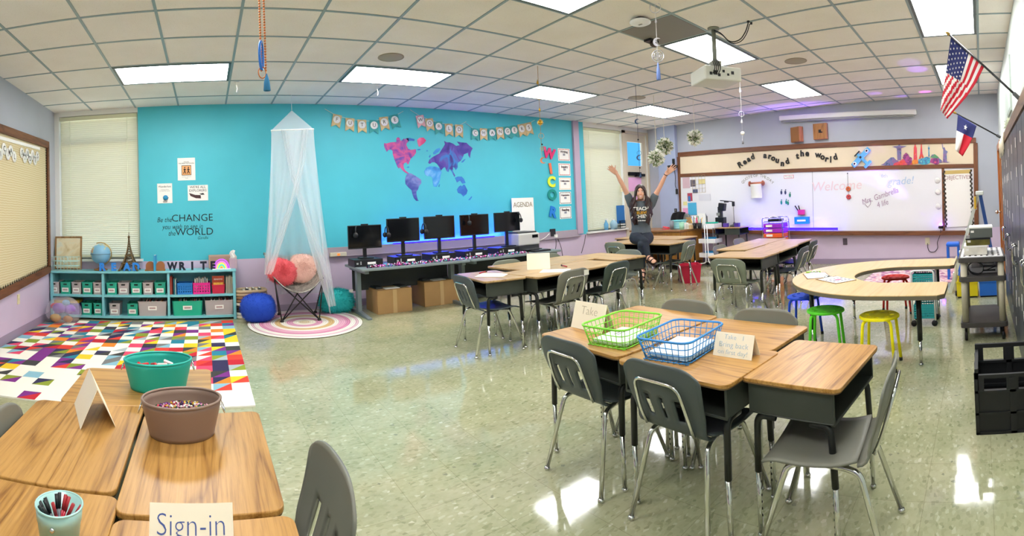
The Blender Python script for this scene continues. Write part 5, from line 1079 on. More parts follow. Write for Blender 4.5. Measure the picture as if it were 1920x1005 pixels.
t = thing('power_outlet', 'dark outlet box with plugs on the ledge right of the printer', 'outlet', YW(1037, 436, .04)); b = MB(); b.cbox(0, .01, 0, .12, .03, .14); b.build('plate', mat('dark outlet plate', '26262A', .5), t); b = MB(); b.cbox(.05, -.02, -.07, .06, .04, .06); b.build('adapter', white, t)
for k, P in enumerate((((1030,438),(1022,446),(1010,452)), ((1042,448),(1043,458),(1040,475)), ((1046,448),(1052,462),(1055,480)), ((1098,440),(1096,455),(1090,475)))):
    b = MB(); b.tube(fillet([YW(x, y, .06+.02*(k % 2)) for x, y in P], .1, 4), .006, 6); tag(b.build('hanging_wire', black if k else white), ['white cord from the dark outlet to the printer', 'black cord hanging straight below the dark outlet', 'black cord hanging right of the other below the dark outlet', 'black cord hanging below the right window corner'][k], 'cord', 'cords by the printer')
o = YW(620, 477, .05); t = thing('power_outlet', 'cream power bar with an orange switch on the ledge left of the monitors', 'outlet', YW(634, 477, .05)); b = MB(); b.cbox(0, .0, 0, .26, .05, .06); b.build('case', mat('cream plastic', 'D5CDB8', .5), t, bevel=.006); b = MB(); b.cbox(0, -.03, 0, .04, .014, .03); b.build('switch', mat('lit orange switch', 'F07A30', .4, emit=.8), t)
# cardboard boxes
cb = mat('brown cardboard', 'B08A5A', .85, noise=.05, nscale=5); tape = mat('glossy tape', 'C9A878', .25)
for k, (x0, x1, y0, h, lb) in enumerate(((2.3, 2.82, 6.47, .33, 'left cardboard box under the computer table'), (3.08, 3.66, 6.6, .36, 'right cardboard box under the computer table'))):
    t = thing('cardboard_box', lb, 'box', ((x0+x1)/2, y0, 0), 0, 'cardboard boxes under the computer table'); w = (x1-x0)/2; b = MB(); b.box(-w, 0, 0, w, .5, h); b.build('box_body', cb, t, bevel=.004)
    b = MB(); b.box(-w, .24, h, w, .27, h+.002); b.box(-.03, -.002, h*.0, .03, 0, h); b.build('tape_strip', tape, t)
    b = MB(); b.box(-.12, .05, h+.002, .1, .2, h+.01); b.build('paper_slip', white, t)
    each('dark_wrapping', m_tabd, t, [(-w*.9, .12, h+.001, -.13, .48, h+.03), (.12, .1, h+.001, w*.9, .45, h+.02)], .008)
t = thing('storage_tote', 'dark tote in the shade under the right computer table', 'tote', (4.1, 6.68, 0)); b = MB(); b.box(-.3, 0, 0, .3, .4, .3); b.build('tote_body', m_tabd, t, bevel=.02); b = MB(); b.box(-.32, -.02, .3, .32, .42, .33); b.build('tote_lid', m_blk, t, bevel=.008)
# ------------------------------------------------------------------ teacher's corner at the back
m_tw = woodmat('honey oak desk', 'BC8438', 'AE742C', '86551C', axis=2, rough=.35, rnd=False); m_tt = woodmat('brown desk laminate', '9C6E44', '8E6038', '6B4526', axis=1, rough=.35, rnd=False)
TH = .80
t = thing('teacher_desk', 'honey oak teacher desk behind the seated woman', 'desk', (8.05, 5.66, 0)); b = MB(); b.box(-.03, -.03, TH-.035, .85, 1.3, TH); b.build('desktop', m_tt, t, bevel=.006)
b = MB(); b.box(0, 0, .12, .82, .45, TH-.035); b.build('drawer_pedestal', m_tw, t, bevel=.004); b = MB(); b.box(0, .82, .12, .82, 1.27, TH-.035); b.build('drawer_pedestal', m_tw, t, bevel=.004); b = MB(); b.box(.05, .45, .3, .08, .82, TH-.035); b.build('modesty_panel', m_tw, t)
for x, y in ((.03, .03), (.79, .03), (.03, 1.24), (.79, 1.24)): b = MB(); b.cbox(x, y, .06, .05, .05, .12); b.build('leg', m_tt, t)
onT = lambda px, py, d=0.: Xp(px, py, 8.3+d)
def cup(name, label, px, y0, y1, w, col, X=8.3, z=TH):
    c = Xp(px, y1, X); h = Xp(px, y0, X).z-c.z; t = thing(name, label, 'cup', (X, c.y, z)); b = MB(); b.lathe([(0, 0), (w*.85, 0), (w, h), (w*.93, h), (w*.8, .01), (0, .01)], 18); b.build('cup_body', mat('cup '+col, col, .4), t); b = MB(); b.tube([(w*math.cos(2*PI*k/18), w*math.sin(2*PI*k/18), h) for k in range(18)], .004, 5, closed=True); b.build('rim', mat('cup '+col), t); return t, h
cup('tumbler', 'grey tumbler on the teacher desk', 1260.5, 420, 436, .045, '82868E'); cup('tumbler', 'mint green cup at the edge of the teacher desk', 1279, 424, 438, .055, 'A8E0C0', 8.2)
c = Xp(1274, 432, 8.5); t = thing('drawer_unit', 'small turquoise drawer unit on the teacher desk', 'drawer unit', (8.5, c.y, TH)); tq = mat('light turquoise plastic', '7FD6DE', .35)
b = MB(); b.box(-.1, -.12, 0, .1, .12, .16); b.build('case', tq, t, bevel=.01); b = MB(); b.box(-.12, -.135, .16, .12, .135, .185); b.build('lid', tq, t, bevel=.008)
for k in range(3): b = MB(); b.box(-.108, -.105, .012+.05*k, -.1, .105, .052+.05*k); b.build('drawer', mat('pale turquoise', 'A6E4EA', .35), t)
c = Xp(1249, 432, 8.35); t = thing('stapler', 'pinkish red desk tray on the teacher desk', 'tray', (8.35, c.y, TH)); b = MB(); b.box(-.05, -.08, 0, .05, .08, .015); b.build('base', mat('coral red plastic', 'E24A5A', .4), t, bevel=.006); b = MB(); b.box(-.03, -.07, .03, .04, .08, .055); b.mtx(Matrix.Rotation(R(8), 4, 'X')); b.build('arm', mat('coral red plastic'), t, bevel=.01)
for k, (px, col) in enumerate(((1286, 'F0EDE6'), (1291, 'E8E4DA'), (1295, 'D9B98C'))): c = Xp(px, 432, 8.4); t = thing('paper_box', ['white card box', 'cream card box', 'tan card box'][k]+' on the right part of the teacher desk', 'box', (8.42, c.y, TH)); b = MB(); b.box(-.04, -.03, 0, .04, .03, [.12, .1, .07][k]); b.build('box_body', mat('card '+col, col, .7), t, bevel=.003); b = MB(); b.box(-.042, -.032, [.12, .1, .07][k], .042, .032, [.13, .11, .078][k]); b.build('box_lid', mat('card '+col), t)
pc_ = ['E04040', '2A8F4A', '2E6FD0', 'F0C030', 'E8E8E8', '303038', 'D060A0']
for k, (px, lb, m) in enumerate(((1303, 'dark pencil cup full of pens on the teacher desk', '1E1E22'), (1312, 'black holder with coloured pens beside the white cart', '26262C'))):
    t, h = cup('pencil_cup', lb, px, 422, 432, .05, m, 8.5)
    for q in range(9):
        a = 2*PI*q/9; col = pc_[(q+k*3) % 7]; b = MB(); p0 = Vector((.02*math.cos(a), .02*math.sin(a), .02)); p1 = Vector((.07*math.cos(a), .07*math.sin(a), .2+.03*(q % 3))); P = Vector((8.5, t.location.y, TH)); b.tube([P+p0, P+p1], .006, 6)
        tag(b.build('pencil', mat('pencil '+col, col, .4)), ['red', 'green', 'blue', 'yellow', 'white', 'dark', 'pink'][(q+k*3) % 7]+[' pencil', ' pencil, second of its colour,'][q > 6]+' standing in the '+lb.split(' on ')[0].split(' beside')[0], 'pencil', 'pencils in the two dark cups')
# white cart
wc = thing('utility_cart', 'white three-tier rolling cart beside the teacher desk', 'cart', (8.72, 5.36, 0)); m_wp = mat('white powder coat', 'EDEDEE', .35)
top_z = .80
for z in (top_z, .49, .2):
    b = MB(); x, y, k, h = .15, .2, .006, .09; b.box(-x, -y, z, x, y, z+k); b.box(-x, -y, z+k, -x+k, y, z+h); b.box(x-k, -y, z+k, x, y, z+h); b.box(-x+k, -y, z+k, x-k, -y+k, z+h); b.box(-x+k, y-k, z+k, x-k, y, z+h); b.build('tray', m_wp, wc)
for y in (-.03, .03):
    for x in (-.165, .165): b = MB(); b.tube(fillet([(x, y, top_z+.06), (x, y, .09), (x, y*8, .06)], .06, 5), .011, 8); b.build('upright', m_wp, wc)
for x in (-.165, .165):
    for y in (-.2, .2): b = MB(); b.cyl((x-.012, y, .03), (x+.012, y, .03), .03, 12); b.build('caster', black, wc)
for z, col, lb in ((top_z, '1FB39A', 'teal bowl in the top tray of the white cart'), (.49, '2E8FC8', 'blue bin in the middle tray of the white cart'), (.2, '2E8FC8', 'blue bin in the lowest tray of the white cart')):
    t = thing('bin', lb, 'bin', (8.71, 5.3 if z == top_z else 5.36, z+.008)); b = MB(); b.lathe([(0, 0), (.1, 0), (.125, .1), (.118, .1), (.095, .006), (0, .006)], 20, sx=.9, sy=1.15); b.build('bowl', mat('cart bin '+col, col, .4), t); b = MB(); b.tube([(.112*math.cos(2*PI*k/20), .144*math.sin(2*PI*k/20), .1) for k in range(20)], .005, 5, closed=True); b.build('rim', mat('cart bin '+col), t)
t = thing('spray_bottle', 'clear bottle with orange label under the middle tray of the white cart', 'bottle', (8.7, 5.24, .208)); b = MB(); b.lathe([(0, 0), (.03, 0), (.032, .1), (.012, .15), (.012, .17), (0, .17)], 14); b.build('bottle_body', mat('amber liquid', 'B0643A', .2), t); b = MB(); b.lathe([(.014, .17), (.016, .2), (0, .2)], 12); b.build('cap', white, t)
# small dark desk by the whiteboard
y1 = Xp(1348, 470, 8.85).y; y0 = Xp(1397, 470, 8.85).y; BH = .80
t = thing('side_desk', 'dark metal desk with wood top in front of the whiteboard', 'desk', (8.9, (y0+y1)/2, 0)); w = (y1-y0)/2; b = MB(); b.box(-.22, -w, BH-.02, .22, w, BH); b.build('desktop', m_oak_pale, t, bevel=.004)
b = MB(); b.box(-.2, -w+.02, BH-.15, .2, w-.02, BH-.14); b.box(-.2, -w+.02, BH-.14, -.194, w*.2, BH-.022); b.box(-.2, w-.026, BH-.14, .2, w-.02, BH-.022); b.box(.194, -w+.02, BH-.14, .2, w-.026, BH-.022); b.build('book_box', m_boxmetal, t)
for x in (-.17, .17):
    for y in (-w+.06, w-.06): b = MB(); b.tube([(x, y, BH-.15), (x, y, .01)], .014, 8); b.build('leg', m_legblk, t)
P = lambda px: Xp(px, 425, 8.9).y
t = thing('document_camera', 'black document camera with jointed arm on the small dark desk', 'document camera', (8.9, P(1377), BH)); b = MB(); b.lathe([(0, 0), (.1, 0), (.09, .035), (.03, .05), (.02, .09), (0, .09)], 20); b.build('base', m_prd, t); b = MB(); b.tube([(0, 0, .09), (0, 0, .42)], .008, 8); b.build('post', grey, t); b = MB(); b.tube([(0, 0, .42), (0, .02, .52), (-.02, .3, .55)], .009, 8); b.build('arm', m_blk, t); each('arm_joint', m_blk, t, [(-.025, -.025, .42, .025, .025, .52)], .01); each('camera_head', m_blk, t, [(-.045, .1, .505, .005, .2, .535)], .01)
t = thing('monitor_mount', 'tall black device stack on the desk by the whiteboard', 'device', (8.95, P(1350), BH)); b = MB(); b.box(-.07, -.1, 0, .07, .1, .2); b.build('base_unit', m_blk, t, bevel=.01); b = MB(); b.box(-.03, -.04, .2, .03, .05, .42); b.build('column', m_prd, t); b = MB(); b.box(-.07, -.05, .34, .05, .09, .5); b.mtx(Matrix.Translation((0, 0, 0)) @ Matrix.Rotation(R(10), 4, 'X')); b.build('head_unit', m_blk, t, bevel=.012); b = MB(); b.box(-.072, -.02, .24, -.068, .06, .3); b.build('pale_label', grey, t)
for k, (px, col) in enumerate(((1364, '5B3FA0'), (1385, '4A2F90'))): t = thing('desk_box', ['left purple box on the small dark desk', 'right purple box on the small dark desk'][k], 'box', (8.84, P(px), BH)); b = MB(); b.box(-.04, -.05, 0, .04, .05, .07); b.build('box_body', mat('purple '+col, col, .4), t, bevel=.004); b = MB(); b.box(-.042, -.052, .07, .042, .052, .08); b.build('box_lid', mat('purple '+col), t)
for k in range(4): book(8.72+.02*k, P(1325)-.0*k, TH, .014, .2, .3-.02*k, 0, ['F0EEEA', 'E8E8E8', '9C8F7E', '4A4A4E'][k], ['tall white folder nearest the document stand behind the pens', 'second tall white folder behind the pens', 'brown grey folder behind the pens', 'dark grey folder behind the pens'][k], 'folders on the teacher desk')
t = thing('leaning_panel', 'white framed panel leaning behind the pencil cups', 'frame', (8.7, P(1318), TH), rot=(0, R(8), 0)); b = MB(); b.box(0, -.16, 0, .01, .16, .26); b.build('panel', white, t); b = MB(); b.tube([(-.004, y, z) for y, z in ((-.1, .04), (-.1, .2), (.1, .2), (.1, .04))], .004, 5, closed=True); b.build('wire_outline', grey, t)
# rolling drawers with coloured drawers
t = thing('drawer_cart', 'chrome rolling drawer cart with purple, orange drawers under the whiteboard', 'drawer cart', (8.72, 3.87, 0)); zt_ = .98; w = .21
b = MB()
for x in (-.16, .16):
    for y in (-w, w): b.tube(fillet([(x, y, .05), (x, y, zt_), (x, 0, zt_)] if y < 0 else [(x, y, .05), (x, y, zt_), (x, 0, zt_)], .05, 4), .009, 8)
for y in (-w, w):
    for z in (.3, .6, zt_-.1): b.tube([(-.16, y, z), (.16, y, z)], .006, 6)
b.build('frame', m_chrome, t)
for k, col in enumerate(('E8562E', 'F07838', 'F0A040', 'D8603A', 'F07838', 'E8602E', 'A62CB8', '9A2CC4')):
    z = .14+.092*k; b = MB(); b.box(-.17, -w+.02, z, .16, w-.02, z+.08); d = b.build('drawer', mat('drawer '+col, col, .35), t, bevel=.006); b = MB(); b.box(-.175, .0, z+.02, -.17, .13, z+.06); b.build('drawer_label', white, d)
b = MB(); b.box(-.15, -w+.03, .9, .15, w-.03, .91); b.build('top_tray', m_chrome, t)
for x in (-.16, .16):
    for y in (-w, w): b = MB(); b.cyl((x-.01, y, .025), (x+.01, y, .025), .025, 10); b.build('caster', black, t)
b = MB(); b.box(8.6, 3.75, .912, 8.84, 3.98, .95); tag(b.build('notebook_stack', m_blk, bevel=.004), 'dark notebooks on the coloured drawer cart', 'notebooks')
# office chair with black jacket
t = thing('office_chair', 'grey office chair behind the teacher desk', 'chair', (8.93, 6.30, 0), R(100)); m_oc = mat('grey fabric', '7C7E7A', .9)
b = MB(); b.prism(rrect(.48, .46, .12, 5), .44, .52); b.build('seat', m_oc, t, bevel=.02); b = MB(); b.grid(lambda u, v: ((u-.5)*.48*(1-.25*max(0, v-.6)*2.5*abs(u-.5)*2), -.2-.06*v+.05*(2*u-1)**2, .6+.5*v-.06*abs(2*u-1)**3*v), 10, 10); b.build('backrest', m_oc, t, solid=.05)
b = MB(); b.cyl((0, 0, .1), (0, 0, .44), .03, 12); b.box(-.03, -.25, .45, .03, -.2, .8); b.build('column', m_blk, t)
for k in range(5): a = 2*PI*k/5; b = MB(); b.tube([(0, 0, .1), (.28*math.cos(a), .28*math.sin(a), .06)], .02, 8); b.sphere((.28*math.cos(a), .28*math.sin(a), .03), .03, 10); b.build('base_spoke', m_blk, t)
t = thing('jacket', 'black jacket draped over the grey office chair', 'jacket', (8.93, 6.30, 0), R(100)); b = MB(); b.grid(lambda u, v: ((u-.5)*.3+.1+.02*math.sin(v*9), -.235-.085*math.cos(PI*v)-.012*math.sin(u*14), .72+.42*math.sin(PI*v)**.6-.05*abs(u-.5)), 12, 20); b.build('jacket_body', mat('black cloth', '111114', .95), t, solid=.015); b = MB(); b.tube([(.2, -.3, 1.02), (.24, -.31, .8), (.2, -.31, .62)], [.045, .05, .04], 10); b.build('sleeve', mat('black cloth'), t)
t = thing('storage_box', 'tan cardboard box behind the teacher desk by the column', 'box', (9.0, 5.98, TH)); b = MB(); b.box(-.1, -.09, 0, .08, .09, .22); b.build('box_body', cb, t); b = MB(); b.box(-.1, -.01, .22, .08, .01, .222); b.build('tape_strip', tape, t)
# red crate under the desks, sill things
t = thing('crate', 'red plastic crate on the floor behind the side-view olive chair', 'crate', (6.95, 4.72, 0)); b = MB(); b.lathe([(0, 0), (.2, 0), (.24, .3), (.23, .3), (.19, .01), (0, .01)], 4, smooth=False); b.build('tub', mat('red plastic'), t); b = MB(); b.lathe([(.24, .288), (.255, .288), (.255, .305), (.24, .305)], 4, smooth=False); b.build('rim', mat('red plastic'), t)
sx = lambda px: Yp(px, 425, YT-.02).x
SZ = .84
t = thing('spray_bottle', 'clear blue spray bottle on the right window sill', 'bottle', (sx(1138), YT-.0, SZ)); mcb = mat('blue liquid plastic', '6FB8E8', .2, alpha=.75); b = MB(); b.lathe([(0, 0), (.045, 0), (.05, .12), (.02, .18), (.015, .21), (0, .21)], 16); b.build('bottle_body', mcb, t); b = MB(); b.cbox(0, -.01, .225, .03, .07, .03); b.build('trigger_head', white, t)
t = thing('water_jug', 'pale blue jug on the right window sill beside the spray bottle', 'jug', (sx(1152), YT-.0, SZ)); b = MB(); b.lathe([(0, 0), (.08, 0), (.085, .13), (.05, .18), (.03, .2), (0, .2)], 18); b.build('jug_body', mat('pale blue plastic', 'A9CFE6', .3, alpha=.8), t); b = MB(); b.lathe([(.032, .2), (.034, .225), (0, .225)], 12); b.build('cap', white, t)
t = thing('desk_organizer', 'black wire letter tray on the right window sill', 'organizer', (sx(1166), YT-.0, SZ)); b = MB()
for z in (.0, .06, .12, .17): b.box(-.09, -.055, z, .09, .055, z+.006)
for x in (-.085, .085): b.box(x-.005, -.055, 0, x+.005, -.045, .17); b.box(x-.005, .045, 0, x+.005, .055, .17)
b.build('tray_rack', m_blk, t)
for z in (.02, .08): b = MB(); b.box(-.075, -.06, z, .075, .03, z+.02); b.build('paper_bundle', white, t)
t = thing('wall_camera', 'black wall-mounted device with a hanging cable on the blue-lit column', 'wall device', Xp(1258, 314, XB-.22)); b = MB(); b.cbox(.04, -.02, .02, .16, .2, .06); b.build('device_body', m_blk, t, bevel=.015); b = MB(); b.cbox(.12, 0, .13, .04, .06, .14); b.build('wall_bracket', m_blk, t); b = MB(); b.tube(fillet([(.08, -.03, 0), (.09, -.05, -.2), (.1, -.02, -.42), (.1, -.06, -.5)], .08, 4), .007, 6); b.build('cable', m_blk, t); b = MB(); b.cbox(.1, -.06, -.55, .03, .05, .12); b.build('adapter', m_blk, t)
c = Xp(1267, 396, XB-.106); t = thing('wall_outlet', 'dark blue outlet plate low on the blue-lit column', 'outlet', c); b = MB(); b.cbox(0, 0, 0, .012, .07, .12); b.build('plate', m_blk, t)
for k in (-.025, .025): b = MB(); b.cbox(-.008, 0, k, .006, .03, .025); b.build('socket', grey, t)
c = YW(1176, 310, .02)
t = thing('light_switch', 'cream switch plate beside the exit door', 'switch', (8.22, YT-.012, 1.72)); b = MB(); b.cbox(0, 0, 0, .08, .012, .13); b.build('plate', mat('cream outlet plastic'), t); b = MB(); b.cbox(0, -.01, 0, .015, .012, .03); b.build('toggle', white, t)
# ------------------------------------------------------------------ horseshoe table, stools, carts and the right wall
UZ = .60; ucx, ucy, ro, ri = 4.55, .84, .95, .43
m_maple = woodmat('pale maple laminate', 'DFC08A', 'DAB97F', 'CBA768', axis=0, scale=.6, rough=.3, rnd=False); m_gedge = mat('grey brown edge', '6E6552', .5)
out = [(3.6+.05, .3), (4.12-.04, .3), (4.12, .34)]+[(ucx-ri*math.cos(a), ucy-.06+ri*math.sin(a)) for a in [PI*k/24 for k in range(25)]]+[(4.98, .34), (5.02, .3), (5.45, .3), (5.5, .35)]+[(ucx+ro*math.cos(a), ucy+ro*math.sin(a)) for a in [PI*k/40 for k in range(41)]]+[(3.6, .35)]
t = thing('horseshoe_table', 'pale maple horseshoe table with four coloured stools around it', 'table', (4.55, .9, 0)); loc_ = [(x-4.55, y-.9) for x, y in out]
b = MB(); b.prism(loc_, UZ-.006, UZ); b.k = 1; b.prism([(x*.999, y*.999) for x, y in loc_], UZ-.036, UZ-.006); b.build('tabletop', [m_maple, m_gedge], t)
for x, y in ((3.82, .52), (5.28, .5), (5.2, 1.42), (4.08, 1.5)):
    b = MB(); b.tube([(x-4.55, y-.9, UZ-.036), (x-4.55, y-.9, .2)], .021, 12); lg = b.build('leg', m_legblk, t); b = MB(); b.tube([(x-4.55, y-.9, .2), (x-4.55, y-.9, .02)], .014, 10); b.build('leg_extension', m_chrome, lg); b = MB(); b.lathe([(0, 0), (.016, 0), (.02, .008), (.012, .022), (0, .022)], 12, (x-4.55, y-.9, 0)); b.build('glide', m_chrome, lg)
def make_stool():
    t = thing('round_stool', '', 'stool'); m = mat('stool white', 'ffffff', .35)
    r, h = .16, .41; nr, na = 4, 40; vs = [(0, 0, h)]; fs = []
    holes = lambda rr, a: any(math.hypot(rr*math.cos(a)-.1*math.cos(q), rr*math.sin(a)-.1*math.sin(q)) < .017 for q in [2*PI*k/8 for k in range(8)])
    N = 34; 
    grid = {}
    b = MB()
    # seat disc with eight round holes
    import itertools
    rings = [0, .02, .04, .06, .075, .083, .09, .1, .11, .117, .125, .14, .15, .156, .16]; A = 64
    for rr in rings[1:]:
        for k in range(A): a = 2*PI*k/A; vs.append((rr*math.cos(a), rr*math.sin(a), h-(.006 if rr > .155 else 0)))
    for k in range(A): fs.append((0, 1+k, 1+(k+1) % A))
    for i in range(len(rings)-2):
        for k in range(A):
            rm_ = (rings[i+1]+rings[i+2])/2; a = 2*PI*(k+.5)/A
            if holes(rm_, a): continue
            fs.append((1+i*A+k, 1+(i+1)*A+k, 1+(i+1)*A+(k+1) % A, 1+i*A+(k+1) % A))
    b.add(vs, fs, False); b.build('seat', m, t, solid=.012, offset=-1)
    for k in range(4):
        a = PI/4+PI/2*k; c, s_ = math.cos(a), math.sin(a); b = MB(); b.tube(fillet([(c*.06, s_*.06, h-.024), (c*.155, s_*.155, h-.028), (c*.19, s_*.19, .022)], .05, 6), .0125, 10); lg = b.build('leg', m, t)
        b = MB(); b.cyl((c*.19, s_*.19, 0), (c*.1895, s_*.1895, .028), .015, 10); b.build('rubber_foot', m_legblk, lg)
    return t
st0 = make_stool()
for k, (x, y, rz, col, nm) in enumerate(((4.46, 1.72, 5, '2A50CC', 'dark blue round stool left of the horseshoe table'), (3.95, 1.33, 10, '62D638', 'lime green round stool before the horseshoe table'), (3.80, .835, 0, 'FFF020', 'bright yellow round stool nearest the camera at the horseshoe table'), (5.5, 1.0, 20, 'C8322A', 'red round stool inside the horseshoe table'))):
    o = st0 if k == 0 else dup(st0, (x, y, 0)); o.location = (x, y, 0); o.rotation_euler = (0, 0, R(rz)); o['label'] = nm; o['group'] = 'coloured round stools'; m = mat('stool paint '+col, col, .6, spec=.15); setmat(o, ('seat', 'leg'), m)
# clipboards
for k, (px, py, rz, lb) in enumerate(((1531, 517, -62, 'clipboard with white paper at the left edge of the horseshoe table'), (1567, 525, -38, 'clipboard with a pink-spotted sheet on the horseshoe table'))):
    p = Zp(px, py, UZ); t = thing('clipboard', lb, 'clipboard', p, R(rz), 'clipboards on the horseshoe table'); b = MB(); b.box(-.115, -.16, 0, .115, .16, .004); b.build('board', mat('brown hardboard', '8A6A48', .6), t); b = MB(); b.box(-.105, -.155, .004, .105, .13, .006); b.build('sheet', white, t)
    b = MB(); b.box(-.05, .12, .006, .05, .155, .014); b.tube([(-.03, .14, .012), (0, .165, .03), (.03, .14, .012)], .006, 6); b.build('clip', m_chrome, t)
    if k:
        b = MB()
        for i in range(3):
            for j in range(5): b.box(-.09+.04*j, -.1+.06*i, .0062, -.065+.04*j, -.08+.06*i, .0068)
        b.build('sheet_print', mat('sheet ink', '4A4A70', .7), t); b = MB(); b.sphere((0, -.03, .006), .035, 12, (1, .7, .03)); b.build('pink_blot', mat('hot pink ink', 'E0307A', .6), t)
p = Zp(1525, 511, UZ); b = MB(); b.cyl((p.x-.02, p.y+.07, UZ+.006), (p.x+.02, p.y-.07, UZ+.006), .006, 8); tag(b.build('pen', mat('lime pen', '8AD03A', .4)), 'lime green pen beside the white clipboard', 'pen')
# teal tiered trolley behind the table
t = thing('tiered_trolley', 'teal basket trolley with white tubes behind the horseshoe table', 'trolley', (5.05, .62, 0)); m_tq = mat('teal basket plastic', '2FA8AE', .4)
for z in (.075, .385):
    b = MB(); x, y, k, h = .12, .1, .004, .145; b.box(-x, -y, z, x, y, z+k)
    for q in range(6):
        f = h*(q+.25)/6+z
        for (a, c, d, e) in ((-x, -y, -x+k, y), (x-k, -y, x, y), (-x, -y, x, -y+k), (-x, y-k, x, y)): b.box(a, c, f, d, e, f+h/9)
    for q in range(9):
        yy = -y+2*y*q/8; b.box(-x-.001, yy-.004, z, -x+k, yy+.004, z+h); b.box(x-k, yy-.004, z, x+.001, yy+.004, z+h); xx = -x+2*x*q/8; b.box(xx-.004, -y-.001, z, xx+.004, -y+k, z+h); b.box(xx-.004, y-k, z, xx+.004, y+.001, z+h)
    b.build('basket', m_tq, t)
b = MB(); 
for s in (-.13, .13): b.tube(fillet([(s, -.115, .06), (s, -.115, .565), (s, .115, .565), (s, .115, .06)], .04, 4), .009, 8)
b.build('side_frame', m_wp, t)
for x in (-.12, .12):
    for y in (-.105, .105): b = MB(); b.cyl((x-.012, y, .03), (x+.012, y, .03), .03, 12); b.build('caster', black, t)
# AV cart
CX0, CX1, CY0, CY1 = 4.40, 5.05, -.19, .215
t = thing('av_cart', 'beige and charcoal equipment cart by the dark lockers', 'cart', ((CX0+CX1)/2, (CY0+CY1)/2, 0)); w, d = (CX1-CX0)/2, (CY1-CY0)/2; m_bg = mat('beige cart post', 'C6BDA6', .5); m_sh = mat('charcoal moulded shelf', '4A4644', .6, noise=.12, nscale=9)
CZ = Xp(1800, 484, CX0).z; CM = Xp(1800, 520, CX0).z; CB = Xp(1800, 606, CX0).z
for z in (CZ, CM, CB):
    b = MB(); b.prism(rrect(2*w+.02, 2*d+.02, .03, 4), z-.045, z); b.build('shelf', m_sh, t, bevel=.004)
for x in (-w+.04, w-.04):
    for y in (-d+.035, d-.035): b = MB(); b.cyl((x, y, CB), (x, y, CZ-.045), .03, 14); b.build('post', m_bg, t); b = MB(); b.cyl((x, y, CB-.045), (x, y, .07), .012, 8); b.cyl((x, y-.012, .04), (x, y+.012, .04), .04, 14); b.build('caster', black, t)
b = MB(); b.prism(rrect(2*w-.02, 2*d-.02, .02, 4), CZ, CZ+.006); b.k = 1
for i in range(6):
    for j in range(7): b.cbox(-w+.08+i*.1, -d+.05+j*.052, CZ+.0065, .05, .02, .002)
b.build('slotted_mat', [m_wp, m_hole], t)
CX, Cy = (CX0+CX1)/2, (CY0+CY1)/2
yy = lambda px: Xp(px, 470, CX0+.12).y
zz = CZ+.008
for k, (x0, x1, h, nm, lb, m1, m2) in enumerate(((1808, 1851, .085, 'paper_ream', 'white patterned paper ream at the bottom of the stack on the cart', mat('ream wrapper', 'D8D2C4', .6, noise=.2, nscale=9), white), (1812, 1857, .065, 'game_box', 'dark and yellow printed box in the middle of the stack on the cart', mat('yellow print', '5A5420', .5, noise=.6, nscale=10), m_blk), (1819, 1862, .1, 'file_box', 'grey file box on top of the stack on the cart', mat('grey file box', '5F6460', .6), white))):
    a, c = yy(x0), yy(x1); t = thing(nm, lb, 'box', (CX0+.1+.02*k, (a+c)/2, zz), 0, 'stack on the equipment cart'); b = MB(); b.box(0, (c-a)/2, 0, .28, (a-c)/2, h-.012); b.build('box_body', m1, t, bevel=.003); b = MB(); b.box(-.002, (c-a)/2-.004, h-.012, .285, (a-c)/2+.004, h); b.build('box_lid', m2, t); b = MB(); b.cbox(-.003, (a-c)/2*.75, h*.6, .004, .03, .02); b.build('label_spot', white, t); zz += h+.001
t = thing('disc_player', 'silver media player on the middle shelf of the cart', 'player', (CX0+.18, Xp(1846, 500, CX0+.18).y, CM)); b = MB(); b.box(-.02, -.13, 0, .3, .13, .06); b.build('case', mat('silver plastic', 'B8B4B8', .35, .4), t, bevel=.006); b = MB(); b.box(-.022, -.1, .02, -.02, .02, .035); b.build('disc_slot', m_blk, t); b = MB(); b.box(.02, -.09, .06, .18, .05, .1); b.build('handset_cradle', mat('silver plastic'), t, bevel=.01); b = MB(); b.tube([(.06, -.08, .11), (.06, .0, .12), (.08, .05, .105)], .02, 8); b.build('black_handset', m_blk, t)
rr = random.Random(2); P = [Vector((CX0+.05, Xp(1815, 510, CX0).y, CM+.01))]
for k in range(26): a = k*.9; P.append(Vector((CX0+.03+.02*math.sin(k*1.7), Xp(1830, 510, CX0).y+.075*math.cos(a), CM+.075+.06*math.sin(a)+.01*math.sin(k))))
P.append(Vector((CX0+.12, Xp(1868, 515, CX0).y, CM+.07))); b = MB(); b.tube(fillet(P, .05, 3), .004, 6); tag(b.build('cable_tangle', black), 'tangled black cables on the middle shelf of the cart', 'cables')
# stepladder / easel behind the cart
ap_ = Dp(1835, 362, 6.2); t = thing('step_ladder', 'aluminium folding easel with blue rear leg behind the cart', 'ladder', (ap_.x, ap_.y, 0)); m_al = mat('pale painted aluminium', 'E4E8E2', .35, .1); h = ap_.z
L0, L1 = Zp(1781, 550)-Vector((ap_.x, ap_.y, 0)), Vector((.35, -.22, 0))
for s in (0, .34): b = MB(); gbox(b, (L0.x+s*.3, L0.y+s*.0, 0), (s*.3, 0, h), (0, 1, 0), (1, 0, 0), .045, .025); b.build('front_rail', m_al, t)
for s in (0, .34): b = MB(); gbox(b, (L1.x+s*.3, L1.y, 0), (s*.3, -.02, h-.03), (0, 1, 0), (1, 0, 0), .045, .025); b.build('rear_rail', mat('blue painted rail', '3A5AA0', .4), t)
for q in (.2, .42, .64, .85): b = MB(); p = Vector((L0.x, L0.y, 0)).lerp(Vector((0, 0, h)), q); b.cbox(p.x+.06, p.y, p.z, .12, .07, .025); b.build('step', m_al, t)
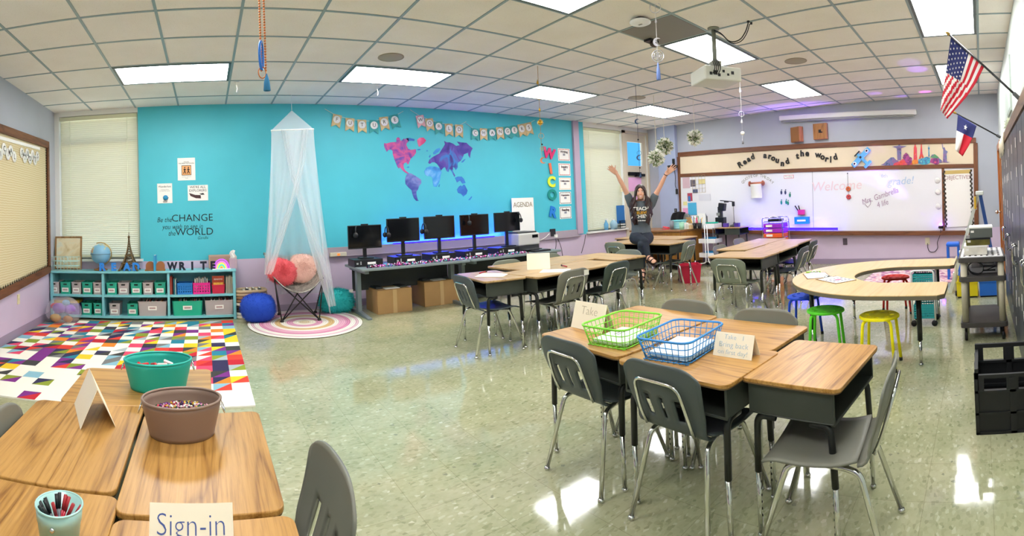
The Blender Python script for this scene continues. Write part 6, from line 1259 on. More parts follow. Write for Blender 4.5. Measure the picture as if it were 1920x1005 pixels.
b = MB(); b.cbox(.05, -.01, h, .16, .1, .05); b.build('top_cap', m_al, t, bevel=.01); b = MB(); b.cbox(-.0, .05, h-.12, .05, .03, .16); b.build('yellow_strap', mat('yellow cap', 'E0B030', .5), t, bevel=.01)
# bins behind the cart
for k, (px, col, lb) in enumerate(((1814, 'E6D020', 'yellow tub on the floor behind the equipment cart'), (1856, '2A6FD0', 'blue tub on the floor behind the equipment cart'))):
    c = Xp(px, 545, 6.2); t = thing('floor_tub', lb, 'tub', (6.35, c.y, 0), 0, 'tubs behind the cart'); w = .13; b = MB(); m = mat('tub '+col, col, .4); b.box(-.2, -w, .02, .2, w, .03); 
    for q in ((-.2, -w, -.19, w), (.19, -w, .2, w), (-.19, -w, .19, -w+.01), (-.19, w-.01, .19, w)): b.box(q[0], q[1], .03, q[2], q[3], .2)
    b.build('tub_body', m, t); each('rim', m, t, [(-.21, -w-.008, .19, -.2, w+.008, .21), (.2, -w-.008, .19, .21, w+.008, .21)]); b = MB(); b.box(-.19, -w+.01, 0, .19, w-.01, .02); b.build('tub_base', m_blk, t)
t = thing('tub_rack', 'pale rolling rack leg beside the yellow tub', 'rack', (6.3, .36, 0)); b = MB(); b.tube([(0, 0, .06), (0, 0, .48)], .016, 10); b.build('upright', m_bg, t); b = MB(); b.cyl((0, -.015, .035), (0, .015, .035), .035, 12); b.build('caster', black, t); b = MB(); b.tube([(0, 0, .45), (.4, 0, .45), (.4, 0, .02)], .014, 8); b.build('side_bar', m_bg, t)
c = Xp(1787, 478, 7.4); t = thing('folding_stool', 'blue plastic step stool behind the easel by the far wall', 'step stool', (7.5, c.y, 0)); mbl = mat('bright blue plastic', '2468D8', .4); b = MB(); b.box(-.12, -.1, .5, .12, .1, .56); b.build('top', mbl, t, bevel=.02)
for x in (-.1, .1):
    for y in (-.08, .08): b = MB(); b.cbox(x, y, .25, .03, .03, .5); b.build('leg', mbl, t)
n = NT('pink patterned rug', .95); v = n.mapping(); vo = n.n('TexVoronoi'); vo.inputs['Scale'].default_value = 9; n.l(v, vo.inputs['Vector']); n.color(n.ramp(vo.outputs['Distance'], [(0, 'C45A7A'), (.25, 'D98AA0'), (.4, 'E9D8D2'), (.7, 'A86A90')]))
b = MB(); b.box(-.7, -.75, 0, .7, .75, .01); o = b.build('small_rug', n.m, loc=(7.9, 1.1, .0005)); tag(o, 'pink patterned rug on the floor before the far lilac wall', 'rug')
# folding crate at the right edge
t = thing('folding_crate', 'large black plastic crate at the right edge of the photo', 'crate', (2.72, .075, 0)); m_cr = mat('black crate plastic', '1E1F20', .45); wy, dx_, h = .42, .34, .4
def crate_wall(b, p0, ux, up, nx, W_, H_):
    """ribbed wall with two handle slots; p0 lower corner, ux along, up vertical, nx thickness"""
    p0, ux, up, nx = Vector(p0), Vector(ux), Vector(up), Vector(nx)
    def bb_(a, c, d, e, t0=0., t1=.02): poly3(b, [p0+ux*a+up*c+nx*t0, p0+ux*d+up*c+nx*t0, p0+ux*d+up*e+nx*t0, p0+ux*a+up*e+nx*t0], nx*(t1-t0))
    bb_(0, 0, W_, H_*.7, .006, .018); bb_(0, H_*.94, W_, H_); 
    segs = [0, W_*.12, W_*.42, W_*.58, W_*.88, W_]
    for k in (0, 2, 4): bb_(segs[k], H_*.7, segs[k+1], H_*.94)
    for f in (0, .33, .7): bb_(0, H_*f, W_, H_*(f+.04), -.004)
    for f in (0, .46, .5, .96): bb_(W_*f, 0, W_*(f+.04), H_*.94, -.004)
for nm, a in (('front_wall', ((0, 0, 0), (0, -1, 0), (0, 0, 1), (1, 0, 0), wy, .335)), ('back_wall', ((dx_, 0, 0), (0, -1, 0), (0, 0, 1), (1, 0, 0), wy, h)), ('side_wall', ((0, 0, 0), (1, 0, 0), (0, 0, 1), (0, -1, 0), dx_, .37)), ('side_wall', ((0, -wy+.02, 0), (1, 0, 0), (0, 0, 1), (0, -1, 0), dx_, h))): b = MB(); crate_wall(b, *a); b.build(nm, m_cr, t)
b = MB(); b.box(0, -wy, 0, dx_, 0, .012); b.build('bottom', m_cr, t)
# dark lockers along the near right wall
LYF = -.28; m_lk = mat('charcoal locker paint', '383D42', .35, noise=.08, nscale=4); tops = 1.83
for k, (x0, x1) in enumerate(((2.55, 3.4), (3.4, 4.25), (4.25, 5.1), (5.1, 5.95))):
    t = thing('storage_cabinet', ['charcoal cabinet nearest the camera on the right wall', 'charcoal cabinet behind the black crate', 'charcoal cabinet beside the equipment cart', 'charcoal cabinet next to the wooden door'][k], 'cabinet', ((x0+x1)/2, LYF, 0), 0, 'charcoal cabinets on the right wall'); w = (x1-x0)/2-.003
    b = MB(); b.box(-w, -.1, 0, w, 0, tops); b.build('carcass', m_lk, t)
    for s in (-1, 1):
        xa, xb = (-w+.01, -.005) if s < 0 else (.005, w-.01); b = MB(); b.box(xa, 0, .06, xb, .016, tops-.02); dd = b.build('door', m_lk, t, bevel=.003)
        xh = -.06*s if 0 else (xb-.05 if s < 0 else xa+.05); b = MB(); b.tube(fillet([(xh, .016, .78), (xh, .05, .78), (xh, .05, .92), (xh, .016, .92)], .015, 3), .006, 8); b.build('handle', m_chrome, dd)
        rr = random.Random(k*2+s+7)
        for q in range(9): xx = xa+.04+(xb-xa-.08)*rr.random(); z = .15+1.6*rr.random(); each('white_dash', white, dd, [(xx-.011, .0165, z-.035, xx+.011, .018, z+.035)])
b = MB(); b.box(2.5, -.381, tops, 6.0, -.26, tops+.09); t = thing('display_ledge', 'weathered wood ledge with white fringe above the charcoal cabinets', 'ledge', (0, 0, 0)); b.build('plank', woodmat('weathered plank', '8A6E50', '6E543A', '3E2E20', axis=0, rnd=False), t)
b = MB(); rr = random.Random(4)
for k in range(34): x = 4.9+1.05*k/33+rr.random()*.03; b.tube([(x, -.252, tops+.085), (x+.01, -.247, tops+.03), (x+rr.uniform(-.02, .02), -.25, tops-.05-.08*rr.random())], .005, 5)
b.build('white_fringe', cream, t)
b = MB(); fur(b, (0, 0, 0), (1.3, .02, .035), 1100, .035, 8, 8); o = b.build('paper_foliage', mat('pale paper foliage', 'DDE2D0', .9), loc=(4.7, -.31, tops+.13)); tag(o, 'pale ruffled garland along the wooden ledge on the right wall', 'garland', None, 'stuff')
t = thing('door_2', '', '', (7.5, YR, 0)); del t['label']; del t['category']; t['kind'] = 'structure'; wd = woodmat('orange brown door', 'B06A30', 'A05C26', '7A4218', axis=2, rnd=False)
b = MB(); b.box(0, 0, 0, .9, .04, 1.98); b.build('door_leaf', wd, t); b = MB(); b.box(-.1, 0, 0, 0, .07, 2.08); b.box(.9, 0, 0, 1.0, .07, 2.08); b.box(0, 0, 1.98, .9, .07, 2.08); b.build('door_frame', wd, t); b = MB(); b.cyl((.82, .04, .95), (.82, .1, .95), .015, 10); b.sphere((.82, .12, .95), .035, 12); b.build('door_knob', m_chrome, t)
t = thing('wall_frame', 'grey framed panel high on the right wall near the camera', 'frame', (3.3, YR, 2.45)); b = MB(); b.box(-.3, 0, -.3, .3, .02, .3); b.build('frame', grey, t); b = MB(); b.box(-.27, .02, -.27, .27, .023, .27); b.build('panel', mat('dark grey panel', '5A6064', .5), t)
t = thing('wall_frame', 'pale framed panel high on the right wall beyond the flags', 'frame', (5.7, YR, 2.5)); b = MB(); b.box(-.35, 0, -.3, .35, .02, .3); b.build('frame', mat('pale grey frame', 'A9B4AC', .5), t); b = MB(); b.box(-.31, .02, -.26, .31, .023, .26); b.build('panel', mat('pale green panel', 'C4D2C8', .5), t)
# flags
def flag(name, label, base, tip_px, D_, hoist, left, right, nu, nv, colf, mats, ripple=.03, finial=True):
    tip = Dp(*tip_px, D_); t = thing(name, label, 'flag', base); base = Vector(base); rel = lambda p: Vector(p)-base
    b = MB(); b.tube([(0, 0, 0), rel(tip)], .009, 8); b.build('pole', m_blk, t)
    if finial: b = MB(); d = rel(tip).normalized(); b.tube([rel(tip), rel(tip)+d*.02, rel(tip)+d*.045, rel(tip)+d*.08], [.008, .016, .014, .002], 8); b.build('finial', mat('brass'), t)
    b = MB(); b.cyl((0, 0, 0), rel(tip).normalized()*.12, .016, 10); b.build('bracket', m_prd, t)
    def along(P, v):
        s = v*(len(P)-1); i = min(int(s), len(P)-2); f = s-i; return (P[i][0]*(1-f)+P[i+1][0]*f, P[i][1]*(1-f)+P[i+1][1]*f)
    def f(u, v):
        l, r = along(left, v), along(right, v); x, y = l[0]*(1-u)+r[0]*u, l[1]*(1-u)+r[1]*u
        return rel(Dp(x, y, D_*(1-.06*u*(1-v))+ripple*math.sin(u*9+v*3)*min(1, v*3)))
    vs = [f(i/nu, j/nv) for i in range(nu+1) for j in range(nv+1)]; b = MB()
    b.v = [tuple(v) for v in vs]
    for i in range(nu):
        for j in range(nv): b.f.append([i*(nv+1)+j, (i+1)*(nv+1)+j, (i+1)*(nv+1)+j+1, i*(nv+1)+j+1]); b.mi.append(colf((i+.5)/nu, (j+.5)/nv)); b.sm.append(True)
    b.build('cloth', mats, t, solid=.002); return t, f
f_r, f_w, f_b = mat('flag red cloth', 'D02036', .7), mat('flag white cloth', 'F2EEEC', .7), mat('flag blue cloth', '28306E', .7)
def star(b, c, ax, ay, r, off):
    P = [c+off+ax*(q*math.sin(2*PI*k/10))+ay*(q*math.cos(2*PI*k/10)) for k in range(10) for q in [r if k % 2 == 0 else r*.4]]; poly3(b, P, off.normalized()*.001 if off.length else (0, 0, 0))
base1 = Yp(1919, 192, YR+.03)
t, f = flag('striped_flag', 'stars and stripes flag on an angled black pole at upper right', base1, (1781, 66), 4.3, None, [(1783,69),(1776,118),(1769,165),(1763,206)], [(1846,124),(1829,157),(1812,182),(1776,223)], 26, 24, lambda u, v: 2 if (u < .54 and v < .47) else (0 if int((u+(1-u)*.46*max(0, (v-.42)/.58)**.7)*13) % 2 == 0 else 1), [f_r, f_w, f_b])
for i in range(6):
    for j in range(6+(i % 2)): 
        b = MB(); u, v = .05+.088*i, (.035+.07*j+(0 if i % 2 else .035)); c = f(u, v); ax = (f(u+.01, v)-f(u-.01, v)).normalized(); ay = (f(u, v-.01)-f(u, v+.01)).normalized(); nn = ax.cross(ay).normalized(); nn = nn if nn.x < 0 else -nn
        star(b, c, ax, ay, .011, nn*.004); b.build('star', f_w, t)
base2 = Yp(1884, 262, YR+.05)
t, f = flag('lone_star_flag', 'small red, white and blue lone star flag below the striped flag', base2, (1793.5, 213), 6.0, None, [(1796,215),(1794,240),(1792,262),(1791,281)], [(1831,236),(1825,255),(1816,274),(1805,293)], 24, 20, lambda u, v: 2 if v < .4 else (1 if u < .46 else 0), [f_r, f_w, f_b], .02, True)
b = MB(); c = f(.5, .2); ax = (f(.52, .2)-f(.48, .2)).normalized(); ay = (f(.5, .18)-f(.5, .22)).normalized(); nn = ax.cross(ay).normalized(); nn = nn if nn.x < 0 else -nn; star(b, c, ax, ay, .036, nn*.006); b.build('star', f_w, t)
# ------------------------------------------------------------------ things on the desks
DZ = .666
def oval_tub(name, label, loc, rx, ry, h, col, rz=0., flare=.82):
    t = thing(name, label, 'tub', loc, rz); m = mat('tub metal '+col, col, .42, .25); b = MB()
    b.lathe([(0, 0), (rx*flare, 0), (rx*(flare+.02), .012), (rx*.985, h-.025), (rx, h-.015), (rx, h), (rx*.975, h), (rx*.955, h-.02), (rx*(flare-.01), .01), (0, .01)], 48, sy=ry/rx); b.build('tub_body', m, t)
    b = MB(); b.tube([(rx*math.cos(2*PI*k/40), ry*math.sin(2*PI*k/40), h) for k in range(40)], .005, 6, closed=True); b.build('rim', m, t)
    for s in (-1, 1): b = MB(); b.tube(fillet([(s*(rx+.002), -.022, h-.015), (s*(rx+.012), -.024, h-.045), (s*(rx+.012), .024, h-.045), (s*(rx+.002), .022, h-.015)], .012, 3), .0026, 6); b.build('handle', m_chrome, t)
    return t
p = Zp(336, 815, DZ); tb = oval_tub('oval_tub', 'brown grey oval metal bucket full of bead strings', (-.10, 1.70, DZ), .134, .105, .116, '8E7668')
rr = random.Random(11); b = MB(); bm_ = [mat('pearl bead '+c, c, .2, .4) for c in ('D8B040', 'F2EEE6', '3A2A4A', 'C03A50', '7A2A8A', '2A5A3A', 'E8A0B8', '1E1E22')]
for k in range(420): a, q = rr.random()*2*PI, rr.random()**.5; b.k = rr.randrange(8); b.sphere((-.10+.1*q*math.cos(a), 1.70+.075*q*math.sin(a), DZ+.07+.018*(1-q)+.01*rr.random()), .0048, 6)
tag(b.build('bead_necklaces', bm_), 'heap of coloured bead strings inside the brown bucket', 'beads')
oval_tub('oval_tub', 'turquoise oval metal tub full of red wrapped sweets', (-.225, 2.16, DZ), .146, .11, .122, '25AFA0')
rr = random.Random(3)
for k in range(44):
    a, q = rr.random()*2*PI, rr.random()**.5; b = MB(); b.box(-.022, -.0065, -.005, .022, .0065, .005); o = b.build('wrapped_sweet', mat(['red foil', 'white foil'][k % 3 == 2], ['CC2028', 'EFE6E4'][k % 3 == 2], .3), bevel=.004, loc=(-.225+.1*q*math.cos(a), 2.16+.068*q*math.sin(a), DZ+.052+.0008*k+.01*rr.random()), rot=(rr.random()*.5, rr.random()*.5, rr.random()*6)); tag(o, ['red wrapped sweet inside the turquoise tub', 'white wrapped sweet inside the turquoise tub'][k % 3 == 2], 'sweet', ['red', 'white'][k % 3 == 2]+' wrapped sweets in the turquoise tub')
# tent cards
def tent(name, label, loc, rz, w, h, spread, lines=(), m=None, ink=None, t_=.0015, tilt=None):
    t = thing(name, label, 'tent card', loc, rz, 'folded tent cards'); m = m or mat('cream card', 'F1E6CF', .75); a = math.atan2(spread/2, h); 
    for s in (-1, 1):
        b = MB(); b.add([(-w/2, s*spread/2, 0), (w/2, s*spread/2, 0), (w/2, s*.0008, h), (-w/2, s*.0008, h), (-w/2, s*spread/2-s*t_, 0), (w/2, s*spread/2-s*t_, 0), (w/2, 0, h-t_*2), (-w/2, 0, h-t_*2)], [(0, 1, 2, 3), (4, 7, 6, 5), (0, 4, 5, 1), (1, 5, 6, 2), (2, 6, 7, 3), (3, 7, 4, 0)]); b.build('front_panel' if s < 0 else 'back_panel', m, t)
    for s, size, zf, sx in lines:
        y = -spread/2*(1-zf)-.001; text(s, size, ink, t, (0, y, h*zf), (PI/2-a, 0, 0), sx=sx, ext=.0002, bold=-.0005*size/.03)
    return t
ink_b = mat('navy ink', '4A5C9A', .6); ink_f = mat('pale pencil blue', '93B4CC', .6); ink_g = mat('soft pencil grey', 'B0A58C', .6)
c0, c1 = Zp(283, 1005, DZ), Zp(434, 1005, DZ)
tent('tent_card', 'cream folded card reading Sign-in at the bottom edge', (-.048, 1.085, DZ), R(-1), .178, .11, .09, (('Sign-in', .06, .66, .95),), ink=ink_b)
tent('tent_card', 'plain cream tent card on the sign-in desks, seen end-on', (-.435, 1.83, DZ), R(110), .25, .135, .125, ())
p = Zp(1117, 605, DZ); tent('tent_card', 'cream tent card reading Take beside the lime green basket', (2.01, 2.065, DZ), R(-91), .265, .15, .1, (('Take', .07, .68, 1.),), ink=ink_g)
tent('tent_card', 'cream tent card reading Take 1 Bring back on first day beside the blue basket', (1.965, 1.10, DZ), R(-93), .205, .1, .08, (('Take   1', .03, .82, 1.1), ('Bring back', .034, .5, 1.1), ('on first day!', .03, .2, 1.1)), ink=ink_f)
KZ = .665*1.08+.001
tent('tent_card', 'blank cream folded card on the computer-side cluster', (3.34, 4.22, KZ), R(-40), .25, .17, .12, ())
# papers and pens on the computer-side cluster
for k, (x, y, rz, lb) in enumerate(((2.76, 4.26, -50, 'white printed sheet on the leftmost computer-side desk'), (3.33, 3.93, -48, 'white printed sheet beside the folded card'))):
    t = thing('paper_sheet', lb, 'paper', (x, y, KZ-(0 if k else .0042)), R(rz), 'printed sheets on the computer-side cluster'); b = MB(); b.box(-.15, -.12, 0, .15, .12, .002); b.build('sheet', white, t); b = MB()
    for q in range(7): b.box(-.12, -.09+.027*q, .002, .1-.05*(q % 3), -.082+.027*q, .0024)
    b.build('print', mat('pale print', 'A9B0BC', .7), t)
for k, (x, y, rz, lb) in enumerate(((2.8, 4.5, 30, 'red pen lying behind the sheet on the leftmost computer-side desk'), (3.62, 4.12, 70, 'dark red pencil lying behind the sheet by the folded card'))):
    t = thing('pen', lb, 'pen', (x, y, KZ+.007-(0 if k else .0042)), R(rz)); b = MB(); b.cyl((-.08, 0, 0), (.05, 0, 0), .007, 8); b.build('barrel', mat('red pen plastic', 'A8282E', .4), t); b = MB(); b.cyl((.05, 0, 0), (.085, 0, 0), .008, 8); b.build('cap', black, t)
# wire baskets
def wbasket(label, cx, cy, rz, w, d, h, col, paper):
    t = thing('wire_basket', label, 'basket', (cx, cy, DZ), rz, 'coated wire letter baskets'); m = mat('coated wire '+col, col, .35)
    top = rrect(w, d, .05, 5); bot = rrect(w*.84, d*.84, .04, 5); b = MB(); b.tube([(x, y, h) for x, y in top], .0055, 8, closed=True); b.build('rim', m, t)
    b = MB()
    for f in (.04, .36, .68): b.tube([(bx*(1-f)+tx*f, by*(1-f)+ty*f, .004+(h-.004)*f) for (bx, by), (tx, ty) in zip(bot, top)], .0024, 6, closed=True)
    n_ = 40; P = 2*(w+d)
    def onr(rw_, rd, r, s):
        # point at perimeter fraction s on a rectangle (rounded corners ignored but clamped)
        L = 2*(rw_+rd); q = s*L
        if q < rw_: return (-rw_/2+q, -rd/2)
        q -= rw_
        if q < rd: return (rw_/2, -rd/2+q)
        q -= rd
        if q < rw_: return (rw_/2-q, rd/2)
        q -= rw_; return (-rw_/2, rd/2-q)
    def near(poly, x, y):
        return min(poly, key=lambda p: (p[0]-x)**2+(p[1]-y)**2)
    for k in range(n_):
        s = (k+.5)/n_; x, y = onr(w, d, 0, s); sc_ = max(abs(x)/(w/2), abs(y)/(d/2))
        if abs(x) > w/2-.035 and abs(y) > d/2-.035: x, y = near(top, x, y)
        b.tube([(x*.84, y*.84, .004), (x, y, h)], .002, 5)
    b.build('side_wires', m, t); b = MB(); W2, D2 = w*.42, d*.42
    for k in range(11): x = -W2+.01+(2*W2-.02)*k/10; b.tube([(x, -D2, .003), (x, D2, .003)], .002, 5)
    for k in range(8): y = -D2+.01+(2*D2-.02)*k/7; b.tube([(-W2, y, .003), (W2, y, .003)], .002, 5)
    b.build('bottom_wires', m, t); return t
wbasket('lime green wire basket holding papers on the centre cluster', 1.93, 1.75, R(6), .385, .285, .105, '86DC3C', True)
wbasket('blue wire basket holding white sheets on the centre cluster', 1.90, 1.355, R(5), .385, .285, .105, '2E86CC', True)
for k, (x, y, rz, n_, lb) in enumerate(((1.94, 1.755, 6, 6, 'papers lying in the lime green basket'), (1.91, 1.355, 5, 8, 'white sheets lying in the blue basket'))):
    t = thing('paper_stack', lb, 'papers', (x, y, DZ+.008), R(rz), 'papers in the wire baskets'); b = MB()
    for q in range(n_): a = R(random.uniform(-4, 4)); b2 = len(b.v); b.box(-.135, -.105, q*.003, .135, .105, q*.003+.0022); b.mtx(Matrix.Rotation(a, 4, 'Z'), b2)
    b.build('sheets', mat('pale green sheet', 'DDF0D4', .7) if k == 0 else mat('pale blue sheet', 'DCEFFA', .7), t)
    if k == 0: b = MB(); b.box(-.06, -.07, n_*.003, .11, .06, n_*.003+.003); s_ = b.build('top_card', white, t); b = MB(); b.box(-.03, .04, n_*.003+.003, .09, .046, n_*.003+.0036); b.box(-.03, .02, n_*.003+.003, .06, .025, n_*.003+.0036); b.build('print', black, s_)
# bucket of pens
t = thing('pen_bucket', 'pale aqua metal bucket of pens at the lower left corner', 'bucket', (-.335, 1.065, DZ)); m = mat('pale aqua metal', 'A8D2CC', .35, .2); b = MB(); r, h = .052, .1; b.lathe([(0, 0), (r*.76, 0), (r*.93, h*.7), (r*.96, h*.71), (r, h), (r*.95, h), (r*.72, .006), (0, .006)], 32); b.build('bucket_body', m, t); b = MB(); b.tube([(r*math.cos(2*PI*k/28), r*math.sin(2*PI*k/28), h) for k in range(28)], .0025, 6, closed=True); b.build('rim', m, t); b = MB(); b.sphere((0, -r*.97, h*.72), .006, 8); b.build('rivet', m_chrome, t)
rr = random.Random(21)
for k, (a, lean, col) in enumerate(((120, .5, 0), (95, .15, 0), (150, .85, 0), (170, .9, 0), (200, .8, 0), (185, .6, 0), (220, .7, 0), (55, .35, 1), (40, .45, 1), (20, .9, 1), (0, .6, 1), (250, .4, 1))):
    a = R(a); e = Vector((math.cos(a)*lean*.055, math.sin(a)*lean*.055, .125-.035*lean)); P0 = Vector((math.cos(a+PI)*.012, math.sin(a+PI)*.012, .012)); tt = thing('ballpoint_pen', ('black' if col == 0 else 'red')+' ballpoint pen standing in the pale aqua bucket', 'pen', (-.335, 1.065, DZ), group='black ballpoint pens in the aqua bucket' if col == 0 else 'red ballpoint pens in the aqua bucket')
    b = MB(); b.tube([P0, P0.lerp(e, .72)], .0036, 8); b.build('barrel', mat('smoky clear pen', '6A6A72', .2) if col == 0 else mat('red clear pen', 'C02038', .2), tt); b = MB(); b.tube([P0.lerp(e, .72), e], .0042, 8); b.build('cap', m_blk if col == 0 else mat('red pen plastic'), tt)
# ------------------------------------------------------------------ ceiling fittings and hanging decorations
m_spk = mat('tan perforated metal', 'A59A86', .6)
for k, (px, py, lb) in enumerate(((733, 107, 'round ceiling speaker right of the bead chain'), (1492, 114, 'round ceiling speaker right of the projector'), (1194, 183, 'round ceiling speaker above the seated woman'))):
    p = Zp(px, py, HC); t = thing('ceiling_speaker', lb, 'ceiling speaker', (p.x, p.y, HC-.008), 0, 'round ceiling speakers'); b = MB(); b.lathe([(0, 0), (.13, 0), (.14, .006), (.14, .008), (0, .008)], 32); b.build('grille', m_spk, t); b = MB(); b.tube([(.142*math.cos(2*PI*q/32), .142*math.sin(2*PI*q/32), .004) for q in range(32)], .004, 6, closed=True); b.build('rim', m_spk, t)
b = MB(); b.box(xs[5]+.013, ys[7]+.013, HC-.008, xs[6]-.013, ys[6]-.013, HC-.004); tag(b.build('ceiling_panel', mat('dull grey ceiling panel', '84807A', .7)), 'grey ceiling panel left of the big light by the projector', 'ceiling panel')
p = Zp(1200, 34, HC); t = thing('access_point', 'white rounded wireless access point on the grey ceiling panel', 'access point', (p.x, p.y, HC-.06)); b = MB(); b.lathe([(0, 0), (.075, .002), (.1, .014), (.1, .026), (.08, .036), (0, .036)], 28); b.build('case', m_wp, t); b = MB(); b.cyl((0, 0, .036), (0, 0, .055), .05, 14); b.build('bracket', m_prd, t); b = MB(); b.box(-.01, -.02, -.002, .01, .02, 0); b.build('logo_mark', grey, t)
p = Zp(1221, 74, HC); t = thing('ceiling_camera', 'small dark device at the corner of the big ceiling light', 'ceiling device', (p.x, p.y, HC-.02)); b = MB(); b.cbox(0, 0, 0, .14, .09, .024); b.build('mount', m_blk, t); b = MB(); b.sphere((.02, -.02, -.03), .05, 12, (1.2, .8, .7)); b.build('lens_body', mat('dark brown plastic', '3A2A26', .4), t)
# projector
pc = Dp(1342, 145, 5.0); pm = Zp(1338, 58, HC); t = thing('projector', 'white projector hanging from the ceiling on a grey pole', 'projector', (pc.x, pc.y, pc.z), R(-32)); m_pj = mat('white projector plastic', 'CFCFC4', .4); w, d, h = .205, .17, .07
b = MB(); b.box(-w, -d, -h, w, d, h); b.build('case', m_pj, t, bevel=.015)
b = MB()
for q in range(9): b.box(w, -d+.06+.022*q, -h+.03, w+.002, -d+.07+.022*q, h-.02)
b.build('side_vents', m_prd, t)
for q, (x, z, s) in enumerate(((-.14, -.01, .02), (-.09, .0, .03), (-.05, -.02, .02), (0, .02, .018), (.05, -.01, .015), (.1, .01, .022))): each('rear_port', m_blk, t, [(x-s*.7, -d-.003, z-s*.7, x+s*.7, -d, z+s*.7)])
b = MB(); b.cyl((.1, d, 0), (.1, d+.03, 0), .045, 20); b.build('lens', m_blk, t)
top = HC-pc.z; b = MB(); b.cyl((0, 0, h+.08), (0, 0, top), .022, 14); b.cyl((0, 0, top-.02), (0, 0, top), .06, 18); b.build('ceiling_pole', mat('grey green pole', '8A8C80', .45, .3), t); b = MB(); b.box(-.1, -.08, h, .1, .08, h+.03); b.box(-.05, -.05, h+.03, .05, .05, h+.09); b.build('mount_plate', mat('grey green pole'), t, bevel=.008)
b = MB()
for q in range(4): b.tube(fillet([(0, -.03, h+.1), (-.05-.02*q, -d+.02, h+.06), (-.06-.02*q, -d-.06, .03), (-.06-.02*q, -d-.005, -.01)], .06, 4), .005, 6)
b.build('rear_cables', black, t)
P = [Vector((0, 0, top-.02))]; wp = t.location
for px, py in ((1352, 62), (1368, 80), (1388, 76), (1399, 58), (1403, 42)):
    v = Dp(px, py, 4.85)-wp; v.rotate(Matrix.Rotation(R(32), 3, 'Z')); P.append(v)
b = MB(); b.tube(fillet(P, .08, 4), .006, 6); P2 = [p+Vector((.02, .01, -.01)) for p in P]; b.tube(fillet(P2, .08, 4), .005, 6); c = b.build('loose_cable', black, t); b = MB(); b.cyl(P[-1], P[-1]+Vector((0, 0, .04)), .014, 8); b.cyl(P2[-1]+Vector((.02, 0, 0)), P2[-1]+Vector((.02, 0, .04)), .012, 8); b.build('connector', black, c)
# hanging strings
def hang(name, label, attach, cat='hanging decoration'): return thing(name, label, cat, attach)
def fitc(px, D_, py): v = Dp(px, py, D_); return v
m_cop = mat('copper bead', 'C0703A', .35, .6); m_gold = mat('gold metal', 'C79A3A', .3, .85); m_cry = mat('clear crystal', 'E8E6EE', .08, alpha=.55); m_blue = mat('blue glass bead', '2A6FC8', .2)
A = Dp(492, 60, 2.6); A.z = HC; t = hang('bead_chain', 'copper bead chain with blue ring and tassel hanging at the top left', A); zz_ = lambda y, D_: Dp(500, y, D_).z-HC
b = MB()
for s in (-.012, .012):
    z = 0
    while z > zz_(135, 2.6): b.sphere((s, 0, z), .0065, 6); z -= .0145
b.build('bead_strand', m_cop, t)
b = MB(); c = zz_(104, 2.6); b.tube([(-.01+.012*math.cos(2*PI*k/24), 0.03*math.cos(2*PI*k/24), c+.075*math.sin(2*PI*k/24)) for k in range(24)], .008, 8, closed=True); b.build('blue_ring', m_blue, t)
b = MB(); c = zz_(136, 2.6); b.tube([(-.008+.02*math.cos(2*PI*k/20), 0, c+.03*math.sin(2*PI*k/20)) for k in range(20)], .003, 6, closed=True); b.build('copper_ring', m_cop, t)
b = MB(); z0, z1 = zz_(138, 2.6), zz_(170, 2.6)
for k in range(16): a = 2*PI*k/16; b.tube([(.015, 0, z0), (.015+.012*math.cos(a), .012*math.sin(a), (z0+z1)/2), (.015+.016*math.cos(a), .016*math.sin(a), z1)], .004, 5)
b.build('tassel', mat('blue tassel', '3A86B8', .8), t)
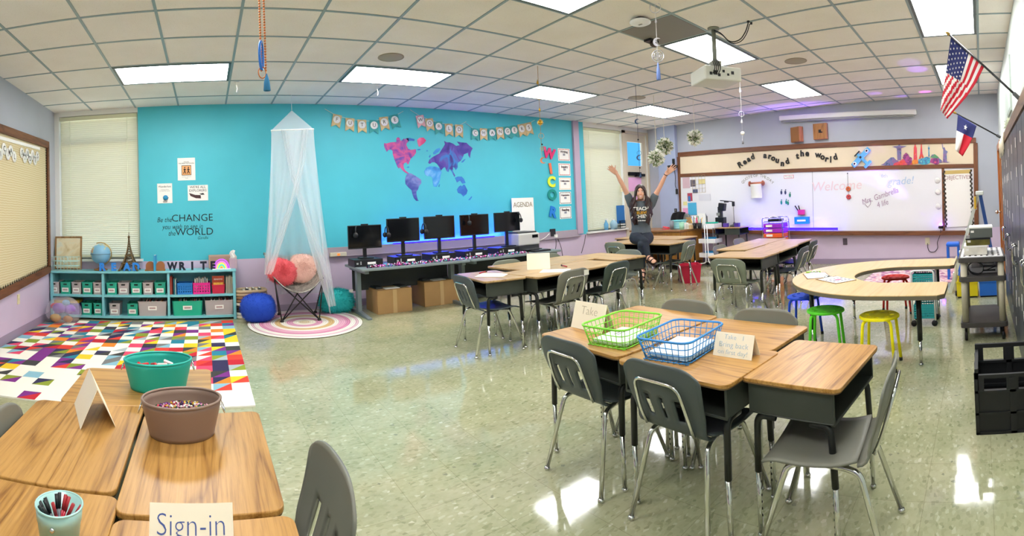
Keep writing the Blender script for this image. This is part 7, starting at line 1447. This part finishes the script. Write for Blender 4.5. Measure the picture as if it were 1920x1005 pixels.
def mobile(name, label, px, D_, ytop, items, cord=m_gold):
    a = Dp(px, ytop, D_); a.z = HC; t = hang(name, label, a); Z = lambda y: Dp(px, y, D_).z-HC; b = MB(); b.tube([(0, 0, 0), (0, 0, Z(items[-1][1]))], .0025, 5); b.build('cord', cord, t)
    for kind, y, r, m, dx in items:
        c = Vector((dx*D_/925, 0, Z(y))); r = r*D_/925; b = MB()
        rt = Matrix.Translation(c) @ Matrix.Rotation(-math.atan2(a.x, a.y), 4, 'Z') @ Matrix.Rotation(PI/2, 4, 'X')
        if kind == 'ring': b.tube([(r*math.cos(2*PI*k/24), r*math.sin(2*PI*k/24), 0) for k in range(24)], r*.1, 6, closed=True); b.mtx(rt)
        if kind == 'ball': b.sphere(c, r, 12)
        if kind == 'drop': b.lathe([(0, r*1.6), (r*.35, r*.5), (r*.6, -r*.4), (0, -r)], 12, c)
        if kind == 'sun':
            b.lathe([(0, 0), (r*.6, 0), (r*.6, .01), (0, .01)], 20)
            for k in range(14): q = 2*PI*k/14; b.add([(r*.6*math.cos(q-.16), r*.6*math.sin(q-.16), .005), (r*math.cos(q), r*math.sin(q), .005), (r*.6*math.cos(q+.16), r*.6*math.sin(q+.16), .005)], [(0, 1, 2), (2, 1, 0)])
            b.mtx(rt)
        if kind == 'moon':
            P = [(r*math.cos(q), r*math.sin(q)) for q in [R(x) for x in range(50, 311, 13)]]+[(r*.35+r*.75*math.cos(q), r*.75*math.sin(q)) for q in [R(x) for x in range(300, 59, -16)]]; b.prism(P, 0, .008); b.mtx(rt)
        if kind == 'web': 
            b.tube([(r*math.cos(2*PI*k/24), r*math.sin(2*PI*k/24), 0) for k in range(24)], r*.1, 6, closed=True)
            for k in range(10): q = 2*PI*k/10; b.tube([(0, 0, 0), (r*math.cos(q), r*math.sin(q), 0)], r*.05, 5)
            for f in (.35, .65): b.tube([(f*r*math.cos(2*PI*k/10), f*r*math.sin(2*PI*k/10), 0) for k in range(10)], r*.05, 5, closed=True)
            b.mtx(rt)
        if kind == 'tassel':
            for k in range(12): q = 2*PI*k/12; b.tube([c+Vector((0, 0, r*1.6)), c+Vector((r*.25*math.cos(q), r*.25*math.sin(q), 0)), c+Vector((r*.32*math.cos(q), r*.32*math.sin(q), -r*1.6))], r*.1, 5)
        if kind == 'star': 
            P = [((r if k % 2 == 0 else r*.45)*math.cos(2*PI*k/10+PI/2), (r if k % 2 == 0 else r*.45)*math.sin(2*PI*k/10+PI/2)) for k in range(10)]; b.prism(P, 0, .008); b.mtx(rt)
        b.build({'ring': 'ring', 'ball': 'bead', 'drop': 'drop', 'sun': 'sun_charm', 'moon': 'moon_charm', 'web': 'woven_hoop', 'tassel': 'tassel', 'star': 'star_charm'}[kind], m, t)
    return t
mobile('sun_mobile', 'gold sun and moon mobile hanging before the WICOR letters', 1008, 6.0, 125, (('drop', 155, 4, m_gold, -2), ('ring', 182, 5, m_gold, 0), ('drop', 206, 4, m_gold, 0), ('sun', 230, 7, m_gold, 0), ('ring', 255, 5, mat('tan charm', 'C0A070', .5), 1), ('ball', 271, 1.6, black, 2), ('web', 279, 4, mat('pale charm', 'B9C4A8', .5), 2), ('moon', 301, 6, mat('salmon charm', 'D98A60', .5), 3)))
mobile('crystal_mobile', 'crystal ring and dreamcatcher mobile with a blue tassel near the projector', 1228, 4.3, 4, (('ring', 14, 10, m_cry, 0), ('drop', 40, 4, m_cry, 0), ('moon', 79, 8, m_cry, 1), ('web', 105, 11, mat('silver wire', 'C8C8CE', .25, .7), 1), ('tassel', 134, 10, mat('periwinkle thread', '7E96D8', .8), 0)), mat('clear string', 'D8D8DA', .3))
mobile('moon_mobile', 'dark blue moon mobile hanging above the seated woman', 1193.5, 7.2, 200, (('moon', 228, 5, mat('navy charm', '2E4A70', .5), 0), ('ball', 262, 1.6, black, 0), ('ring', 287, 4, mat('teal charm', '2E6A7A', .5), 1), ('moon', 296, 5, mat('navy charm'), 0), ('ball', 315, 1.4, black, 1), ('drop', 330, 4, mat('navy charm'), 2)), mat('dark string', '3A3A48', .6))
mobile('crystal_mobile', 'small clear ring and crystal mobile hanging before the far wall', 1387, 6.6, 150, (('drop', 170, 5, m_cry, -.5), ('ring', 214, 5, mat('clear ring', 'E0DCE6', .15, alpha=.7), 0), ('drop', 228, 4, m_cry, 0), ('ball', 250, 4, mat('frosted crystal', 'E6E2D8', .2), 1), ('tassel', 262, 5, mat('grey thread', '9A9AA4', .8), 0)), mat('clear string'))
for k, (px, y0, y1, lb) in enumerate(((443, 152, 170, 'small white ribbon hook on the ceiling left of the bead chain'), (707, 160, 178, 'small white ribbon hook under the second ceiling light'))):
    a = Zp(px, y0, HC); t = hang('ceiling_hook', lb, a, 'hook'); b = MB(); b.tube([(0, 0, 0), (0, 0, -.05)], .003, 5); b.build('hook', white, t); b = MB(); b.tube([(-.03, 0, -.01), (.03, 0, -.01)], .005, 6); b.tube([(0, 0, -.05), (.01, 0, -.1), (0, 0, -.14)], .006, 6); b.build('ribbon', white, t)
# flower balls
def pom(label, px, py, rpx, D_, seed):
    c = Dp(px, py, D_); r = rpx*D_/925; t = hang('flower_ball', label, c); t['group'] = 'hanging flower balls'; rr = random.Random(seed)
    b = MB(); b.tube([(0, 0, r*.5), (0, 0, HC-c.z)], .004, 5); b.build('cord', cream, t)
    b = MB(); b.sphere((0, 0, 0), r*.55, 12); b.build('core', mat('dark green foam', '5A6A48', .9), t)
    for nm, cnt, m, l0, l1, wf in (('leaves', 150, mat('sage leaf', '8C9C6C', .7), .55, .95, .16), ('petals', 330, mat('white petal', 'F4F3E8', .7), .6, 1.0, .13)):
        b = MB()
        for _ in range(cnt):
            d = Vector((rr.gauss(0, 1), rr.gauss(0, 1), rr.gauss(0, 1))).normalized(); L = r*(l0+(l1-l0)*rr.random()*1.05); w = d.orthogonal().normalized(); w.rotate(Matrix.Rotation(rr.random()*6.28, 3, d)); q = r*wf; n_ = w.cross(d)
            tip = d*L+w*q*rr.uniform(-.6, .6); m0 = d*(L*.72)
            b.add([d*L*.5, m0+w*q+n_*q*.3, tip, m0-w*q+n_*q*.3], [(0, 1, 2), (0, 2, 3)], True)
        b.build(nm, m, t)
pom('upper white flower ball hanging by the exit door', 1246, 274, 20, 8.4, 1); pom('lower white flower ball hanging by the exit door', 1231, 296, 19, 8.0, 2); pom('smaller white flower ball hanging before the whiteboard corner', 1303, 258, 18, 8.3, 3)
# ------------------------------------------------------------------ the seated woman with raised arms
P0 = Dp(1203, 450, 7.9); P0.z = .74
per = thing('person', 'woman in dark tee, jeans and sandals sitting on a desk with both arms raised', 'person', P0, -math.atan2(P0.x, P0.y))
def pl_(px, py, D_, fwd=0.):
    v = Dp(px, py, D_)-P0; v.rotate(Matrix.Rotation(math.atan2(P0.x, P0.y), 3, 'Z')); return v
def limb(b, pts, rads, seg=14):
    b.tube(pts, rads, seg)
    for p, r in zip(pts, rads): b.sphere(p, r*.995, 12)
def remesh(b, name, m, vox, smooth=4, parent=per):
    o = b.build(name, m, parent); q = o.modifiers.new('remesh', 'REMESH'); q.mode = 'VOXEL'; q.voxel_size = vox; q.use_smooth_shade = True
    s = o.modifiers.new('smooth', 'SMOOTH'); s.iterations = smooth; s.factor = .5
    dg = C.evaluated_depsgraph_get(); me = D.meshes.new_from_object(o.evaluated_get(dg)); o.modifiers.clear(); o.data = me; me.materials.clear(); me.materials.append(m)
    for p in me.polygons: p.use_smooth = True
    return o
m_skin = mat('warm skin', 'D9A58A', .5, noise=.03, nscale=15); m_hair = mat('dark brown hair', '2E1A16', .42, noise=.35, nscale=40); m_tee = mat('charcoal heather tee', '5A6268', .9, noise=.06, nscale=60); m_jean = mat('dark navy jeans', '1D2430', .85, noise=.12, nscale=50); m_sand = mat('dark leather straps', '2A1A1A', .5)
hd = pl_(1200.8, 361, 7.86); chin = pl_(1201.3, 372, 7.8); neck = pl_(1201, 378, 7.92); shL, shR = pl_(1184, 381, 7.93), pl_(1221.5, 380, 7.93)
elL, elR = pl_(1168.5, 349, 7.84), pl_(1237, 351, 7.84); wrL, wrR = pl_(1155.8, 325, 7.78), pl_(1249, 326, 7.78)
b = MB()
# head: cranium, jaw, nose, ears
b.sphere(hd+Vector((0, .015, .02)), .092, 20, (.84, 1.0, 1.08)); b.sphere(hd+Vector((0, -.02, -.045)), .072, 18, (.84, .85, 1.02)); b.sphere(chin+Vector((0, .0, .012)), .034, 12, (1, .8, .8))
b.tube([hd+Vector((0, -.076, .012)), hd+Vector((0, -.09, -.02))], [.008, .011], 8); b.sphere(hd+Vector((0, -.09, -.024)), .0125, 8)
for s in (-1, 1): b.sphere(hd+Vector((s*.077, .012, -.01)), .02, 8, (.4, .8, 1.2)); b.sphere(hd+Vector((s*.034, -.062, -.028)), .026, 8)
limb(b, [hd+Vector((0, .02, -.05)), neck], [.048, .052])
# trunk and limbs: one continuous body
hipL, hipR = Vector((-.09, .02, .1)), Vector((.09, .02, .1)); waist = Vector((0, .03, .26)); chest = Vector((0, .02, .48))
limb(b, [neck, chest, waist, Vector((0, .03, .12))], [.06, .115, .105, .125])
limb(b, [neck+Vector((0, 0, -.03)), shL], [.06, .055]); limb(b, [neck+Vector((0, 0, -.03)), shR], [.06, .055])
for sh_, el, wr in ((shL, elL, wrL), (shR, elR, wrR)): limb(b, [sh_, sh_.lerp(el, .5), el, el.lerp(wr, .4), wr], [.05, .043, .036, .036, .025])
# hands: palm, four fingers of different length, thumb
def hand(wr, tip, thumb, spread_axis, side):
    d = (tip-wr).normalized(); L = (tip-wr).length; w = (Vector(spread_axis)-d*d.dot(Vector(spread_axis))).normalized(); n_ = d.cross(w)
    pc = wr+d*L*.28
    for k in range(4): b.tube([wr+w*(.014*(k-1.5)), wr+d*L*.5+w*(.021*(k-1.5))], [.016, .015], 8); b.sphere(wr+d*L*.5+w*(.021*(k-1.5)), .0145, 8)
    b.sphere(pc, .03, 10, (1, .7, 1))
    for k, f in enumerate((.40, .47, .45, .36)):
        q = (k-1.5); base = wr+d*L*.5+w*.021*q; dd = (d+w*q*.13).normalized(); curl = -n_*side*.012
        p1 = base+dd*L*f*.5; p2 = p1+dd*L*f*.32+curl*.6; p3 = p2+dd*L*f*.25+curl
        b.tube([base, p1, p2, p3], [.0105, .0095, .009, .0075], 8); b.sphere(p3, .0075, 8)
    tb = wr+d*L*.15; td = (Vector(thumb)-tb); b.tube([tb, tb+td*.5+d*.008, tb+td], [.014, .012, .009], 8); b.sphere(tb+td, .009, 8)
hand(wrL, pl_(1140.5, 311, 7.74), pl_(1153.8, 310.5, 7.72), (1, 0, .9), 1); hand(wrR, pl_(1266.5, 310.5, 7.74), pl_(1251.5, 313, 7.7), (.9, 0, -1), -1)
# legs (crossed) and feet
k1 = pl_(1206, 456, 7.47); k2 = pl_(1203, 460, 7.45); a1 = pl_(1215.5, 481, 7.36); a2 = pl_(1205, 505, 7.46); k1.x += .02
hl1, hl2 = Vector((-.1, -.02, .085)), Vector((.1, -.02, .085))
f1 = pl_(1227.5, 492, 7.22); f2 = pl_(1203, 525.5, 7.36)
L1 = [hl1, hl1.lerp(k1, .5)+Vector((0, 0, .02)), k1+Vector((0, 0, .015)), k1.lerp(a1, .35), a1]; L2 = [hl2, hl2.lerp(k2, .5), k2, k2.lerp(a2, .35), a2]
for L_ in (L1, L2): limb(b, L_, [.09, .078, .056, .053, .033])
def foot(a, toe):
    d = (toe-a).normalized(); s = d.cross(Vector((0, 1, 0))).normalized() if abs(d.y) < .9 else Vector((1, 0, 0)); w = Vector((1, 0, 0))-d*d.x; w.normalize()
    heel = a-Vector((0, 0, .03))-d*.02
    limb(b, [a, heel], [.034, .034]); limb(b, [heel, a.lerp(toe, .55), toe-d*.03], [.034, .036, .034])
    for k in range(5): q = k-2; b.tube([toe-d*.045+w*.016*q, toe+w*.017*q-d*.006*abs(q+1)], [.013, .009], 8); b.sphere(toe+w*.017*q-d*.006*abs(q+1), .0095, 8)
    return d, w
fd1 = foot(a1, f1); fd2 = foot(a2, f2)
remesh(b, 'body', m_skin, .0075, 3)
# face
for s in (-1, 1): b = MB(); b.sphere(hd+Vector((s*.034, -.081, .008)), .0125, 10, (1.2, .55, .5)); ey = b.build('eye', white, per); b = MB(); b.sphere(hd+Vector((s*.034, -.0875, .008)), .0068, 8, (1, .4, .85)); b.build('iris', m_hair, ey); b = MB(); b.tube([hd+Vector((s*(.018+.011*k), -.0905+.003*k, .029+.004*math.sin(k*1.1))) for k in range(4)], .0042, 6); b.build('eyebrow', m_hair, per); b = MB(); b.tube([hd+Vector((s*(.02+.0095*k), -.0915+.002*k, .0165+.003*math.sin(k*1.05))) for k in range(4)], .0025, 5); b.build('eyelashes', m_hair, per)
b = MB(); mz = -.061; b.tube([hd+Vector((x, -.0885+2.6*x*x, mz+5.5*x*x)) for x in (-.03, -.02, -.01, 0, .01, .02, .03)], [.003, .0065, .0075, .008, .0075, .0065, .003], 8); b.build('lips', mat('rose lips', 'B55A5A', .4), per)
b = MB(); b.tube([hd+Vector((x, -.0955+2.6*x*x, mz+.001+5.*x*x)) for x in (-.022, -.011, 0, .011, .022)], [.002, .0042, .005, .0042, .002], 8); b.build('teeth', white, per)
# hair: long dark waves, parted in the middle
b = MB(); b.sphere(hd+Vector((0, .03, .03)), .102, 20, (.9, .98, 1.05)); rr = random.Random(6)
for s in (-1, 1):
    for k in range(15):
        f = k/14; x0 = s*(.012+.062*f); st_ = hd+Vector((x0*.75, -.062+.075*f*1.2, .098-.03*f*f))
        pts = [st_, hd+Vector((s*(.066+.02*f), -.05+.09*f, .03)), hd+Vector((s*(.083+.012*f), -.04+.09*f, -.06))]; ln_ = rr.uniform(.36, .47); ph = rr.random()*6
        for q in range(1, 8): u = q/7; pts.append(hd+Vector((s*(.084+.05*math.sin(u*2.6)*(.5+f)-.015*u+.03*f*(1-u)), -.045-.075*math.sin(u*1.6)+.09*f*(1-.4*u), -.06-ln_*u))+Vector((.024*math.sin(u*10+ph), .014*math.cos(u*9+ph), 0)))
        b.tube(pts, [.01, .014, .016]+[.0165-.0012*q for q in range(7)], 7)
remesh(b, 'hair', m_hair, .008, 1)
# tee shirt
b = MB(); tor = [(0, .115, .16), (.06, .125, .168), (.14, .118, .152), (.24, .112, .142), (.34, .116, .15), (.44, .122, .162), (.52, .116, .168), (.58, .1, .155), (.625, .085, .1)]
n_s = 28; vs = []; top_z = neck.z; sc_z = (top_z-.045)/.6
for z, ry, rx in tor:
    for k in range(n_s): a = 2*PI*k/n_s; vs.append((rx*1.06*math.cos(a), .02+ry*1.04*math.sin(a)+.01*(z-.3), .03+z*sc_z))
fs = [(r*n_s+k, r*n_s+(k+1) % n_s, (r+1)*n_s+(k+1) % n_s, (r+1)*n_s+k) for r in range(len(tor)-1) for k in range(n_s)]+[list(range(n_s-1, -1, -1)), [(len(tor)-1)*n_s+k for k in range(n_s)]]
b.add(vs, fs, True)
for sh_, el in ((shL, elL), (shR, elR)): limb(b, [Vector((sh_.x*.45, sh_.y, sh_.z-.06)), Vector((sh_.x*.8, sh_.y, sh_.z-.055)), sh_+Vector((0, 0, -.02)), sh_.lerp(el, .42)], [.085, .08, .07, .062])
remesh(b, 'tee_shirt', m_tee, .009, 4)
yf = -.118
ty = lambda s, px, py, size, m: text(s, size, m, per, Vector((pl_(px, py, 7.78).x, yf-.01, pl_(px, py, 7.79).z)), FACE_Y, ext=.004, bold=.002)
m_gold_p = mat('gold print', 'E0A828', .6)
tee_y = 1202
def tee(s, py, size, m, dy=0.):
    o = text(s, size, m, per, (pl_(tee_y, py, 7.8).x, yf-.012+dy, pl_(tee_y, py, 7.8).z), (R(90), 0, 0), ext=.006, bold=.0015); o.name = 'tee_lettering'
tee('TEACH', 391.5, .075, white, -.012); tee('BELIEVE', 399, .058, m_gold_p, -.004); tee('ACHIEVE', 406, .078, white, .002); tee('to be the change', 413.5, .022, white, .004)
# jeans
b = MB(); limb(b, [Vector((0, .03, .1)), Vector((0, .02, .16))], [.135, .13]); b.sphere((-.09, .03, .1), .105, 14, (1, 1, .95)); b.sphere((.09, .03, .1), .105, 14, (1, 1, .95))
for L_ in (L1, L2): limb(b, L_[:4]+[L_[3].lerp(L_[4], .82)], [.1, .088, .066, .06, .043])
remesh(b, 'jeans', m_jean, .009, 3)
# sandals
for a, toe, (d, w) in ((a1, f1, fd1), (a2, f2, fd2)):
    b = MB(); up = d.cross(w).normalized(); up = up if up.z > 0 or up.y < 0 else -up; heel = a-Vector((0, 0, .03))-d*.02; dn = w.cross(d).normalized(); dn = dn if dn.z < 0 else -dn
    poly3(b, [heel-d*.03-w*.03+dn*.034, heel-d*.03+w*.03+dn*.034, a.lerp(toe, .5)+w*.045+dn*.04, toe+d*.02+w*.04+dn*.03, toe+d*.02-w*.04+dn*.03, a.lerp(toe, .5)-w*.042+dn*.04], dn*.02); sd = b.build('sandal', m_sand, per)
    for f, r_ in ((.72, .044), (.3, .046), (-.02, .04)): b = MB(); c = a.lerp(toe, f)+(Vector((0, 0, -.008)) if f < .2 else Vector((0, 0, -.012))); ax1, ax2 = (w, d.cross(w).normalized()); b.tube([c+ax1*r_*math.cos(2*PI*k/18)+ax2*r_*math.sin(2*PI*k/18) for k in range(18)], .0085, 6, closed=True); b.build('strap', m_sand, sd)
b = MB(); c = elR.lerp(wrR, .93); d = (wrR-elR).normalized(); u = d.orthogonal().normalized(); v = d.cross(u); b.tube([c+u*.029*math.cos(2*PI*k/16)+v*.029*math.sin(2*PI*k/16) for k in range(16)], .006, 6, closed=True); b.build('bracelet', mat('dark bracelet', '2A1416', .4), per)
